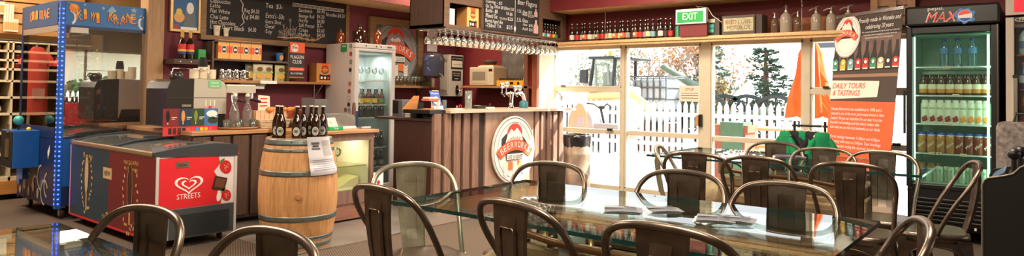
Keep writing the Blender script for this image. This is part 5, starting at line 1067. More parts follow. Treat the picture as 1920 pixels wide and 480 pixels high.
for k, (x0, x1, y) in enumerate(((452, 498, 156), (455, 496, 162))):
    a = aty(x0, y, Yu + .08 - k * .05); c = aty(x1, y, Yu + .08 - k * .05); b = MB(); b.box((a.x, a.y, a.z - .025), (c.x, a.y + .03, a.z + .01)); tag(b.build('light_batten', white, bevel=.003), ['upper', 'lower'][k] + ' white batten under the long shelf', 'light fitting')

# ================================================================== COFFEE COUNTER
ZK = .845; YK = 5.62
cx0 = aty(405, 245, YK).x; cxm = 3.62; Yd = 5.0; cxr = atz(716, 242.5, ZK).x; 
o = thing('coffee_counter', 'dark wooden coffee counter with a brown top along the maroon wall', 'counter', (3.2, YK, 0)); ctop = wood('counter_top', (150, 104, 66), (188, 140, 96), (1, 12, 12), .35)
b = MB(); b.box((2.7, YK, ZK - .035), (cxm, BY - .002, ZK)); part(b, 'worktop', ctop, o, bevel=.004)
b = MB(); b.box((2.7, YK + .04, .05), (cxm, BY - .02, ZK - .035)); part(b, 'carcass', darkwood, o)
for k in range(5): b = MB(); b.box((2.72 + k * .18, YK + .015, .08), (2.87 + k * .18, YK + .04, ZK - .05)); part(b, 'panel_board', wood('counter_board', (62, 42, 34), (88, 62, 50), (14, 14, 1)), o, bevel=.003)
# display counter
o = thing('display_counter', 'brown wooden display counter with a lit glass window, right of the barrel', 'counter', (cxr, Yd, 0)); dwood = wood('display_wood', (104, 76, 66), (138, 108, 94), (10, 10, 1)); dx0 = cxm - .1; dx1 = cxr - .04; yb_ = Yd + .62
b = MB(); b.box((dx0 - .1, Yd, ZK - .03), (cxr, yb_ + .04, ZK)); part(b, 'worktop', ctop, o, bevel=.004)
FD = FY(Yd + .03); wz1 = FD.uv(690, 262)[1]; wz0 = FD.uv(660, 356)[1]; wx1 = FD.uv(695, 300)[0]; pz_ = FD.uv(660, 375)[1]
b = MB(); b.fbox(FD, dx0, wz1, dx1, ZK - .03, -.03, 0, dwood); part(b, 'top_rail', None, o)
b = MB(); b.fbox(FD, wx1, .02, dx1, wz1, -.03, 0, dwood); part(b, 'stile', None, o)
b = MB(); b.fbox(FD, dx0, .02, dx0 + .06, wz1, -.03, 0, dwood); part(b, 'stile', None, o)
b = MB(); b.fbox(FD, dx0 + .06, pz_ - .03, wx1, wz0, -.03, 0, dwood); part(b, 'middle_rail', None, o)
b = MB(); b.fbox(FD, dx0 + .06, .02, wx1, .14, -.03, 0, wood('display_base', (120, 78, 62), (150, 104, 84), (1, 12, 12))); part(b, 'bottom_rail', None, o)
for k in range(3): w = (wx1 - dx0 - .06) / 3; b = MB(); b.fbox(FD, dx0 + .06 + k * w + .004, .14, dx0 + .06 + (k + 1) * w - .004, pz_ - .03, -.025, -.008, dwood); part(b, 'lower_panel', None, o, bevel=.003)
b = MB(); b.box((dx1 - .03, Yd + .06, .02), (dx1, yb_, ZK - .03)); part(b, 'side_panel', dwood, o)
b = MB(); b.box((dx0, yb_ - .02, .02), (dx1 - .03, yb_, ZK - .03), mat('display_lining', (228, 196, 112), .8, noise=.06, nscale=40)); b.box((dx0, Yd + .06, wz0 - .02), (dx1 - .03, yb_ - .02, wz0)); b.box((dx1 - .04, Yd + .06, wz0), (dx1 - .03, yb_ - .02, wz1)); part(b, 'lining', None, o)
b = MB(); zsh = FD.uv(660, 312)[1]; b.box((dx0 + .02, Yd + .08, zsh - .008), (dx1 - .05, yb_ - .05, zsh)); part(b, 'glass_shelf', glass('shelf_glass', (226, 234, 214), milk=.12, milkcol=(200, 200, 150)), o)
b = MB(); b.fquad(FD, dx0 + .06, wz0, wx1, wz1, -.02, glass('case_glass', (244, 246, 236))); part(b, 'glass_pane', None, o)
p = FD.uv(650, 311); place('case_glass_w', wine_glass(.17, .045, True), (FD.uv(647, 311)[0] + .03, Yd + .2, zsh), 0, 'wine glass on the glass shelf of the display counter')
pq = FD.uv(640, 311)[0]; o = thing('glass_carafe', 'olive glass carafe behind the wine glass in the display counter', 'carafe', (pq + .02, Yd + .38, zsh)); b = MB(); b.lathe((0, 0, 0), [(.05, 0), (.06, .06), (.05, .13), (.025, .17), (.03, .21)], 18); b.build('body', mat('olive_glass', (96, 96, 50), .15, coat=.4), o)
o = thing('printed_bag', 'folded white cloth on the floor of the display counter', 'cloth', (FD.uv(675, 352)[0], Yd + .3, wz0)); b = MB(); b.prism(Frame((0, .08, 0), (1, 0, 0), (0, 0, 1)), [(-.2, 0), (.1, 0), (.1, .1), (0, .07), (-.1, .02)], 0, .2); b.build('cloth_fold', cream, o)
b = MB(); p = atz(686, 398, .12); q = FY(Yd - .02); u0, v0 = FD.uv(688, 395); u1, v1 = FD.uv(703, 330); o = thing('floor_notice', 'white paper sheet hung low beside the display counter, behind the pale chair', 'notice', (dx1 + .012, Yd - .01, .06)); b.fbox(f0, -.04, 0, .08, v1 - v0 + .05, -.004, 0, paper); b.fdisc(f0, .02, (v1 - v0) * .85, .02, .02, .001, redp)
for k in range(5): b.fquad(f0, -.02, .06 + k * .03, .06, .066 + k * .03, .001, chalkd)
b.build('sheet', None, o)
# ================================================================== ON THE COFFEE COUNTER
Ym = 5.95; Fm_ = FY(Ym); u0 = Fm_.uv(312, 240)[0]; u1 = Fm_.uv(362, 240)[0]; ur = Fm_.uv(424, 200)[0]; vt = Fm_.uv(380, 148)[1]; vmid = Fm_.uv(380, 168)[1]
o = thing('coffee_machine', 'silver and black espresso machine with cups stacked on its roof', 'coffee machine', (u0, Ym, ZK)); H = vt - ZK; w = ur - u0; wl_ = u1 - u0; ssm = mat('machine_silver', (196, 190, 174), .35, .35); sbk = mat('machine_black', (52, 48, 44), .25, .3)
prof = [(0, .03), (wl_ * .0, H * .84), (wl_ * .12, H * .95), (wl_ * .4, H), (w * .86, H), (w * .96, H * .94), (w, H * .8), (w, .03)]
b = MB(); b.prism(f0, [(0, .03), (0, H * .8), (wl_ * .1, H * .93), (wl_ * .35, H * .985), (wl_, H), (wl_, .03)], -.42, 0); b.build('black_side', sbk, o, bevel=.01)
b = MB(); b.prism(f0, [(wl_, .03), (wl_, H), (w * .88, H * .99), (w * .96, H * .93), (w, H * .8), (w, H * .3), (wl_ + .03, H * .3)], -.42, 0); b.build('silver_body', ssm, o, bevel=.008)
b = MB(); b.box((wl_ + .01, .02, .03), (w * 1.0, .4, H * .3)); b.box((wl_, -.03, .02), (w * 1.1, .4, .06)); b.build('drip_tray', sbk, o)
b = MB(); b.box((.0, -.001, H * .62), (w, .004, H * .63)); b.text(f0, 'ORIGIN', wl_ * .72, H * .45, wl_ * .34, .02, .003, cream, 'c'); b.build('trim_line', mat('dark_line', (30, 28, 26)), o)
b = MB(); fu, fv = Fm_.uv(403, 158); b.fquad(f0, fu - u0 - .06, fv - ZK - .035, fu - u0 + .06, fv - ZK + .035, .003, mat('wifi_green', (110, 190, 130))); b.text(f0, 'FREE', fu - u0, fv - ZK + .004, .07, .018, .004, lwhite, 'c'); b.text(f0, 'Wi-Fi', fu - u0, fv - ZK - .026, .07, .018, .004, lwhite, 'c'); b.build('wifi_sticker', None, o)
b = MB()
for k, c in enumerate(('pinkish', 'label_red', 'pinkish')):
    uu = Fm_.uv(386 + k * 8, 190)[0] - u0; m_ = MATS.get(c) or labmat('red'); b.fquad(f0, uu - .014, H * .25, uu + .014, H * .46, .002, m_); b.fquad(f0, uu - .006, H * .46, uu + .006, H * .58, .002, cream)
b.build('bottle_stickers', None, o); o_cm = o
b = MB(); b.box((w, .0, H * .72), (w + .3, .2, H * .9)); b.build('group_housing', ssm, o, bevel=.01)
for k in range(2):
    b = MB(); b.cyl((w + .08 + k * .16, -.0, H * .72), (w + .08 + k * .16, -.0, H * .6), .03, mt=chrome); b.tube([(w + .08 + k * .16, 0, H * .6), (w + .1 + k * .16, -.14, H * .55)], .014, 8, blk); b.build('portafilter', None, o)
b = MB(); b.cyl((w + .3, .1, H * .81), (w + .33, .1, H * .81), .02, mt=blk); b.tube([(w + .04, -.02, H * .7), (w + .03, -.06, H * .5), (w + .05, -.08, H * .35)], .008, 6, chrome); b.build('steam_wand', None, o)
zc2 = ZK + H
for i, (x, n, c) in enumerate(((364, 8, cream), (380, 10, cream), (396, 8, cream), (388, 12, cream))):
    p = FY(Ym + (.1 if i < 3 else .22)).uv(x if i < 3 else 384, 148)[0]; o = thing('cup_tower', ['left', 'second', 'right', 'rear'][i] + ' stack of white paper cups on the coffee machine roof', 'cups', (p, Ym + (.1 if i < 3 else .22), zc2 + .002)); b = MB()
    for k in range(n): b.lathe((0, 0, k * .011), [(.036, 0), (.042, .009), (.044, .011), (.038, .011)], 16)
    if i == 1 : b.lathe((0, 0, n * .011), [(.042, 0), (.034, .07), (.028, .09)], 16, blkm)
    b.mats[0] = c; b.build('cup_stack', None, o)
p = Fm_.uv(341, 146); o = thing('tamper_caddy', 'dark glass bowl with wire rail on the coffee machine', 'bowl', (p[0], Ym + .1, zc2 - .02)); b = MB(); b.lathe((0, 0, 0), [(.05, 0), (.06, .03), (.055, .08), (.05, .08)], 16); b.build('bowl_body', mat('smoked', (50, 44, 42), .2), o); b = MB(); b.tube([(-.07, -.06, .03), (-.06, -.06, .11), (.25, -.06, .11), (.27, -.06, .03)], .004, 6); b.build('rail', chrome, o)
# ice cream board beside the machine
Yi = 5.82; Fi = FY(Yi); u0, v0 = Fi.uv(305, 256); u1, v1 = Fi.uv(409, 203); o = thing('ice_cream_board', 'standing ice cream menu board with a row of lollies on the counter edge', 'board', (u0, Yi, v0)); w = u1 - u0; H = v1 - v0; 
b = MB(); b.fbox(f0, 0, 0, w, H, -.006, 0, redp); b.build('board', None, o, bevel=.002)
b = MB(); cols = ((120, 30, 34), (24, 50, 74), (34, 66, 40), (60, 110, 170)); xs = (0, .27, .5, .74, 1)
for k in range(4):
    b.fquad(f0, w * xs[k], H * .34, w * xs[k + 1], H, .001, mat('ic_%d' % k, cols[k])); c = w * (xs[k] + .08)
    if k < 3: b.fdisc(f0, c, H * .72, .016, .05, .002, (blkm, kraft, mat('ic_green', (120, 130, 60)))[k]); b.fquad(f0, c - .004, H * .42, c + .004, H * .5, .002, kraftl)
    else: b.fdisc(f0, c + .04, H * .55, .05, .03, .002, mat('ic_cow', (30, 60, 30))); b.fdisc(f0, c + .03, H * .8, .05, .03, .002, lwhite)
    b.fquad(f0, c + .03, H * .66, c + .075, H * .69, .002, cream); b.fquad(f0, c + .03, H * .6, c + .06, H * .62, .002, cream)
for k in range(10): b.fquad(f0, w * (.09 + .082 * k), H * .06, w * (.15 + .082 * k), H * .29, .001, mat('lol_%d' % k, ((40, 24, 20), (60, 36, 24), (70, 36, 30), (50, 30, 24), (190, 90, 70), (200, 70, 80), (60, 140, 200), (230, 190, 60), (226, 180, 50), (200, 80, 120))[k]))
b.build('ice_cream_print', None, o); b = MB(); b.box((w * .2, 0, -.0), (w * .8, .05, .006)); b.build('foot', redp, o)
# tray with bottles
p = atz(453, 240, ZK); p = aty(453, 240, 5.75); o = thing('round_tray', 'round wooden tray with swing-top bottles and tumblers on the coffee counter', 'tray', (p.x, 5.84, ZK)); b = MB(); b.lathe((0, 0, 0), [(.17, 0), (.19, .01), (.19, .02), (.17, .015)], 28); b.build('tray_board', wood('tray_wood', (150, 100, 60), (176, 124, 80)), o)
def swing():
    o = thing('swing_top_bottle', '', 'bottle'); b = MB(); b.lathe((0, 0, 0), [(.042, 0), (.044, .01), (.044, .13), (.03, .19), (.017, .23), (.015, .28), (.018, .285)], 18); b.build('bottle_body', glass('bottle_glass', (240, 240, 236), milk=.1, milkcol=(236, 236, 230), boost=2), o); b = MB(); b.lathe((0, 0, .285), [(.016, 0), (.02, .01), (.012, .03)], 12, cream); b.tube([(-.02, 0, .25), (-.022, 0, .29), (0, 0, .312), (.022, 0, .29), (.02, 0, .25)], .003, 6, chrome); b.build('stopper', None, o); return o
for x, lb in ((439, 'clear swing-top bottle on the round tray, nearer the coffee machine'), (463, 'clear swing-top bottle on the round tray, on the right')): q = aty(x, 236, 5.84); place('swing', swing, (q.x, 5.84, ZK + .015), 0, lb, 'swing top bottles')
for k, (x, y) in enumerate(((424, 5.78), (430, 5.88), (447, 5.76), (452, 5.9), (474, 5.78), (478, 5.86))):
    def fn(): o = thing('tumbler', '', 'glass'); b = MB(); b.lathe((0, 0, 0), [(.026, 0), (.03, .075), (.028, .075), (.025, .006)], 16, capt=False); b.build('glass_body', clearglass, o); return o
    q = aty(x, 236, y); place('tumbler', fn, (q.x, y, ZK + .012), 0, 'small clear tumbler on the round tray', 'tumblers on the tray')
# basket with buns
Yb2 = 5.75; Fb3 = FY(Yb2)
u0 = Fb3.uv(484, 235)[0]; u1 = Fb3.uv(545, 235)[0]; u0b = u0; wkr = mat('pale_wicker', (196, 172, 140), .8, noise=.25, nscale=60)
o = thing('wicker_basket', 'pale wicker basket of wrapped muffins behind the beer bottles', 'basket', ((u0 + u1) / 2, Yb2 + .1, ZK)); hw = (u1 - u0) / 2; H = Fb3.uv(510, 224)[1] - ZK; H2 = Fb3.uv(510, 208)[1] - ZK
b = MB(); b.prism(f0, [(-hw * .8, 0), (hw * .8, 0), (hw, H), (-hw, H)], -.1, .1); 
for k in range(6): z = H * (k + .5) / 6; b.tube([(-hw * (.82 + .03 * k), -.105, z), (hw * (.82 + .03 * k), -.105, z)], .006, 6)
b.build('basket_body', wkr, o)
b = MB()
for k in range(7): b.prism(f0, [(-hw + k * hw * .27, H), (-hw + (k + .9) * hw * .27, H), (-hw + (k + .9) * hw * .27, H2), (-hw + k * hw * .27, H2)], -.06, .06, mat('packet_peach', (226, 176, 140), .5))
b.build('wrapped_biscuits', None, o); b = MB(); b.prism(f0, [(-hw * .4, H2 + .0), (hw * .35, H2 + .0), (hw * .3, H2 + .14), (-hw * .4, H2 + .15)], -.09, -.085, cream)
for k in range(3): b.fquad(f0, -hw * .3, H2 + .04 + k * .035, hw * .15, H2 + .05 + k * .035, -.08, redp)
b.build('price_card', None, o)
R = random.Random(8)
for k, x in enumerate((508, 518, 527, 537, 546, 555, 541)):
    q = aty(x, 202, Yb2 + .02); o = thing('muffin', 'orange wrapped muffin heaped in the baskets behind the beer bottles', 'muffin', (q.x, Yb2 + .05 + R.uniform(-.02, .03), ZK + H2 - .02 + (0 if k < 6 else -.06)), 0, 'wrapped muffins'); b = MB(); b.ball((0, 0, .03), .034, mat('bun_orange', (206, 130, 60), .4, noise=.2, nscale=30), sc=(1.2, 1, .8)); b.build('muffin_top', None, o)
o = thing('wicker_basket', 'second pale basket lined with paper, nearer the green tray', 'basket', (Fb3.uv(568, 235)[0], Yb2 + .12, ZK)); b = MB(); b.prism(f0, [(-.1, 0), (.12, 0), (.15, H * 1.0), (-.13, H)], -.1, .1); b.build('basket_body', wkr, o); b = MB(); b.prism(f0, [(-.09, H), (.1, H), (.06, H + .09), (-.06, H + .08)], -.05, .05, mat('packet_red', (196, 110, 90), .5)); b.build('wrapped_biscuits', None, o)
# right end of the counter: till, glass cup, green tray, dome, laptop
def onD(x, y, dy): p = aty(x, y, Yd + dy); return V(p.x, Yd + dy, ZK)
q = onD(590, 236, .58); o = thing('cash_register', 'dark touchscreen till seen from behind on the counter', 'till', (q.x + .03, q.y, ZK)); b = MB(); b.box((-.12, -.05, 0), (.14, .15, .08)); b.build('base', blkm, o, bevel=.01)
b = MB(); f9 = Frame((-.16, .0, .1), (1, .25, 0), (.1, .25, 1)); b.fbox(f9, 0, 0, .17, .2, -.02, 0, mat('till_brown', (70, 58, 56), .35)); f9 = Frame((.03, .05, .1), (1, -.2, 0), (-.15, .3, 1)); b.fbox(f9, 0, 0, .16, .19, -.02, 0, mat('till_dark', (52, 44, 42), .35)); b.build('screen', None, o)
b = MB(); b.box((.1, -.03, .06), (.24, .06, .12)); b.text(f0, '0.00', .13, .08, .06, .02, .034, mat('led_pale', (200, 220, 220), emit=(200, 230, 230), es=.6)); b.mats[0] = blk; b.build('customer_display', None, o)
q = onD(603, 236, .5); o = thing('amber_glass', 'small amber glass standing in front of the till', 'glass', (q.x, q.y, ZK)); b = MB(); b.lathe((0, 0, 0), [(.025, 0), (.035, .1), (.033, .1)], 16, mat('amber_jar', (150, 96, 44), .2)); b.lathe((0, 0, .1), [(.04, 0), (.04, .02), (.02, .03)], 16, mat('tan_lid', (196, 150, 90))); b.build('glass_body', None, o)
q = onD(622, 244, .14); o = thing('tea_tray', 'green tray holding cream packets, on the counter beside the bottles', 'tray', (q.x, q.y, ZK)); b = MB(); b.box((-.07, -.06, 0), (.085, .08, .035)); b.build('tray_body', mat('tray_green', (30, 150, 84), .4), o, bevel=.004)
b = MB(); b.text(Frame((0, -.062, 0), (1, 0, 0), (0, 0, 1)), 'TEA', .0, .01, .06, .016, .002, lwhite, 'c'); b.build('lettering', None, o); b = MB()
for k in range(3): f9 = Frame((-.05 + k * .035, -.03 + .02 * k, .03), (1, 0, 0), (-.25, .3, 1)); b.fbox(f9, 0, 0, .06, .09, -.008, 0, cream); b.fdisc(f9, .03, .045, .016, .02, .002, mat('packet_tan', (196, 170, 120)))
b.build('sachets', None, o)
q0 = onD(617, 240, .3); q1 = onD(656, 240, .3); cxx = (q0.x + q1.x) / 2 + .01; hw = (q1.x - q0.x) / 2; o = thing('cake_dome', 'clear plastic cake cover on a white tray on the counter', 'cake cover', (cxx, Yd + .34, ZK)); H = aty(640, 214, Yd + .2).z - ZK
b = MB(); b.box((-hw, -.13, 0), (hw, .13, .025)); b.build('tray_body', white, o, bevel=.006); b = MB(); b.prism(f0, [(-hw * .95, .025), (hw * .95, .025), (hw * .92, H * .7), (hw * .75, H * .95), (hw * .3, H), (-hw * .6, H * .98), (-hw * .85, H * .8)], -.12, .12, None, True); b.build('cover', glass('dome_plastic', (214, 218, 216), milk=.22, milkcol=(200, 204, 200), boost=1.6), o, bevel=.01)
q = onD(686, 239, .2); o = thing('pen_holder', 'small silver box lying at the right end of the counter', 'box', (q.x - .02, q.y, ZK)); b = MB(); b.box((-.05, -.03, 0), (.06, .03, .018)); b.build('box_body', steel, o, bevel=.004)
q = onD(663, 237, .34); o = thing('counter_lamp', 'slim dark bottle standing between the cake cover and the white fridge', 'bottle', (q.x, q.y, ZK)); b = MB(); b.lathe((0, 0, 0), [(.022, 0), (.024, .03), (.02, .2), (.014, .25)], 14); b.build('bottle_body', mat('brown_slim', (96, 62, 50), .4), o)

# ================================================================== BARREL
pc = atz(557, 472, 0); d = V(pc.x, pc.y, 0).normalized(); RB = .245; c0 = V(pc.x, pc.y, 0) + d * RB; HB = .845
o = thing('oak_barrel', 'pale oak wine barrel with grey steel hoops standing on the floor', 'barrel', (c0.x, c0.y, 0), atan2(-d.y, -d.x)); oak = wood('oak_staves', (176, 122, 74), (214, 164, 108), (14, 14, 1), .55, sc=3)
def rb(z): t = (z / HB - .5) * 2; return RB + .055 * (1 - t * t) ** 1.0 - .0
NS = 26
for i in range(NS):
    b = MB(); vs = []; fs = []; a0 = 2 * pi * i / NS; a1 = 2 * pi * (i + .985) / NS; K = 12
    for k in range(K + 1):
        z = HB * k / K; r = rb(z)
        for rr_, aa in ((r, a0), (r, (a0 + a1) / 2), (r, a1), (r - .022, a1), (r - .022, a0)): vs.append((rr_ * cos(aa), rr_ * sin(aa), z))
    for k in range(K):
        a = k * 5
        for j in range(5): jj = (j + 1) % 5; fs.append((a + j, a + jj, a + 5 + jj, a + 5 + j))
    fs.append((4, 3, 2, 1, 0)); fs.append(tuple(K * 5 + j for j in range(5))); b.add(vs, fs); b.build('stave', oak, o)
hoopm = mat('hoop_steel', (120, 128, 124), .42, .75, noise=.2, nscale=12)
def hoop(z0, z1):
    b = MB(); K = 4; pr = [(rb(z0 + (z1 - z0) * k / K) + .003, z0 + (z1 - z0) * k / K) for k in range(K + 1)]; pr = [(pr[0][0] - .004, z0)] + pr + [(pr[-1][0] - .004, z1)]; b.lathe((0, 0, 0), pr, 64, hoopm, capb=False, capt=False)
    for s_ in (-.05, .05):
        a = s_ / .28 - .05; zz = (z0 + z1) / 2; r = rb(zz) + .003; b.lathe((r * cos(a), r * sin(a), zz), [(.006, 0), (.005, .003), (.0, .005)], 10, castd, axis=(cos(a), sin(a), 0), capb=False)
    b.build('hoop', None, o)
zz_ = lambda y: 1.22 + (atz(557, 472, 0) - atz(557, 472, 0)).length  # unused height helper
for a, c in ((.02, .055), (.075, .105), (.225, .265), (.565, .605), (.745, .77), (.795, .843)): hoop(a, c)
b = MB(); b.lathe((0, 0, HB - .025), [(RB - .02, 0), (RB - .02, .008)], 40); b.build('barrel_head', wood('barrel_top', (120, 84, 56), (150, 110, 76), (1, 12, 12), plank=.09, axis=0), o)
b = MB(); r = rb(.42); b.lathe((r, 0, .42), [(.024, -.01), (.022, .012)], 20, axis=(1, 0, 0)); b.build('bung', wood('bung_wood', (170, 112, 64), (200, 146, 92)), o)
barrel = o
# bottles on the barrel: dark bottles with oval pale labels facing the room
def big_bottle():
    o = thing('beer_bottle', '', 'bottle'); h = .262; r = .038; b = MB(); b.lathe((0, 0, 0), [(r * .9, 0), (r, .006), (r, h * .46), (r * .9, h * .56), (r * .55, h * .7), (r * .4, h * .8), (r * .36, h * .94), (r * .42, h * .95), (r * .42, h * .97)], 20); b.build('bottle_body', brownglass, o)
    b = MB(); n = 20
    for ring, m_, e in ((1.0, mat('label_edge', (60, 56, 52)), .0006), (.93, mat('label_pale', (196, 200, 190), .6), .0012), (.68, mat('label_ink', (80, 84, 84), .6), .0018), (.6, mat('label_pale', (196, 200, 190)), .0024)):
        vs = []
        for i in range(n): a = 2 * pi * i / n; u = .028 * ring * cos(a); v = .036 * ring * sin(a) + h * .25; t = u / r; vs.append(((r + e) * sin(t), -(r + e) * cos(t), v))
        vs.append((0, -(r + e), h * .25)); b.add(vs, [(i, (i + 1) % n, n) for i in range(n)], m_)
    b.fquad(Frame((0, -(r + .003), h * .25), (1, 0, 0), (0, 0, 1)), -.012, -.01, .012, .012, 0, mat('label_ink', (80, 84, 84))); b.build('oval_label', None, o)
    b = MB(); b.lathe((0, 0, h * .96), [(r * .46, 0), (r * .46, h * .025), (r * .38, h * .04)], 16); b.build('cap', mat('cap_silver', (190, 180, 160), .4, .5), o); return o
zt_ = HB - .015
rgt = V(-d.y, d.x, 0) * -1
spots = ((509, .03, 'dark beer bottle on the barrel, leftmost, half hidden behind its neighbour'), (517, -.06, 'dark beer bottle on the barrel, second from left'), (551, -.13, 'dark beer bottle on the barrel, third from left, beside a gap'), (565, -.05, 'dark beer bottle on the barrel, fourth from left'), (581, .06, 'dark beer bottle at the back of the barrel, fifth from left'), (592, -.07, 'dark beer bottle on the barrel, second from right'), (607, .0, 'dark beer bottle on the barrel, rightmost'))
for x, dep, lb in spots:
    q = c0 + rgt * ((x - 557) / 285 * (1 + dep / 4)) + d * dep
    place('bigb', big_bottle, (q.x, q.y, zt_), radians(-42), lb, 'beer bottles on the oak barrel')
# plastic sheet hung on the barrel
o = thing('menu_sheet', 'clear plastic sleeve with a printed sheet hung over the barrel edge', 'paper sheet', (c0.x, c0.y, 0)); Fh = Frame(c0, V(-d.y, d.x, 0) * -1, (0, 0, 1))
def ang(x, y, r=.275):
    rr_ = ray(x, y); a = rr_.x ** 2 + rr_.y ** 2; bq = -2 * (rr_.x * c0.x + rr_.y * c0.y); cq = c0.x ** 2 + c0.y ** 2 - r * r; t = (-bq - sqrt(max(0, bq * bq - 4 * a * cq))) / (2 * a); P = CAM + rr_ * t; return atan2(P.y - c0.y, P.x - c0.x), P.z
aL, zL = ang(575, 262); aR, _ = ang(616, 262); aL2, zB = ang(580, 329); aR2, _ = ang(623, 326)
vs = []; fs = []; NU, NV = 8, 14; b = MB()
def sh(u, v, e=0):
    a = (aL + (aR - aL) * u) * (1 - v) + (aL2 + (aR2 - aL2) * u) * v; z = .86 + (zB - .86) * v; r = max(RB + .035, rb(min(.845, z)) + .02) + e + .006 * sin(v * 16) * (v > .5); return (r * cos(a), r * sin(a), z)
for j in range(NV + 1):
    for i in range(NU + 1): vs.append(sh(i / NU, j / NV))
for j in range(NV):
    for i in range(NU): a = j * (NU + 1) + i; fs.append((a, a + 1, a + NU + 2, a + NU + 1))
b.add(vs, fs, mat('sleeve_paper', (204, 204, 210), .18, coat=.6), True); b.build('sheet', None, o)
b = MB()
def cq(u0, u1, v0, v1, m_):
    vs = [sh(u, v, .002) for v in (v0, v1) for u in [u0 + (u1 - u0) * k / 4 for k in range(5)]]; b.add(vs, [(k, k + 1, 6 + k, 5 + k) for k in range(4)], m_)
for k in range(12): cq(.55, .92, .1 + .035 * k, .115 + .035 * k, chalkd)
for k in range(6): cq(.1, .9, .6 + .05 * k, .615 + .05 * k, mat('faint_ink', (150, 150, 156)))
cq(.14, .46, .14, .2, mat('sleeve_ink', (90, 86, 90))); cq(.18, .42, .22, .26, ldark); cq(.14, .46, .28, .33, mat('sleeve_ink', (90, 86, 90))); b.build('print', None, o)

# ================================================================== ICE CREAM CHEST
FXc = 2.2; FYc = 5.12; LY = 6.8; Wc = .6; zb0 = .07
o = thing('ice_cream_chest', 'red and blue ice cream chest freezer with sliding glass lids', 'freezer', (FXc, FYc, 0))
Fs = FY(FYc); Fl = FX(FXc); uR = Fs.uv(444, 300)[0]; Wc = uR - FXc; yL = -Fl.uv(131, 330)[0]; LY = yL
zt1 = Fl.uv(298, 296)[1]; ztb = Fs.uv(444, 292)[1]; zlid1 = Fl.uv(298, 288)[1]; zlidb = Fs.uv(444, 266)[1]
fl = Frame((0, 0, 0), (0, -1, 0), (0, 0, 1)); L = LY - FYc; rim = mat('chest_rim', (150, 122, 92), .35, .3); dgr = mat('chest_dark_grey', (52, 56, 62), .45)
b = MB(); b.prism(f0, [(0, zb0), (Wc, zb0), (Wc, ztb), (0, zt1)], -L, 0); b.build('body', mat('chest_silver', (196, 190, 186), .4), o, bevel=.008)
# end cap and lids
b = MB(); b.prism(f0, [(-.01, zt1), (Wc + .005, ztb), (Wc + .005, zlidb - .02), (Wc * .7, zlidb), (Wc * .3, zlidb - .02), (-.01, zlid1 + .005)], -.04, .006); b.build('end_cap', dgr, o, bevel=.008)
b = MB(); b.prism(f0, [(-.01, zt1), (Wc + .005, ztb), (Wc + .005, zlidb - .02), (Wc * .7, zlidb), (Wc * .3, zlidb - .02), (-.01, zlid1 + .005)], -L, -L + .04); b.build('end_cap', dgr, o, bevel=.008)
b = MB(); b.box((-.012, .04, zt1 - .0), (.03, L - .04, zlid1)); b.build('front_rim', rim, o, bevel=.006); b = MB(); b.box((Wc - .03, .04, zlidb - .06), (Wc, L - .04, zlidb - .02)); b.build('back_rim', rim, o)
b = MB(); b.box((.03, .04, zt1 - .06), (Wc - .03, L - .04, zt1 - .05)); b.build('inner_tray', mat('chest_inner', (120, 112, 110), .6), o)
lg_ = glass('lid_glass', (190, 200, 205), .0, 1.5, 1.6, milk=.06)
for k in range(2):
    y0 = .04 + k * (L / 2 - .08); y1 = L / 2 + .06 + k * (L / 2 - .1); dz = .012 * k; b = MB()
    prf = [(.03, zlid1 - .005), (Wc * .3, zlidb - .022), (Wc * .7, zlidb - .004), (Wc - .03, zlidb - .022)]
    for i in range(3): b.quad((prf[i][0], y0 + .03, prf[i][1] - .008 + dz), (prf[i + 1][0], y0 + .03, prf[i + 1][1] - .008 + dz), (prf[i + 1][0], y1 - .03, prf[i + 1][1] - .008 + dz), (prf[i][0], y1 - .03, prf[i][1] - .008 + dz))
    lid = b.build('sliding_lid', lg_, o); b = MB()
    for yy in (y0, y1 - .03): b.tube([(x, yy + .015, z - .004 + dz) for x, z in prf], .013, 6)
    b.box((Wc * .42, y0 + .02, zlidb - .018 + dz), (Wc * .6, y0 + .05, zlidb + .006 + dz)); b.build('lid_frame', dgr, lid)
R = random.Random(6)
for k in range(26): 
    q = thing('ice_cream_wrapper', 'wrapped ice cream lying under the glass lids of the chest', 'ice cream', (FXc + R.uniform(.1, Wc - .1), FYc + R.uniform(.15, L - .15), zt1 - .048), R.uniform(0, 3), 'ice creams in the chest'); b = MB(); b.ball((0, 0, .012), .05, mat('wrap_%d' % (k % 4), ((60, 70, 110), (170, 60, 50), (200, 190, 180), (150, 110, 60))[k % 4], .4), sc=(1, .5, .22), n=10, m=6); b.build('wrapper', None, q)
# front print
def px2(F, o_, x, y): u, v = F.uv(x, y); return u - (o_.x if F.r.x > .5 else -o_.y), v
OC = V(FXc, FYc, 0); P = lambda x, y: px2(Fl, OC, x, y)
tealp = mat('magnum_teal', (30, 60, 72), .4); winep = mat('magnum_wine', (110, 28, 34), .4); goldp = mat('print_gold', (196, 156, 92), .5); beigep = mat('print_beige', (206, 176, 130), .5); chocp = mat('print_choc', (62, 34, 26), .5)
b = MB(); (a0, z0), (a1, _), (a2, _) = P(133, 380), P(205, 300), P(291, 380); zb_, ztp = zb0 + .02, zt1 - .01
b.fquad(fl, a0, zb_, a1, ztp, .002, tealp); b.fquad(fl, a1, zb_, a2, ztp, .002, winep); b.fquad(fl, a0 - .02, zb_ - .02, a0, ztp, .003, mat('edge_magenta', (150, 30, 50))); b.fquad(fl, a0, zb_ - .02, a2, zb_, .003, redp); b.build('side_print', None, o)
b = MB(); 
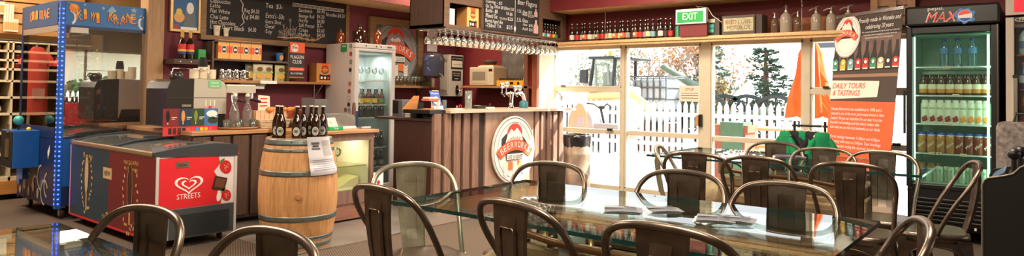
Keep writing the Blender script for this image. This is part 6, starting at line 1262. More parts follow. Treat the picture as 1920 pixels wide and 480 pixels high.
for (x, y, m1, rx, ry) in ((163, 345, beigep, .042, .17), (244, 372, chocp, .05, .19)):
    u, v = P(x, y - 8); b.fdisc(fl, u, v + .05, rx, ry, .004, m1); b.fbox(fl, u - .012, v - .24, u + .012, v - .1, .002, .0035, goldp); b.fring(fl, u, v + .05, rx, ry, .006, .005, goldp if m1 == chocp else mat('edge_beige', (176, 130, 80)))
    for k in range(30):
        a = 2 * pi * k / 30 + .1; q = 1 + .25 * R.random(); uu = u + (rx * 2.1 + .01) * cos(a) * q; vv = v + .0 + (ry * 1.35) * sin(a) * q
        if abs(uu - u) < rx * 1.2 and vv > v - .1: continue
        g = rotF(fl, uu, vv, R.uniform(0, 3)); b.fdisc(g, 0, 0, .018, .011, .004, goldp if k % 3 else beigep, 10)
b.build('lolly_print', None, o)
b = MB()
for s, x, y, wd, h in (('MACADAMIA', 166, 296, .21, .026), ('COCONUT', 166, 304, .12, .016), ('MACADAMIA', 247, 309, .27, .032), ('SALTED CARAMEL', 247, 320, .25, .022), ('MAGNUM', 201, 411, .2, .035)): u, v = P(x, y); b.text(fl, s, u, v, wd, h, .004, goldp, 'c')
u, v = P(202, 326); b.fbox(fl, u - .085, v - .04, u + .085, v + .05, .002, .004, beigep); b.text(fl, 'NEW', u, v - .014, .12, .04, .006, ldark, 'c'); u, v = P(201, 402); b.fquad(fl, u - .02, v, u + .02, v + .02, .004, goldp); u, v = P(272, 416); b.text(fl, 'THE', u, v, .1, .08, .004, lwhite, 'l'); b.build('lettering', None, o)
# end print
P = lambda x, y: px2(Fs, OC, x, y)
b = MB(); (ra, rz), (rb_, _), = P(304, 392), P(413, 392); zr = P(360, 388)[1]; top = zt1 - .008
b.fquad(f0, .012, zr, Wc - .01, top, .002, mat('chest_white', (214, 208, 206), .4)); pts = [(.014, zr + .0), (rb_, zr), (rb_ + .01, zr + .06), (rb_ - .03, zr + .1), (rb_ - .02, zr + .2), (rb_ - .06, zr + .26), (rb_ - .01, zr + .32), (rb_ - .03, zr + .4), (rb_ + .03, zr + .44), (rb_ + .16, top - .006), (.014, top - .006)]
b.fpoly(f0, pts, .003, mat('streets_red', (214, 38, 48), .4)); b.build('end_print', None, o)
b = MB(); hu, hv = P(354, 345)
def heart(s, t, w_):  # open heart outline
    X = .052 * s * 16 / 16 * sin(t) ** 3 * 1.45; Y = .052 * s / 16 * (13 * cos(t) - 5 * cos(2 * t) - 2 * cos(3 * t) - cos(4 * t)); return X, Y
for s, w_, a0, a1 in ((1.45, .014, .35, 5.93), (.78, .012, .25, 5.4)):
    pr = []; n = 44
    for i in range(n + 1): t = a0 + (a1 - a0) * i / n; X, Y = heart(s, t, 0); X2, Y2 = heart(s * (1 - w_ / (.052 * s)), t, 0); pr.append(((hu + X, hv + Y), (hu + X2, hv + Y2)))
    for i in range(n): b.fpoly(f0, [pr[i][0], pr[i + 1][0], pr[i + 1][1], pr[i][1]], .005, lwhite)
b.build('heart_logo', None, o); b = MB(); u, v = P(353, 372); b.text(f0, 'STREETS', u, v, P(375, 372)[0] - P(331, 372)[0], .04, .005, lwhite, 'c'); u, v = P(342, 309); b.fquad(f0, u - .05, v - .022, u + .05, v + .022, .005, steel); b.text(f0, '0800', u, v - .01, .06, .014, .006, ldark, 'c'); b.build('lettering', None, o)
b = MB()
for x, y, s in ((423, 313, .062), (424, 366, .052)):
    u, v = P(x, y); g = rotF(f0, u, v, .5); pts = [(s * .9 * sin(t) ** 1 * (1 - .25 * sin(t / 2)), s * (.9 * cos(t))) for t in [2 * pi * k / 20 for k in range(20)]]; b.fpoly(g, [(a, c - .0) for a, c in pts], .005, mat('strawberry', (196, 30, 40), .4))
    for k in range(5): a = 1.2 + k * .35; b.fpoly(g, [(0, s * .7), (s * .7 * cos(a) - .006, s * .7 + s * .5 * sin(a)), (s * .7 * cos(a) + .012, s * .7 + s * .45 * sin(a))], .006, mat('leaf_print', (80, 120, 60)))
    for k in range(9): b.fdisc(g, s * .5 * cos(k * 2.4) * (k / 9), s * .5 * sin(k * 2.4) * (k / 9), .004, .005, .006, beigep, 8)
u, v = P(411, 343); g = rotF(f0, u, v, -.25); b.fbox(g, -.05, -.055, .055, .05, .003, .006, chocp); b.fbox(g, -.035, -.035, .042, .036, .006, .008, mat('choc_light', (104, 62, 44))); g2 = rotF(f0, u, v - .1, -.2); b.fdisc(g2, .0, 0, .02, .045, .004, lwhite); b.build('strawberry_print', None, o)
b = MB(); (ga, gz0), (gb, gz1) = P(316, 452), P(436, 381); gz1 = P(330, 393)[1]; b.fquad(f0, P(316, 400)[0], zb0 + .0, P(437, 400)[0], gz1, .006, mat('grille_grey', (64, 68, 70), .5)); b.build('vent_panel', None, o); b = MB()
for k in range(15): z = zb0 + .02 + k * (gz1 - zb0 - .06) / 15; b.fbox(f0, P(330, 400)[0], z, P(428, 400)[0], z + .008, .006, .011)
b.build('vent_slat', mat('grille_dark', (44, 48, 50), .5), o)['kind'] = 'stuff'
b = MB(); b.fbox(f0, 0, zb0, .022, zt1, 0, .008).fbox(f0, Wc - .02, zb0, Wc, ztb, 0, .008); b.build('corner_trim', mat('trim_silver', (206, 200, 200), .35, .2), o)
for x, y in ((.08, .1), (Wc - .08, .1), (.08, L - .1), (Wc - .08, L - .1)): b = MB(); b.lathe((x, y, .03), [(.028, -.012), (.03, -.008), (.03, .008), (.028, .012)], 14, axis=(1, 0, 0)); b.box((x - .018, y - .01, .03), (x + .018, y + .01, zb0)); b.build('caster', castd, o)
# ================================================================== CLAW MACHINE
XC = 2.13; YCf = 6.98; Fs = FY(YCf); Fl = FX(XC); xr = Fs.uv(282, 60)[0]; yb = -Fl.uv(39, 120)[0]; zt = Fs.uv(200, 8)[1] - .0; zt = atx(104, 2, XC).z
o = thing('claw_machine', 'blue claw crane game machine with lit posts and a cartoon lettered header', 'arcade machine', (XC, YCf, 0)); OC = V(XC, YCf, 0); Wd = xr - XC; Ld = yb - YCf; fl = Frame((0, 0, 0), (0, -1, 0), (0, 0, 1))
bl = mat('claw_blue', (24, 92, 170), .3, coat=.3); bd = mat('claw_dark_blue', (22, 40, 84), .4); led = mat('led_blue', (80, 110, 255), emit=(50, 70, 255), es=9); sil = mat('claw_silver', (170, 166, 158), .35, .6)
zh = zt - .2 * 1.0; zh = Fs.uv(200, 52)[1]; zf = atx(101, 260, XC).z; p_ = .05
for nm, x, y in (('a', 0, 0), ('b', Wd - p_ * .6, 0), ('c', 0, Ld - p_), ('d', Wd - p_, Ld - p_)):
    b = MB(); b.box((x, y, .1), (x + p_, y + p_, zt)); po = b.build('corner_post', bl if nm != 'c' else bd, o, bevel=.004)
    if nm == 'a':
        b = MB(); n = 42
        for k in range(n): z = .14 + k * (zt - .18) / n; b.box((-.003, .02, z), (0, .034, z + .012)); b.box((.016, -.003, z), (.03, 0, z + .012))
        q = b.build('led_strip', led, po); q['kind'] = 'stuff'
b = MB(); b.box((p_, .01, .12), (Wd - p_ * .6, Ld - .01, zf)); b.build('base_cabinet', bd, o)
b = MB(); b.fquad(f0, p_, .12, Wd - p_ * .6, zf, -.008, bl); b.fbox(f0, p_, .12, Wd - .03, .3, -.01, .0, bd)
b.build('front_panel', None, o)
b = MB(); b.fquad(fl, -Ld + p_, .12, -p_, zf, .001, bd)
R = random.Random(4)
for k in range(9): b.fring(fl, -R.uniform(.15, Ld - .2), R.uniform(.2, .45), .1, .12, .02, .003 + k * .0004, mat('art_cream', (190, 176, 150)) if k % 2 else bl, 20, R.uniform(0, 2), R.uniform(3, 5))
for k in range(5): b.fdisc(fl, -Ld + .12 + k * .13, .2 + .05 * (k % 2), .03, .05, .006, mat('art_cream', (190, 176, 150)), 14)
b.build('side_artwork', None, o)
b = MB(); b.fquad(fl, -.32, zf - .3, -.12, zf - .05, .002, bd); b.fbox(fl, -Ld + .18, .3, -Ld + .27, .45, 0, .03, bl).fbox(fl, -Ld + .05, .24, -Ld + .14, .46, 0, .02, bl); b.fpoly(fl, [(-.2, zf - .2), (-.16, zf - .12), (-.16, zf - .06), (-.22, zf - .13)], .004, lwhite); b.build('coin_door', None, o)
# control box on the long side
u0, v0 = Fl.uv(72, 335); zc0, zc1 = Fs.uv(60, 335)[1], Fs.uv(60, 250)[1]
yc0 = atx(74, 290, XC).y - YCf; b = MB(); b.box((-.21, yc0 - .0, zc0 + .05), (0, yc0 + .36, zc1 + .0)); b.build('control_box', bl, o, bevel=.006); b = MB(); b.box((-.215, yc0 + .01, zc0 + .06), (-.21, yc0 + .35, zc1 - .01), blkm); b.box((-.222, yc0 + .1, zc0 + .15), (-.214, yc0 + .2, zc0 + .32), brass); b.box((-.222, yc0 + .1, zc0 + .38), (-.214, yc0 + .16, zc0 + .46), steel); b.build('coin_panel', None, o)
b = MB(); b.cyl((-.12, yc0 + .2, zc1 - .0), (-.12, yc0 + .2, zc1 + .06), .01, mt=blk); b.ball((-.12, yc0 + .2, zc1 + .09), .045, mat('joystick_teal', (60, 160, 150), .4)); b.build('joystick', None, o); b = MB(); b.ball((-.07, yc0 + .08, zc1 + .01), .02, mat('button_yellow', (230, 200, 60), .3)); b.build('push_button', None, o)
# header
b = MB(); b.box((.01, .005, zh), (Wd - .01, Ld - .01, zt)); b.build('header_box', mat('header_blue', (30, 70, 120), .4), o)
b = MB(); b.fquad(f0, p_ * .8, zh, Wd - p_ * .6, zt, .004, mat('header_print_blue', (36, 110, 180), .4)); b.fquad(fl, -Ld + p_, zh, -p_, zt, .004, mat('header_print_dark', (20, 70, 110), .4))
sw = Wd - p_ * 1.4; hh = zt - zh; star = lambda F_, u, v, s, m_, dd=.006: b.fpoly(F_, [((s if k % 2 == 0 else s * .42) * cos(pi / 2 + k * pi / 5) + u, (s if k % 2 == 0 else s * .42) * sin(pi / 2 + k * pi / 5) + v) for k in range(10)], dd, m_)
sky_ = mat('star_blue', (150, 190, 226))
for (a, c, s) in ((.1, .55, .022), (.2, .9, .016), (.42, .82, .02), (.8, .85, .035), (.9, .6, .025), (.97, .9, .012)): star(f0, p_ + sw * a, zh + hh * c, s, sky_)
for uu in (.04, .93): b.fring(f0, p_ + sw * uu, zh + hh * .32, .05, .07, .02, .006, lwhite, 20, -1.2 if uu < .5 else 1.6, 1.6 if uu < .5 else 4.6)
b.build('header_print', None, o)
b = MB(); u, v = Fs.uv(143, 38); u1, v1 = Fs.uv(257, 46); s = 'KIWI KRANE'; n = len(s); W_ = u1 - u; om = mat('cartoon_orange', (244, 140, 40), .5); ye = mat('cartoon_yellow', (250, 196, 70), .5); rdd = mat('cartoon_red', (200, 50, 30), .5)
for i, ch in enumerate(s):
    if ch == ' ': continue
    cu = u - XC + W_ * (i + .4) / n; cv = zh + hh * (.22 + .06 * sin(i * 1.7)); g = rotF(f0, cu, cv, .12 * sin(i * 2.3)); b.text(g, ch, .004, -.008, W_ / n * 1.0 * (.6 if ch == 'I' else 1), hh * .5, .008, bd, 'c'); b.text(g, ch, 0, 0, W_ / n * .88 * (.6 if ch == 'I' else 1), hh * .46, .010, om, 'c'); b.text(g, ch, 0, hh * .2, W_ / n * .8 * (.6 if ch == 'I' else 1), hh * .22, .012, ye, 'c')
b.fdisc(f0, u - XC - .02, zh + hh * .72, .04, .04, .007, om); b.fpoly(f0, [(u - XC - .07, zh + hh * .93), (u - XC, zh + hh * .8), (u - XC, zh + hh * .68)], .009, ye); b.fpoly(f0, [(u - XC + W_ * .48, zh + hh * .7), (u - XC + W_ * .56, zh + hh * .95), (u - XC + W_ * .64, zh + hh * .75), (u - XC + W_ * .56, zh + hh * .62)], .008, sky_)
for i, ch in enumerate(s):
    if ch == ' ': continue
    b.text(fl, ch, -Ld * .72 + Ld * .5 * i / n, zh + hh * .3 + .01 * (i % 2), Ld * .05, hh * .4, .008, mat('dim_orange', (220, 130, 50)), 'c')
b.build('header_lettering', None, o)
b = MB(); b.fbox(f0, p_, zh - .03, Wd - .03, zh, -.02, .0, bd); b.fbox(fl, -Ld + p_, zh - .06, -p_, zh, -.02, 0, sil); b.build('header_rail', None, o)
b = MB(); u, v = Fs.uv(149, 52); b.fbox(f0, u - XC - .07, v - .05, u - XC + .07, v + .0, 0, .02, offw); b.build('lock_plate', None, o)
cg = glass('claw_glass', (222, 228, 224), .0, 1.55, 12, milk=.02)
b = MB(); b.quad((p_, .004, zf), (Wd - .03, .004, zf), (Wd - .03, .004, zh), (p_, .004, zh)); b.build('glass_pane', cg, o); b = MB(); b.quad((.004, Ld - p_, zf), (.004, p_, zf), (.004, p_, zh), (.004, Ld - p_, zh)); b.build('glass_pane', glass('claw_glass_side', (230, 232, 228), .0, 1.5, 1.2), o); b = MB(); b.quad((p_, Ld - .01, zf), (Wd, Ld - .01, zf), (Wd, Ld - .01, zh), (p_, Ld - .01, zh)); b.build('glass_pane', MATS['claw_glass_side'], o)
b = MB(); b.quad((Wd - .01, 0, zf), (Wd - .01, Ld, zf), (Wd - .01, Ld, zh), (Wd - .01, 0, zh)); b.build('back_wall', mat('claw_lining', (70, 74, 78), .5), o)
b = MB(); b.box((p_, Ld * .62, zf), (.02, Ld * .95, zf + .09)); b.box((-.004, .05, zf - .0), (.01, Ld - .05, zf + .1)); b.build('lower_rail', bd, o)
b = MB(); b.box((Wd * .35, .05, zh - .06), (Wd * .4, Ld - .05, zh - .03)); b.box((Wd * .3, Ld * .4, zh - .1), (Wd * .5, Ld * .6, zh - .02)); b.cyl((Wd * .4, Ld * .5, zh - .1), (Wd * .4, Ld * .5, zh - .4), .006)
for k in range(3): a = k * 2.1; b.tube([(Wd * .4, Ld * .5, zh - .4), (Wd * .4 + .08 * cos(a), Ld * .5 + .08 * sin(a), zh - .46), (Wd * .4 + .05 * cos(a), Ld * .5 + .05 * sin(a), zh - .56)], .007, 6)
b.build('crane_claw', chrome, o)
for x, y in ((.08, .1), (Wd - .1, .1), (.08, Ld - .12), (Wd - .1, Ld - .12)):
    b = MB(); b.lathe((x - .015, y, .05), [(.046, 0), (.05, .006), (.05, .026), (.046, .03)], 20, castd, axis=(1, 0, 0)); b.lathe((x - .017, y, .05), [(.028, 0), (.028, .034)], 16, steel, axis=(1, 0, 0)); b.box((x - .03, y - .02, .09), (x + .03, y + .03, .12), steel); b.build('caster', None, o)
# plush toys inside
def plush(loc, s, col, label, spots=None, ears=True, rz=0):
    o = thing('plush_toy', label, 'soft toy', loc, rz, None); b = MB(); m_ = mat('plush_' + col, {'tan': (206, 176, 136), 'orange': (226, 116, 50), 'grey': (150, 148, 146), 'green': (150, 200, 60), 'white': (220, 212, 200), 'black': (30, 28, 28), 'brown': (120, 80, 56)}[col], .95, bump=.4, bscale=80)
    b.ball((0, 0, s * .5), s * .5, m_, sc=(1, .8, 1)); 
    for x, y, z in ((-.4, -.35, .15), (.4, -.35, .15), (-.5, -.1, .6), (.5, -.1, .6)): b.ball((x * s, y * s, z * s), s * .18, m_, sc=(1, 1.5, .9))
    b.build('body', None, o); b = MB(); b.ball((0, -.05 * s, s * 1.15), s * .36, m_); b.ball((0, -.36 * s, s * 1.05), s * .18, mat('plush_white', (220, 212, 200), .95), sc=(1, .8, .8))
    if ears:
        for sx in (-1, 1): b.ball((sx * .28 * s, 0, s * 1.45), s * .14, mat('plush_' + (spots or col), (30, 28, 28), .95), sc=(.8, .5, 1.4))
    b.build('head', None, o); b = MB()
    for sx in (-1, 1): b.ball((sx * .13 * s, -.36 * s, s * 1.24), s * .04, blk)
    b.ball((0, -.5 * s, s * 1.08), s * .05, blk); b.build('face', None, o)
    if spots: b = MB(); b.ball((s * .2, -.2 * s, s * .6), s * .3, mat('plush_black', (30, 28, 28), .95)); b.ball((-.3 * s, -.3 * s, s * .3), s * .2, MATS['plush_black']); b.build('patch', None, o)
    return o
zi = zf + .002
plush((XC + .3, YCf + .16, zi), .17, 'tan', 'tan and black spotted soft toy sitting by the front glass of the claw machine', 'black')
plush((XC + .46, YCf + .22, zi), .1, 'orange', 'orange soft toy behind the glass of the claw machine', None)
plush((XC + .6, YCf + .14, zi), .09, 'orange', 'small orange soft toy by the right post of the claw machine', None, False, .4)
plush((XC + .44, YCf + .5, zi), .16, 'green', 'green and white soft toy deep in the claw machine', None)
plush((XC + .2, YCf + .55, zi), .16, 'black', 'black soft toy in the claw machine', None)
plush((XC + .62, YCf + .5, zi), .17, 'grey', 'grey soft toy at the rear of the claw machine', None)
plush((XC + .34, YCf + .85, zi), .15, 'white', 'white soft toy at the back of the claw machine', None)
b = MB(); b.box((0, 0, 0), (.3, .14, .03), redp); b.box((.06, -.001, .0), (.12, .141, .031), lwhite); b.box((.2, -.001, 0), (.25, .141, .031), lwhite); o2 = thing('striped_towel', 'red and white striped cloth inside the claw machine', 'cloth', (XC + .05, YCf + .09, zi)); b.build('folded_cloth', None, o2, bevel=.008)

# ================================================================== SHOP DISPLAY BEYOND
F9 = FY(8.62); zsh = [F9.uv(20, y)[1] for y in (78, 96, 113, 130, 152, 183, 214, 250, 290, 330)]; x0 = 1.1; x1 = 2.95
shw = mat('cubby_cream', (206, 192, 162), .5)
b = MB(); b.box((x0, 8.99, zsh[0]), (x1 + 2, 8.999, 2.6)); b.mats = []; 
o = thing('slat_display', 'brown slatted shop wall hung with small packets beyond the claw machine', 'display', (x0, 8.9, zsh[0]))
for k in range(8): b = MB(); z = zsh[0] + .1 + k * .12; b.box((x0, 8.86, z), (x1, 8.9, z + .105)); part(b, 'slat_board', slat, o)
for k in range(9):
    xx = F9.uv(4 + k * 4.6, 80)[0]; q = thing('hanging_packet', 'small white packet hanging on the slatted shop wall', 'packet', (xx, 8.8, zsh[0] + (.12 if k > 2 else .3)), 0, 'packets hanging on the slatted wall'); b = MB(); b.box((-.012, 0, 0), (.012, .02, .3 if 2 < k < 7 else .14), mat('packet_pale', (196, 188, 176), .4)); b.box((-.01, -.002, .02), (.01, 0, .1), mat('packet_peach2', (196, 140, 90))); b.build('packet_body', None, q)
o = thing('cubby_shelf', 'cream pigeonhole shelf unit full of souvenirs beyond the claw machine', 'shelf unit', (x0, 8.7, 0))
b = MB(); b.box((x0, 8.62, .2), (x1, 8.98, .24)); b.box((x0, 8.95, .2), (x1, 8.98, zsh[0]), mat('cubby_backing', (120, 84, 48), .7)); part(b, 'carcass', shw, o)
b = MB(); b.box((x0, 8.6, .06), (x1, 8.98, .2)); part(b, 'base_board', wood('orange_pine', (176, 116, 56), (200, 140, 76), (1, 12, 12)), o); b = MB(); b.box((x0, 8.66, 0), (x1, 8.98, .06)); part(b, 'plinth', blkm, o)
for z in zsh[:9]: b = MB(); b.box((x0, 8.62, z - .012), (x1, 8.95, z + .012)); part(b, 'shelf_board', shw, o)
stx = [F9.uv(x, 200)[0] for x in (-14, 19, 52, 85, 118)]
for k, xx in enumerate(stx): b = MB(); b.box((xx, 8.62, .2), (xx + .02, 8.95, zsh[4])); part(b, 'divider', shw, o)
for k, xx in enumerate([F9.uv(x, 100)[0] for x in (-8, 14, 24, 46, 68, 90, 112)]): b = MB(); b.box((xx, 8.62, zsh[4]), (xx + .014, 8.95, zsh[0])); part(b, 'divider', shw, o)
cols = [(196, 170, 60), (60, 56, 60), (170, 60, 60), (120, 140, 60), (200, 196, 186), (200, 110, 40), (110, 70, 60), (70, 90, 110)]
R = random.Random(12)
for r in range(1, 9):
    small = r <= 4; zz = zsh[r] + .012; hgt = min(.09, (zsh[r - 1] - zsh[r]) * .6)
    n = 13 if small else 8
    for k in range(n):
        xx = F9.uv(-2, 100)[0] + k * (1.15 / n) + R.uniform(0, .02)
        if r == 4: continue
        if any(abs(xx - s_) < .05 for s_ in stx) and not small: continue
        c = R.randrange(8); m_ = mat('souvenir_%d' % c, cols[c], .5); key = 'sv%d_%d' % (c, small)
        def fn():
            o = thing('souvenir_tin', '', 'tin'); b = MB()
            if small: b.lathe((0, 0, 0), [(.028, 0), (.03, .004), (.03, hgt * .75)], 14, m_); b.lathe((0, 0, hgt * .75), [(.032, 0), (.032, hgt * .2), (.0, hgt * .22)], 14, steel)
            else: b.ball((0, 0, .045), .045, m_); b.lathe((0, -.04, .045), [(.022, 0), (.018, .006)], 12, cream, axis=(0, -1, 0))
            b.build('tin_body', None, o); return o
        place(key, fn, (xx, 8.72, zz), 0, 'small round souvenir tin in the pigeonhole shelves', 'souvenirs in the pigeonholes')
# shirts hanging there
def tshirt(m, H=.62, W=.42, flat=.05):
    """hanging t-shirt, collar at the top, origin at the hanger"""
    b = MB(); lv = []; n = 24
    prof = [(-.0, .04, .02), (-.015, .06, .025), (-.05, W * .36, .03), (-.09, W * .47, flat), (-.2, W * .46, flat * 1.2), (-.4 * H / .62, W * .47, flat * 1.3), (-H, W * .5, flat * 1.2)]
    vs = []; fs = []
    for z, w, d_ in prof:
        for i in range(n): a = 2 * pi * i / n; f_ = .2 * d_ * sin(a * 5 + z * 9) if z < -.15 else 0; vs.append((w * cos(a), (d_ + f_) * sin(a), z))
    for k in range(len(prof) - 1):
        for i in range(n): j = (i + 1) % n; fs.append((k * n + i, (k + 1) * n + i, (k + 1) * n + j, k * n + j))
    b.add(vs, fs, m, True)
    sl = []
    for s_ in (-1, 1): q = MB(); q.tube([(s_ * W * .34, 0, -.06), (s_ * W * .46, 0, -.1), (s_ * W * .6, 0, -.16), (s_ * W * .66, 0, -.2)], .05, 12, m, rs=[.1 * W, .16 * W, .18 * W, .19 * W]); sl.append(q)
    return b, sl
for i, (x, y, Y, c, lb) in enumerate(((71, 88, 8.5, (214, 70, 60), 'red t-shirt with a small print hanging beyond the claw machine glass'), (127, 92, 8.45, (214, 60, 52), 'red t-shirt hanging beyond the claw machine, nearer the window wall'))):
    p = aty(x, y, Y); o = thing('t_shirt', lb, 't-shirt', (p.x, Y, p.z)); a, c_ = tshirt(mat('shirt_red%d' % i, c, .9), .74, .21 - .05 * i, .04); a.build('shirt_body', None, o); [k.build('sleeve', None, o) for k in c_]; b = MB(); b.tube([(-.08, 0, -.05), (0, 0, .0), (.08, 0, -.05), (-.08, 0, -.05)], .006, 6); b.tube([(0, 0, 0), (0, 0, .06), (.02, .03, .07)], .004, 5); b.build('hanger', blk, o); b = MB(); b.fquad(Frame((0, -.055, -.55), (1, 0, 0), (0, 0, 1)), -.06, 0, .06, .1, .008, mat('shirt_print', (220, 150, 140))); b.build('print', None, o)
p = aty(128, 94, 8.6); b = MB(); b.tube([(1.2, 8.62, p.z + .07), (2.9, 8.48, p.z + .07)], .01, 6); tag(b.build('hanging_rail', blk), 'black rail holding the red t-shirts beyond the claw machine', 'rail')

# ================================================================== ON THE WINDOW SHELF
Xs = 7.14
seq = ['white', 'red', 'cream', 'orange', 'white', 'cream', 'brown', 'red', 'cream', 'cream', 'orange', 'cream', 'orange', 'grey', 'black', 'orange', 'red', 'grey', 'cream', 'blue', 'black', 'white', 'black', 'red']
xp = [1073, 1083, 1092.5, 1102, 1111.5, 1120.5, 1129.5, 1140, 1149, 1157, 1165, 1173, 1180, 1188.5, 1196.5, 1204.5, 1212.5, 1220.5, 1229, 1237, 1245, 1252, 1246, 1254]
xs = [1074 + i * (1256 - 1074) / 23 for i in range(24)]
for i, (c, x) in enumerate(zip(seq, xs)):
    p = atx(x, 75, Xs); place('wb_' + c, beer_bottle(labmat(c), .235, lab2=cream if i % 3 == 0 else None), (Xs + .02 * ((i * 7) % 3 - 1), p.y, SZ), -pi / 2, 'brown beer bottle with a %s label on the window shelf, %s from the bar end' % (c, ORD[i]), 'beer bottles on the window shelf')
# exit sign on its box
Fe = FX(SX - .03); u0, v0 = Fe.uv(1268, 46.5); u1, v1 = Fe.uv(1325, 13); o = thing('exit_sign', 'green and white EXIT sign on the shelf over the door', 'sign', (SX - .05, -(u0 + u1) / 2, v0)); hw = (u1 - u0) / 2; H = v1 - v0 - .01
b = MB(); b.box((0, -hw, 0), (.06, hw, H)); b.build('sign_box', white, o, bevel=.004); b = MB(); b.fquad(fl, -hw + .02, .015, hw - .03, H - .03, .002, mat('exit_green', (10, 140, 60), .4, emit=(10, 150, 60), es=.35)); b.fbox(fl, -hw + .012, .008, hw - .022, H - .022, -.001, .001, white); b.build('green_panel', None, o); b = MB(); b.text(fl, 'EXIT', -.005, H * .28, hw * .98, H * .46, .004, mat('exit_white', (236, 240, 232), .4, emit=(240, 255, 240), es=.4), 'c'); b.build('lettering', None, o)
b = MB(); b.tube([(.03, -hw * .5, H), (.02, 0 - hw * .3, H + .03), (.03, -hw * 1.05, H), (.05, -hw * 1.3, H * .5), (.06, -hw * 1.9, H * .0)], .004, 6); b.build('cable', offw, o)
u0, v0 = Fe.uv(1274, 69); u1, v1 = Fe.uv(1325, 40); b = MB(); b.box((SX - .02, -u1, SZ), (SX + .03, -u0, SZ + (v1 - v0))); tag(b.build('sign_board', redwall), 'dark red board on the shelf carrying the EXIT sign', 'board')
Ft = FX(SX + .1)
u0, v0 = Ft.uv(1320, 66); u1, v1 = Ft.uv(1342, 33); o = thing('tin_box', 'dark tin box with a teal band between the EXIT sign and the oil case', 'box', (SX + .1, -(u0 + u1) / 2, SZ)); hw = abs(u1 - u0) / 2 + .05
b = MB(); b.box((-.02, -hw, 0), (.14, hw, .2)); b.build('box', mat('tin_dark', (64, 56, 48), .5), o, bevel=.004); b = MB(); b.box((-.035, -hw + .06, .04), (-.02, hw - .01, .13), mat('teal_band', (80, 190, 170), .5)); b.box((-.037, -hw + .06, .08), (-.035, hw - .01, .09), mat('teal_dark', (20, 120, 110))); b.box((-.025, -hw + .05, .15), (-.0201, hw - .02, .19), cream); b.build('label_band', None, o)
p = atx(1271, 60, SX + .12); b = MB(); b.lathe((0, 0, 0), [(.03, 0), (.03, .12), (.02, .14)], 14, mat('green_can', (60, 130, 100), .4)); o = thing('small_can', 'small green can peeking out left of the dark red sign board', 'can', (SX + .12, p.y, SZ)); b.build('can_body', None, o)
u0, v0 = Fe.uv(1351, 64); u1, v1 = Fe.uv(1425, 34); o = thing('oil_case', 'old painted wooden motor oil case on the window shelf', 'crate', (SX - .0, -(u0 + u1) / 2, SZ)); hw = (u1 - u0) / 2; H = .205
b = MB(); b.box((0, -hw * .7, 0), (.2, hw, H)); b.build('case_body', mat('case_grey_brown', (84, 74, 62), .7, noise=.25), o, bevel=.006); b = MB(); b.box((.02, -hw * 1.02, 0), (.2, -hw * .7, H)); b.build('case_end', mat('case_dark', (66, 54, 46), .7), o); b = MB(); b.fquad(fl, -hw * .9, H * .17, hw * .62, H * .86, .002, mat('case_cream', (178, 166, 132), .8, noise=.3, nscale=25)); b.fring(fl, -hw * .14, H * .515, 0, 0, 0, .002, castd); b.text(fl, 'ESSO', -hw * .78, H * .56, hw * .56, H * .2, .004, mat('faded_red', (120, 50, 40)), 'l'); b.text(fl, 'LUBE', -hw * .14, H * .56, hw * .66, H * .2, .004, mat('worn_brown', (110, 84, 66)), 'l'); b.text(fl, 'MOTOR OIL', -hw * .1, H * .26, hw * 1.2, H * .2, .004, mat('ink_brown', (60, 46, 40)), 'c'); b.build('lettering', None, o)
# soda siphons
def siphon(h, r, m_):
    def fn():
        o = thing('soda_siphon', '', 'siphon'); b = MB(); b.lathe((0, 0, 0), [(r * .95, 0), (r, .01), (r, h * .5), (r * .8, h * .62), (r * .35, h * .7), (r * .3, h * .74)], 18); b.build('glass_body', m_, o); b = MB(); b.lathe((0, 0, h * .7), [(r * .35, 0), (r * .4, h * .05), (r * .25, h * .1), (r * .25, h * .22), (.008, h * .26)], 14); b.tube([(0, 0, h * .88), (-.02, .03, h * .9), (-.05, .06, h * .82)], .008, 6); b.tube([(0, 0, h * .9), (0, -.03, h * .97), (-.0, -.06, h * .93)], .005, 6); b.build('spout_head', mat('old_chrome', (180, 170, 158), .3, .8), o); return o
    return fn
sgm = glass('siphon_glass', (190, 160, 130), milk=.35, milkcol=(150, 120, 96)); sgw = glass('siphon_clear', (210, 200, 186), milk=.55, milkcol=(196, 182, 164))
for i, (x, hh, rr_, mm, lb) in enumerate(((1452.5, 42, .042, 0, 'small brown tinted soda siphon beside the oil case'), (1474, 56, .06, 1, 'large pale grey soda siphon, tallest on the shelf'), (1496, 46, .044, 0, 'brown tinted soda siphon just left of the chain'), (1530.5, 48, .05, 1, 'clear soda siphon on a wooden block right of the chain'), (1559, 50, .05, 1, 'clear soda siphon above the banner edge'), (1591, 50, .05, 1, 'clear soda siphon partly hidden behind the banner'))):
    p = atx(x, 66, Xs + .03); H = 1.0; h_ = atx(x, 66 - hh, Xs).z - atx(x, 66, Xs).z; place('siphon%d' % (i if i in (1,) else (2 if mm else 0)), siphon(h_, rr_, sgw if mm else sgm), (Xs + .03, p.y, SZ + (.012 if i == 3 else 0)), -pi / 2 + .2 * i, lb, 'soda siphons on the window shelf')
p = atx(1527, 60, Xs); b = MB(); b.box((SX + .02, p.y - .1, SZ), (SX + .2, p.y + .12, SZ + .0115)); tag(b.build('wood_block', cabwood), 'thin wooden block under a clear soda siphon', 'board')
for k, (x, n0) in enumerate(((1134.5, 20), (1503, 0))):
    p = atx(x, 70, SX + .02); b = MB(); z = SZ + .002
    while z < zsf - .0: 
        b.tube([(SX + .02 + (.005 * cos(a) if int(z * 50) % 2 else 0), p.y + (0 if int(z * 50) % 2 else .005 * cos(a)), z + .011 * sin(a) + .011) for a in [2 * pi * i / 8 for i in range(8)]], .0016, 4, close=True); z += .018
    tag(b.build('chain', steel), ['thin chain holding up the window shelf, among the beer bottles', 'thin chain holding up the window shelf, among the soda siphons'][k], 'chain')
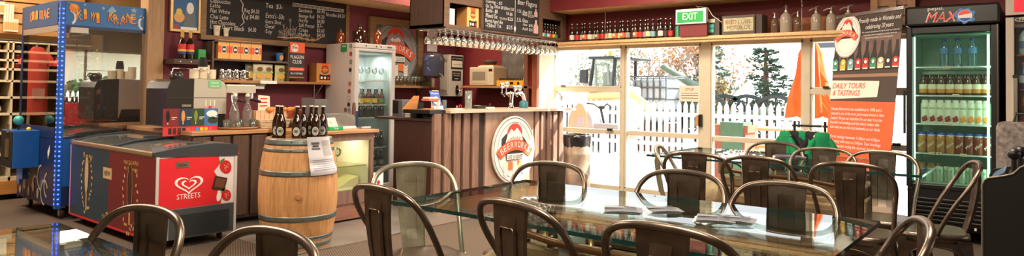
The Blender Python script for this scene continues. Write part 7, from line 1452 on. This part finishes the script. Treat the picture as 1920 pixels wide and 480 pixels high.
# wooden crates upper right
Fk = FX(SX); u0, v0 = Fk.uv(1632, 56); u1, v1 = Fk.uv(1716, 30); crw = wood('crate_wood', (128, 84, 50), (162, 114, 74), (1, 12, 12))
o = thing('wooden_crate', 'old slatted wooden crate at the banner end of the window shelf', 'crate', (SX + .02, -(u0 + u1) / 2, SZ)); hw = (u1 - u0) / 2
for k in range(4): b = MB(); b.box((0, -hw, .02 + k * .095), (.015, hw, .1 + k * .095)); b.build('slat', crw, o)
for s_ in (-1, 0, 1): b = MB(); b.box((-.02, s_ * (hw - .03) - .03, 0), (.0, s_ * (hw - .03) + .03, .4)); b.build('upright', crw, o)
b = MB(); b.fdisc(fl, hw * .5, .3, .02, .02, .022, blk); b.build('knot_hole', None, o); b = MB(); b.box((.015, -hw, .0), (.22, hw, .385)); b.build('crate_body', darkwood, o)
# stop notice on the door
Fd = FX(WX - .035); u0, v0 = Fd.uv(1273.5, 190); u1, v1 = Fd.uv(1313, 161); o = thing('door_notice', 'white STOP notice taped inside the glass door', 'notice', (WX - .035, -(u0 + u1) / 2, v0)); hw = (u1 - u0) / 2; H = v1 - v0
b = MB(); b.fbox(fl, -hw, 0, hw, H, -.004, 0, mat('notice_cream', (214, 196, 176), .7)); b.build('sheet', None, o); b = MB(); b.text(fl, 'STOP', 0, H * .7, hw * .8, H * .16, .002, mat('notice_red', (150, 70, 60)), 'c')
for k in range(3): b.fquad(fl, -hw * .8, H * (.52 - .16 * k), hw * .8, H * (.555 - .16 * k), .002, mat('notice_ink', (120, 96, 86)))
b.build('lettering', None, o)

# ================================================================== BANNER
d_ = V(-cos(.91424), -sin(.91424), 0); n_ = V(-sin(.91424), cos(.91424), 0); ln = .1064; up_ = V(-n_.x * sin(ln), -n_.y * sin(ln), cos(ln)); B0 = V(6.9764, 1.6925, .06)
Fb = Frame(B0, d_, up_)
WB, HB2 = .804, 1.946
if Fb.n.dot(-B0) < 0: pass
o = thing('roller_banner', 'tall orange and brown roller banner reading DAILY TOURS & TASTINGS', 'banner', B0); Fz = Frame((0, 0, 0), d_, up_)
U = lambda x, y: Fb.uv(x, y)
b = MB(); b.fbox(Fz, 0, 0, WB, HB2, -.003, 0, mat('banner_dark_wood', (70, 52, 44), .6, noise=.25, nscale=5)); b.build('banner_sheet', None, o)
b = MB(); z1 = U(1540, 140)[1]; b.fquad(Fz, 0, 0, WB, U(1600, 190)[1], .002, mat('banner_orange', (226, 92, 40), .55)); 
b.fquad(Fz, 0, U(1600, 141)[1] - .02, WB, U(1600, 141)[1] + .01, .002, mat('banner_plank', (150, 112, 84), .6)); u0, v0 = U(1556, 185); u1, v1 = U(1647, 152); b.fpoly(Fz, [(0.0, U(1555, 186)[1]), (U(1645, 183)[0], U(1640, 182)[1]), (U(1649, 160)[0], U(1647, 158)[1]), (U(1649, 155)[0], U(1647, 152)[1]), (0.0, U(1560, 151)[1])], .004, mat('banner_cream', (226, 214, 200), .6)); 
b.fquad(Fz, 0, U(1600, 69)[1], WB, HB2 - .03, .001, mat('banner_dark', (58, 42, 38), .6)); b.fquad(Fz, 0, U(1600, 128)[1], WB, U(1600, 69)[1], .001, mat('banner_brown', (110, 86, 78), .6, noise=.3, nscale=7)); b.build('background_print', None, o)
b = MB(); 
def T(s, x0, y0, x1, h, m_, sh=0, al='l'):
    u0, v0 = U(x0, y0); u1, _ = U(x1, y0); v1 = U(x0, y0 - h)[1]; b.text(Fz, s, u0 if al == 'l' else (u0 + u1) / 2, v0, u1 - u0, v1 - v0, .007, m_, al, sh)
ot = mat('banner_text_orange', (214, 92, 46), .6)
T('DAILY TOURS', 1562, 166, 1623, 10, ot, .25); T('& TASTINGS', 1562, 179, 1613, 10, ot, .25)
T('Proudly made in Wanaka and', 1611, 44, 1690, 8, lwhite, .3); T('celebrating 20 years', 1624, 55, 1676, 8, lwhite, .3)
for k, s in enumerate(('We use pure ingredients and alpine water to create our', 'hand crafted, award winning beers, in simple terms, we', 'make darn good beer in an amazing place.')): T(s, 1617 + k * 3, 63 + k * 5.2, 1688 - k * 6, 3, lwhite, .2)
body = ('Wanaka Beerworks was established in 1998 and is', 'situated in one of the most picturesque towns in New', 'Zealand. We get our inspiration for our beer from the', 'beautiful surroundings and the town\'s unique vibe', "that's why we use the local landmarks on our labels.", '', 'We do tastings between 11:00am and 4:30pm', 'daily along with tours at 2:00pm. Tour bookings', 'recommended during the summer months.')
yy = [206, 214.5, 223, 231, 239.5, 0, 257, 265.5, 274]; ends = [1655, 1660, 1655, 1650, 1652, 0, 1651, 1653, 1644]
for s, y, e in zip(body, yy, ends):
    if s: T(s, 1559 - (y - 206) * .06, y, e, 5.5, lwhite, .2)
b.build('lettering', None, o)
b = MB(); names = ['teal', 'yellow', 'blue', 'red', 'red', 'green', 'cream', 'black', 'red']
for i in range(9):
    x = 1566 + i * 14.1; u, v = U(x, 135 - i * .9); _, vt = U(x, 135 - i * .9 - 54); H = vt - v; r = .038
    b.fpoly(Fz, [(u - r, v), (u + r, v), (u + r, v + H * .45), (u + r * .45, v + H * .68), (u + r * .36, v + H), (u - r * .36, v + H), (u - r * .45, v + H * .68), (u - r, v + H * .45)], .003 + .0002 * i, mat('banner_bottle', (40, 30, 28)))
    b.fdisc(Fz, u, v + H * .3, r * .9, H * .12, .005, labmat(names[i]), 20); b.fquad(Fz, u - r * .9, v + .01, u + r * .9, v + H * .3, .005, labmat(names[i])); b.fdisc(Fz, u, v + H * .28, r * .45, r * .45, .006, lwhite, 14); b.fquad(Fz, u - r * .8, v + .01, u + r * .8, v + H * .08, .006, cream)
b.build('bottle_print', None, o)
u, v = U(1589.5, 68.5); rw = (U(1616, 68)[0] - U(1563, 70)[0]) / 2; roundel(Frame(Fz.p(u, v, .006), d_, up_), rw * .92, rw * 1.1, o, lwhite, banner='WANAKA', small='', d=0, full=False)
b = MB(); b.fbox(Fz, -.01, HB2 - .0, WB + .01, HB2 + .03, -.01, .01, steel); b.build('top_rail', None, o); b = MB(); b.fbox(Fz, WB / 2 - .012, 0, WB / 2 + .012, HB2, -.03, -.01, steel); b.build('pole', None, o)
b = MB(); fz2 = Frame((0, 0, -.06), d_, (0, 0, 1)); b.fbox(fz2, -.02, 0, WB + .02, .07, -.08, .08, steel); b.build('base_case', None, o, bevel=.01)

Fq = FX(6.25); u0, v0 = Fq.uv(1598, 374); u1, v1 = Fq.uv(1642, 310); o = thing('floor_poster', 'small dark framed poster with a round badge standing under the banner', 'poster', (6.25, -(u0 + u1) / 2, 0)); hw = (u1 - u0) / 2; fl = Frame((0, 0, 0), (0, -1, 0), (0, 0, 1))
b = MB(); b.fbox(fl, -hw, v0, hw, v1, -.02, 0, mat('poster_maroon', (84, 30, 40), .5)); b.build('panel', None, o); b = MB()
for a, c in ((-hw, -hw + .012), (hw - .012, hw)): b.fbox(fl, a, v0, c, v1, 0, .008, blk)
b.fbox(fl, -hw, v0, hw, v0 + .012, 0, .008, blk).fbox(fl, -hw, v1 - .012, hw, v1, 0, .008, blk); b.build('frame', None, o); b = MB(); H = v1 - v0
b.fquad(fl, -hw * .9, v0 + .02, hw * .9, v0 + H * .2, .003, mat('poster_amber', (214, 140, 40))); b.fdisc(fl, hw * .35, v0 + H * .42, hw * .4, hw * .4, .004, lwhite); b.fdisc(fl, hw * .35, v0 + H * .42, hw * .3, hw * .3, .005, ldark); b.text(fl, 'SELFIE', 0, v1 - H * .16, hw * 1.4, H * .08, .005, lwhite, 'c'); b.fpoly(fl, [(-hw * .7, v0 + H * .2), (-hw * .2, v0 + H * .2), (-hw * .3, v0 + H * .55), (-hw * .6, v0 + H * .5)], .004, mat('poster_tan', (176, 110, 60))); b.build('print', None, o)
b = MB(); b.box((.0, -.03, 0), (.02, .03, v0)); b.build('stand', blk, o)

# ================================================================== CLOTHES RACK
Xr = 6.3; pa = atx(1490, 235, Xr); pb = atx(1547, 240, Xr); zr = pa.z; o = thing('clothes_rack', 'black clothes rail on a stand between the far table and the windows', 'clothes rack', (Xr, (pa.y + pb.y) / 2, 0)); q = o.location
b = MB(); b.tube([(0, pa.y - q.y + .02, zr), (0, pb.y - q.y - .02, zr)], .01, 8); b.build('rail', blk, o)
for yy in (pa.y - q.y, pb.y - q.y): b = MB(); b.cyl((0, yy, .05), (0, yy, zr + .04), .011); b.build('upright', blk, o)
b = MB()
for yy in (pa.y - q.y, pb.y - q.y): b.tube([(-.22, yy, .03), (.22, yy, .03)], .012, 8)
b.tube([(0, pa.y - q.y, .04), (0, pb.y - q.y, .04)], .012, 8); b.build('base_bar', blk, o)
gs = mat('shirt_green', (0, 122, 74), .9); ks = mat('shirt_black', (26, 24, 26), .9)
sh = ((1470, 'g', 'green t-shirt on the clothes rack, leftmost'), (1487, 'k', 'black t-shirt on the rack between the two left green ones'), (1499, 'g', 'green t-shirt on the clothes rack, second green from left'), (1516, 'k', 'black t-shirt in the middle of the clothes rack'), (1528, 'w', 'folded dark t-shirt just left of the wide green one'), (1540, 'g', 'wide green t-shirt on the right end of the clothes rack'))
for i, (x, c, lb) in enumerate(sh):
    t = i / 5; y = pa.y + .05 + (pb.y - pa.y - .1) * t; 
    p = atx(x, 240, Xr - .08 * (c == 'g')); o = thing('t_shirt', lb, 't-shirt', (Xr - .05 * (i in (0, 5)), max(min(p.y, pa.y + .1), pb.y - .0), zr - .05), radians(-90 + (-28 + 10 * i if i < 5 else 12)), 't-shirts on the rack')
    a, c_ = tshirt(gs if c == 'g' else ks, .56, .17, .022); a.build('shirt_body', None, o); [k.build('sleeve', None, o) for k in c_]; b = MB(); b.tube([(-.07, 0, -.04), (0, 0, .015), (.07, 0, -.04), (-.07, 0, -.045)], .005, 6); b.tube([(0, 0, .01), (0, 0, .05), (.0, .015, .065), (0, -.0, .075)], .003, 5); b.build('hanger', offw, o)

# ================================================================== WASTE BIN
p = aty(1082, 252, 4.46); cxb, cyb = p.x, 4.46; zb_ = .71; o = thing('waste_bin', 'dented steel drum bin with a black bag at the end of the bar', 'bin', (cxb, cyb, 0)); r = .165; drm = mat('drum_steel', (168, 150, 132), .42, .6, noise=.3, nscale=6, bump=.4, bscale=9)
b = MB(); b.lathe((0, 0, .01), [(r * .97, 0), (r, .01), (r, .2), (r * 1.03, .22), (r * 1.03, .235), (r, .255), (r, .44), (r * 1.03, .46), (r * 1.03, .475), (r, .495), (r, zb_ - .05)], 36, capt=False); b.build('drum', drm, o)
b = MB(); n = 36; vs = []; fs = []; R = random.Random(1)
prof = [(1.01, zb_ - .14), (1.05, zb_ - .1), (1.06, zb_ - .03), (1.04, zb_), (.96, zb_ + .005), (.9, zb_ - .05)]
for k, (f_, z) in enumerate(prof):
    for i in range(n): a = 2 * pi * i / n; w = 1 + .012 * sin(i * 5 + k) + R.uniform(-.008, .008); vs.append((r * f_ * w * cos(a), r * f_ * w * sin(a), z + (R.uniform(-.015, .015) if k == 0 else R.uniform(-.004, .004))))
for k in range(len(prof) - 1):
    for i in range(n): j = (i + 1) % n; fs.append((k * n + i, k * n + j, (k + 1) * n + j, (k + 1) * n + i))
b.add(vs, fs, None, True); b.build('bin_bag', mat('bag_black', (30, 30, 32), .18, coat=.5), o); b = MB(); b.lathe((0, 0, zb_ - .06), [(r * .9, 0), (.001, .001)], 20); b.build('bag_inside', blkm, o)

# ================================================================== PEPSI FRIDGE
XP = 6.72; Fp = FX(XP); ua, za = Fp.uv(1700.5, 14); ub, _ = Fp.uv(1873, 10); zt = Fp.uv(1786, 9.5)[1]; W = ub - ua; zh0 = Fp.uv(1786, 49.5)[1]; zg1 = Fp.uv(1786, 62)[1]; zg0 = Fp.uv(1712, 342)[1]; zk = .1
o = thing('drinks_fridge', 'tall black glass-door drinks fridge with red lettering and a round emblem on its header', 'fridge', (XP, -ua, 0), -pi / 2); OP = o.location.copy()
PP = lambda x, y: (Fp.uv(x, y)[0] - ua, Fp.uv(x, y)[1])
fin = mat('fridge_inner_green', (176, 206, 190), .5); dep = WX - XP - .02; t = .06
zs_ = [PP(1712, y)[1] for y in (126, 179, 232, 287)]
fridge_box(o, W, dep, zh0, .045, blk, fin, zk, None, zs_, mat('shelf_wire_white', (206, 216, 214), .4), zg0 - .0, zg1)
gu0 = PP(1711, 200)[0]; gu1 = PP(1856, 200)[0]
b = MB(); b.box((0, -.04, zg0 - .03), (gu0, .03, zh0)).box((gu1 + .01, -.04, zg0 - .03), (W, .03, zh0)).box((gu0, -.04, zg1), (gu1 + .01, .03, zh0)).box((gu0, -.04, zg0 - .04), (gu1 + .01, .03, zg0)); b.build('door_frame', blk, o, bevel=.006)
b = MB(); b.box((W - .012, -.05, zg0), (W - .004, -.04, zh0)); b.build('door_trim', mat('trim_bronze', (110, 100, 84), .3, .8), o)
b = MB(); b.quad((gu0, -.01, zg0), (gu1 + .01, -.01, zg0), (gu1 + .01, -.01, zg1), (gu0, -.01, zg1)); b.build('door_glass', glass('pepsi_glass', (226, 242, 234), boost=1.0, milk=.02, milkcol=(180, 210, 196)), o)
ledw = mat('led_white', (230, 255, 236), emit=(210, 255, 226), es=7)
b = MB(); b.box((gu1 - .02, .035, zg0 + .02), (gu1 - .004, .05, zg1 - .02)); b.build('light_strip', ledw, o); b = MB(); b.box((gu0 + .005, .035, zg0 + .02), (gu0 + .016, .05, zg1 - .02)); b.build('light_strip', mat('led_soft', (200, 235, 210), emit=(190, 240, 205), es=3.5), o)
b = MB(); b.box((-.01, -.05, zh0 + .01), (W + .01, dep, zt)); b.build('header', mat('header_black', (26, 22, 20), .35), o, bevel=.02)
b = MB(); b.box((-.02, -.06, PP(1702, 170)[1]), (-.005, -.03, PP(1702, 250)[1])); b.build('door_handle', blk, o)
# header art
b = MB(); d = .053; u, v = PP(1741, 21); u1 = PP(1771, 21)[0]; b.text(f0, 'pepsi.', u, v, u1 - u, .03, d, lwhite, 'l'); b.build('brand_word', None, o)
b = MB(); u, v = PP(1738, 42); u1 = PP(1797, 40)[0]; h = PP(1738, 26)[1] - v; b.text(f0, 'MAX', u - .006, v - .006, u1 - u + .012, h + .012, d, lwhite, 'l', .35); b.text(f0, 'MAX', u, v, u1 - u, h, d + .002, mat('max_red', (232, 60, 36), .4), 'l', .35); b.build('max_lettering', None, o)
b = MB(); u, v = PP(1810.5, 30.5); rr_ = PP(1824, 30)[0] - u; R = random.Random(9)
b.fpoly(f0, [(u + (1.45 + .25 * ((k * 7) % 3 - 1)) * rr_ * cos(2 * pi * k / 22), v + (1.25 + .2 * ((k * 5) % 3 - 1)) * rr_ * sin(2 * pi * k / 22)) for k in range(22)], d, mat('splash_blue', (40, 120, 200), .4)); b.fdisc(f0, u, v, rr_ * 1.0, rr_ * 1.0, d + .002, lwhite); b.fpoly(f0, [(u + rr_ * .93 * cos(t_), v + rr_ * .93 * sin(t_)) for t_ in [radians(25 + 150 * k / 16) for k in range(17)]], d + .004, mat('max_red', (232, 60, 36))); b.fpoly(f0, [(u + rr_ * .93 * cos(t_), v + rr_ * .93 * sin(t_)) for t_ in [radians(205 + 130 * k / 16) for k in range(17)]], d + .004, mat('globe_blue', (20, 80, 170))); b.build('globe_logo', None, o)
# kick plate
b = MB(); b.box((0.005, -.03, zk + .04), (W - .005, .03, zg0 - .03)); b.build('lower_panel', blk, o, bevel=.01); kz0, kz1 = zk + .07, zg0 - .1
for k in range(6): b = MB(); z = kz0 + k * (kz1 - kz0) / 6; b.box((.04, -.045, z), (W - .04, -.03, z + (kz1 - kz0) / 6 * .55)); b.build('vent_slat', mat('vent_black', (28, 24, 22), .35), o, bevel=.004)
u, v = PP(1837, 366); b = MB(); b.fdisc(f0, u, v, .03, .012, .033, steel); b.fdisc(f0, u, v, .024, .008, .035, blk); b.fbox(f0, PP(1828, 427)[0], zk + .03, PP(1832, 427)[0], zk + .05, .0, .05, cream); b.build('maker_badge', None, o)
for x in (.06, W - .06):
    for y in (.06, dep - .08): b = MB(); b.lathe((x, y, 0), [(.03, 0), (.025, zk + .01)], 12); b.build('foot', castd, o)
# price tags on the shelves
for (x, y, s) in ((1774, 125.5, '$3.50'), (1791, 178.5, '$4.00'), (1780, 233, '$4.50'), (1747, 288, '2.50'), (1758, 288.5, '4'), (1805, 291.5, '$4.50')):
    u, v = PP(x, y); b = MB(); b.fbox(f0, u - .024, v - .012, u + .024, v + .01, -.055, -.05, cream); b.text(f0, s, u, v - .006, .036, .01, -.049, ldark, 'c'); b.build('price_tag', None, o)
# drinks
def drink(kind):
    def fn():
        o = thing(dict(water='water_bottle', brown='juice_bottle', red='carton_bottle', orange='carton_bottle', cold='drink_bottle', choc='drink_bottle', can='drink_can')[kind], '', 'bottle' if kind != 'can' else 'can'); b = MB()
        if kind == 'water':
            b.lathe((0, 0, 0), [(.03, 0), (.034, .01), (.031, .04), (.034, .08), (.031, .11), (.034, .15), (.03, .18), (.013, .215), (.013, .225)], 16); b.build('bottle_body', glass('water_glass', (210, 232, 240), milk=.12, milkcol=(180, 210, 226), boost=2), o); b = MB(); b.lathe((0, 0, .11), [(.035, 0), (.035, .05)], 16, capb=False, capt=False); b.build('label_band', mat('water_label', (84, 130, 180), .5), o); b = MB(); b.lathe((0, 0, .22), [(.016, 0), (.016, .025)], 14); b.build('cap', mat('cap_blue', (30, 80, 180), .4), o)
        elif kind == 'brown':
            b.lathe((0, 0, 0), [(.03, 0), (.033, .006), (.033, .1), (.026, .135), (.015, .155), (.015, .165)], 16); b.build('bottle_body', mat('juice_brown', (74, 40, 24), .15, coat=.4), o); b = MB(); b.lathe((0, 0, .05), [(.0336, 0), (.0336, .045)], 16, cream, capb=False, capt=False); b.lathe((0, 0, .02), [(.0338, 0), (.0338, .034)], 16, mat('juice_amber', (206, 140, 60)), capb=False, capt=False); b.build('label_band', None, o); b = MB(); b.lathe((0, 0, .16), [(.018, 0), (.018, .022)], 14); b.build('cap', mat('cap_brown', (60, 36, 26), .4), o)
        elif kind in ('red', 'orange'):
            b.lathe((0, 0, 0), [(.031, 0), (.033, .006), (.033, .17), (.027, .182), (.024, .185)], 16); b.build('bottle_body', mat('bottle_cream', (214, 222, 202), .4), o); m_ = mat('fruit_' + kind, dict(red=(150, 30, 44), orange=(240, 150, 50))[kind], .5); b = MB()
            for k, (a, z, s) in enumerate(((-.25, .045, .014), (.1, .05, .015), (.3, .035, .013), (-.05, .03, .015), (.2, .062, .01), (-.3, .025, .01))): b.ball((.033 * sin(a), -.033 * cos(a), z), s, m_, n=8, m=6, sc=(1, .2, 1))
            b.build('fruit_print', None, o); b = MB(); b.text(Frame((0, -.0345, .125), (1, 0, 0), (0, 0, 1)), 'OVI', 0, 0, .04, .015, 0, ldark, 'c'); b.build('lettering', None, o); b = MB(); b.lathe((0, 0, .185), [(.025, 0), (.025, .018), (.02, .02)], 14); b.build('cap', mat('cap_white', (226, 228, 220), .4), o)
        elif kind in ('cold', 'choc'):
            b.lathe((0, 0, 0), [(.03, 0), (.036, .012), (.036, .08), (.032, .1), (.036, .12), (.034, .14), (.024, .155), (.022, .16)], 16); b.build('bottle_body', mat('milk_' + kind, dict(cold=(176, 124, 72), choc=(130, 60, 40))[kind], .35, noise=.2, nscale=30), o); b = MB(); g = rotF(Frame((0, -.0375, .075), (1, 0, 0), (0, 0, 1)), 0, 0, .9); b.text(g, 'Mixx', 0, -.01, .07, .022, 0, lwhite, 'c', .3); b.build('lettering', None, o); b = MB(); b.lathe((0, 0, .155), [(.028, 0), (.028, .018), (.022, .022)], 14, mat('cap_blue', (30, 80, 180), .4)); b.lathe((0, 0, .15), [(.029, 0), (.029, .008)], 14, lwhite); b.build('cap', None, o)
        else:
            b.lathe((0, 0, 0), [(.022, 0), (.026, .01), (.026, .125), (.022, .135)], 16); b.build('can_body', mat('can_green_white', (186, 206, 184), .35, .3), o); b = MB(); b.text(Frame((0, -.0275, .085), (1, 0, 0), (0, 0, 1)), 'V', 0, 0, .02, .022, 0, mat('can_green', (40, 110, 60)), 'c'); b.build('lettering', None, o)
        return o
    return fn
def fr(kind, x, z, dpth, lb, gr): u = Fp.uv(x, 200)[0]; place('dr' + kind, drink(kind), (XP + dpth, -u * (XP + dpth) / XP if False else -u, z + .006), -pi / 2, lb, gr)
for i, x in enumerate((1768, 1793, 1821)): fr('water', x, zs_[0], .12, 'clear water bottle with blue cap on the top fridge shelf, %s' % ('left', 'middle', 'right')[i], 'water bottles in the tall fridge')
for r in range(2):
    for i in range(8): fr('brown', 1728 + i * 17 + r * 4, zs_[1], .12 + r * .09, 'brown juice bottle with cream label on the second shelf of the tall fridge', 'brown bottles in the tall fridge')
    for i in range(9): fr('red' if i < 5 else 'orange', 1731 + i * 14.6, zs_[2], .12 + r * .09, 'white bottle with %s on the third shelf of the tall fridge' % ('dark red berries' if i < 5 else 'orange fruit'), 'white bottles with %s fruit' % ('red' if i < 5 else 'orange'))
    for i in range(8): fr('cold' if i < 4 else 'choc', 1725 + i * 18, zs_[3], .12 + r * .09, '%s milk drink bottle with blue cap on the fourth shelf of the tall fridge' % ('light brown' if i < 4 else 'dark brown'), '%s milk drinks' % ('light brown' if i < 4 else 'dark brown'))
for i in range(11):
    fr('can', 1738 + i * 10.5, zg0 + .004, .13 + .03 * (i % 2), 'slim pale green can on the floor of the tall fridge', 'cans in the tall fridge')
# second fridge at the edge
ua2, _ = Fp.uv(1886, 100); o = thing('drinks_fridge', 'white framed fridge with a red header at the right edge of the room', 'fridge', (XP, -ua2, 0), -pi / 2); w2 = .62; zt2 = zt + .2; P2 = lambda x, y: (Fp.uv(x, y)[0] - ua2, Fp.uv(x, y)[1])
zz = P2(1900, 31)[1]; wfm = mat('frame_ivory', (190, 176, 160), .4); zsh2 = [P2(1910, y)[1] for y in (103, 168, 226, 290)]
fridge_box(o, w2, dep, zz, .04, wfm, mat('fridge2_inner', (150, 160, 166), .5), .1, None, zsh2, mat('shelf_red', (206, 50, 50), .4), .3, zz - .08)
b = MB(); fw = P2(1902, 100)[0]; b.box((0, -.04, .25), (fw, .03, zz - .01)).box((w2 - fw, -.04, .25), (w2, .03, zz - .01)).box((fw, -.04, .25), (w2 - fw, .03, .32)); b.build('door_frame', wfm, o, bevel=.006); b = MB(); b.box((fw, -.035, P2(1910, 43)[1]), (w2 - fw, .03, zz - .01)); b.build('top_band', blk, o)
b = MB(); u, v = P2(1906, 40); b.fring(f0, u + .11, v + .01, .12, .022, .004, .037, cream); b.text(f0, 'FRIGOREX', u + .02, v + .002, .17, .02, .037, cream, 'l'); b.build('lettering', None, o)
b = MB(); b.box((0, -.04, zz + .01), (w2, .5, zt2), wfm); b.fquad(f0, fw, zz + .03, w2 - .03, zt2 - .02, .042, mat('header_red', (226, 20, 50), .4, emit=(226, 20, 50), es=.5)); b.build('header', None, o)
b = MB(); b.quad((fw, -.0, .32), (w2 - fw, -.0, .32), (w2 - fw, 0, zz - .1), (fw, 0, zz - .1)); b.build('door_glass', MATS['fridge_glass'], o); b = MB(); b.box((.05, -.075, P2(1890, 300)[1]), (.075, -.04, P2(1890, 145)[1]), steel); b.box((.045, -.08, P2(1890, 147)[1]), (.08, -.04, P2(1890, 141)[1]), blk); b.build('door_handle', None, o)
b = MB(); b.box((0, 0, .1), (w2, .03, .25)); b.build('lower_panel', wfm, o)
sc = (('water', 'clear water bottle'), ('sport', 'blue sports drink bottle'), ('redd', 'red drink bottle'), ('yel', 'yellow drink bottle'))
for k, z in enumerate(zsh2):
    for i in range(6):
        kind, nm = sc[k]
        def fn():
            o = thing('drink_bottle', '', 'bottle'); b = MB(); b.lathe((0, 0, 0), [(.032, 0), (.036, .01), (.036, .12), (.03, .16), (.015, .185), (.015, .2)], 16); b.build('bottle_body', mat('drink_' + kind, dict(water=(180, 200, 210), sport=(40, 70, 120), redd=(170, 30, 36), yel=(220, 170, 50))[kind], .3), o); b = MB(); b.lathe((0, 0, .05), [(.0366, 0), (.0366, .06)], 16, capb=False, capt=False); b.build('label_band', mat('dl_' + kind, dict(water=(90, 130, 170), sport=(200, 210, 214), redd=(40, 20, 24), yel=(60, 110, 60))[kind], .5), o); b = MB(); b.lathe((0, 0, .198), [(.018, 0), (.018, .022)], 12); b.build('cap', mat('dc_' + kind, dict(water=(40, 80, 160), sport=(210, 60, 40), redd=(170, 20, 30), yel=(230, 120, 40))[kind], .4), o); return o
        place('f2' + kind, fn, (XP + .12, -ua2 - fw - .06 - i * .09, z + .006), -pi / 2, nm + ' in the fridge with the red header', nm + 's in the edge fridge')

# ================================================================== ARCADE CABINET AT THE RIGHT EDGE
Xa = 3.9; Fa = FX(Xa); pts = [Fa.uv(*q) for q in ((1842, 480), (1842, 346), (1846, 338), (1852, 334), (1882, 330), (1900, 326), (1913, 314), (1935, 306))]; u0 = pts[0][0]; Z = [(u - u0, v) for u, v in pts]; Z[0] = (0, 0); Z += [(Z[-1][0] + .35, Z[-1][1] + .05), (Z[-1][0] + .35, 0)]
o = thing('arcade_cabinet', 'black arcade cabinet with a curved control deck at the right edge', 'arcade machine', (Xa, -u0, 0)); o.rotation_euler = (0, 0, 0)
for d0, d1 in ((-.02, 0), (-.55, -.53)): b = MB(); b.prism(fl, Z, d0, d1); b.build('side_panel', mat('cab_black', (16, 15, 14), .55), o)
b = MB(); b.prism(fl, [(u + .012, v - .012) for u, v in Z[1:7]] + [(Z[6][0], .1), (.012, .1)], -.53, -.02); b.build('front_body', mat('cab_body', (26, 24, 24), .5), o)
b = MB()
pt = [(u, v) for u, v in Z[:9]]; b.tube([fl.p(u, v, .002) for u, v in pt], .005, 6); b.build('edge_trim', mat('edge_brass', (120, 108, 96), .4, .5), o)
b = MB(); b.prism(fl, [(Z[2][0] + .02, Z[2][1] + .0), (Z[4][0], Z[4][1] + .012), (Z[4][0], Z[4][1] - .02), (Z[2][0] + .02, Z[2][1] - .02)], -.5, -.05, mat('deck_blue', (60, 76, 110), .3)); b.build('control_deck', None, o)
for k in range(2): b = MB(); q = fl.p(Z[5][0] - .0 + k * .02, Z[5][1], -.12 - k * .2); b.cyl(q, q + V(0, 0, .06), .012, mt=blk); b.ball(q + V(0, 0, .085), .028, blk); b.build('joystick', None, o)
b = MB(); q = Fp.uv(1893, 230); 
p = atx(1893, 245, 6.2); o = thing('checked_bag', 'checked fabric bag standing between the arcade cabinet and the fridge', 'bag', (6.2, p.y - .12, 0)); H = atx(1893, 228, 6.2).z
b = MB(); b.box((-.1, -.2, .0), (.1, .2, H)); ck = mat('check_fabric', (120, 110, 104), .9, noise=.5, nscale=30); b.build('bag_body', ck, o, bevel=.04); b = MB(); b.tube([(0, -.1, H - .02), (0, -.08, H + .06), (0, .08, H + .06), (0, .1, H - .02)], .01, 6); b.build('handle', blk, o)

# ================================================================== LIGHT
def lamp(name, loc, rot, size, power, col=(1, .84, .66), sy=None):
    l = bpy.data.lights.new(name, 'AREA'); l.energy = power; l.color = col; l.size = size
    if sy: l.shape = 'RECTANGLE'; l.size_y = sy
    ob = bpy.data.objects.new(name, l); COL.objects.link(ob); ob.location = loc; ob.rotation_euler = rot; return ob
lamp('display_case_lamp', ((dx0 + dx1) / 2, Yd + .3, ZK - .06), (0, 0, 0), .5, 3.5, (1, .84, .5), .2)
lamp('fridge_lamp', (u0w + ww / 2, YF + .2, vtw - .13), (0, 0, 0), .4, 4, (.95, 1, .97), .15)
w = bpy.data.worlds.new('sky'); scn.world = w; w.use_nodes = True; nt = w.node_tree; bg = nt.nodes['Background']
tc = nt.nodes.new('ShaderNodeTexCoord'); sx = nt.nodes.new('ShaderNodeSeparateXYZ'); nt.links.new(tc.outputs['Generated'], sx.inputs[0]); cr = nt.nodes.new('ShaderNodeValToRGB'); cr.color_ramp.elements[0].position = .0; cr.color_ramp.elements[0].color = (1, 1, 1, 1); cr.color_ramp.elements[1].position = .8; cr.color_ramp.elements[1].color = (.62, .78, 1, 1); nt.links.new(sx.outputs[2], cr.inputs[0]); nt.links.new(cr.outputs[0], bg.inputs[0])
bg.inputs[1].default_value = 3.3
sd = bpy.data.lights.new('sun', 'SUN'); sd.energy = 20; sd.angle = radians(.6); sd.color = (1, .95, .86); so = bpy.data.objects.new('sun', sd); COL.objects.link(so)
sun_dir = V(-1, 1.15, -1.07); so.rotation_euler = sun_dir.to_track_quat('-Z', 'Y').to_euler(); so.location = (20, -10, 15)
for i, (x, y) in enumerate(((1.2, 1.0), (4.2, .8), (1.0, 4.2), (4.0, 3.6), (1.0, 7.4), (5.6, 3.2))):
    lamp('ceiling_fill', (x, y, 2.86), (0, 0, 0), .9, 100)  # unseen fill lights, added to brighten the interior
lamp('bar_fill', (6.3, 5.9, 2.8), (0, 0, 0), .6, 45); lamp('shop_fill', (2.2, 8.0, 2.8), (0, 0, 0), .6, 45, (1, .75, .45))  # two more added fills, out of view above the bar and the shop
for x in (3.6, 4.8, 5.9): lamp('soffit_lamp', (x, BY - .75, 2.72), (radians(12), 0, 0), .25, 12, (1, .74, .46))
lamp('window_soffit_lamp', (6.5, 2.5, 2.1), (0, radians(180), 0), .3, 6, (1, .78, .5), 3.0) if False else None
vs_ = scn.view_settings; vs_.view_transform = 'Standard'; vs_.look = 'None'; vs_.gamma = 1; vs_.exposure = 0; vs_.use_curve_mapping = False
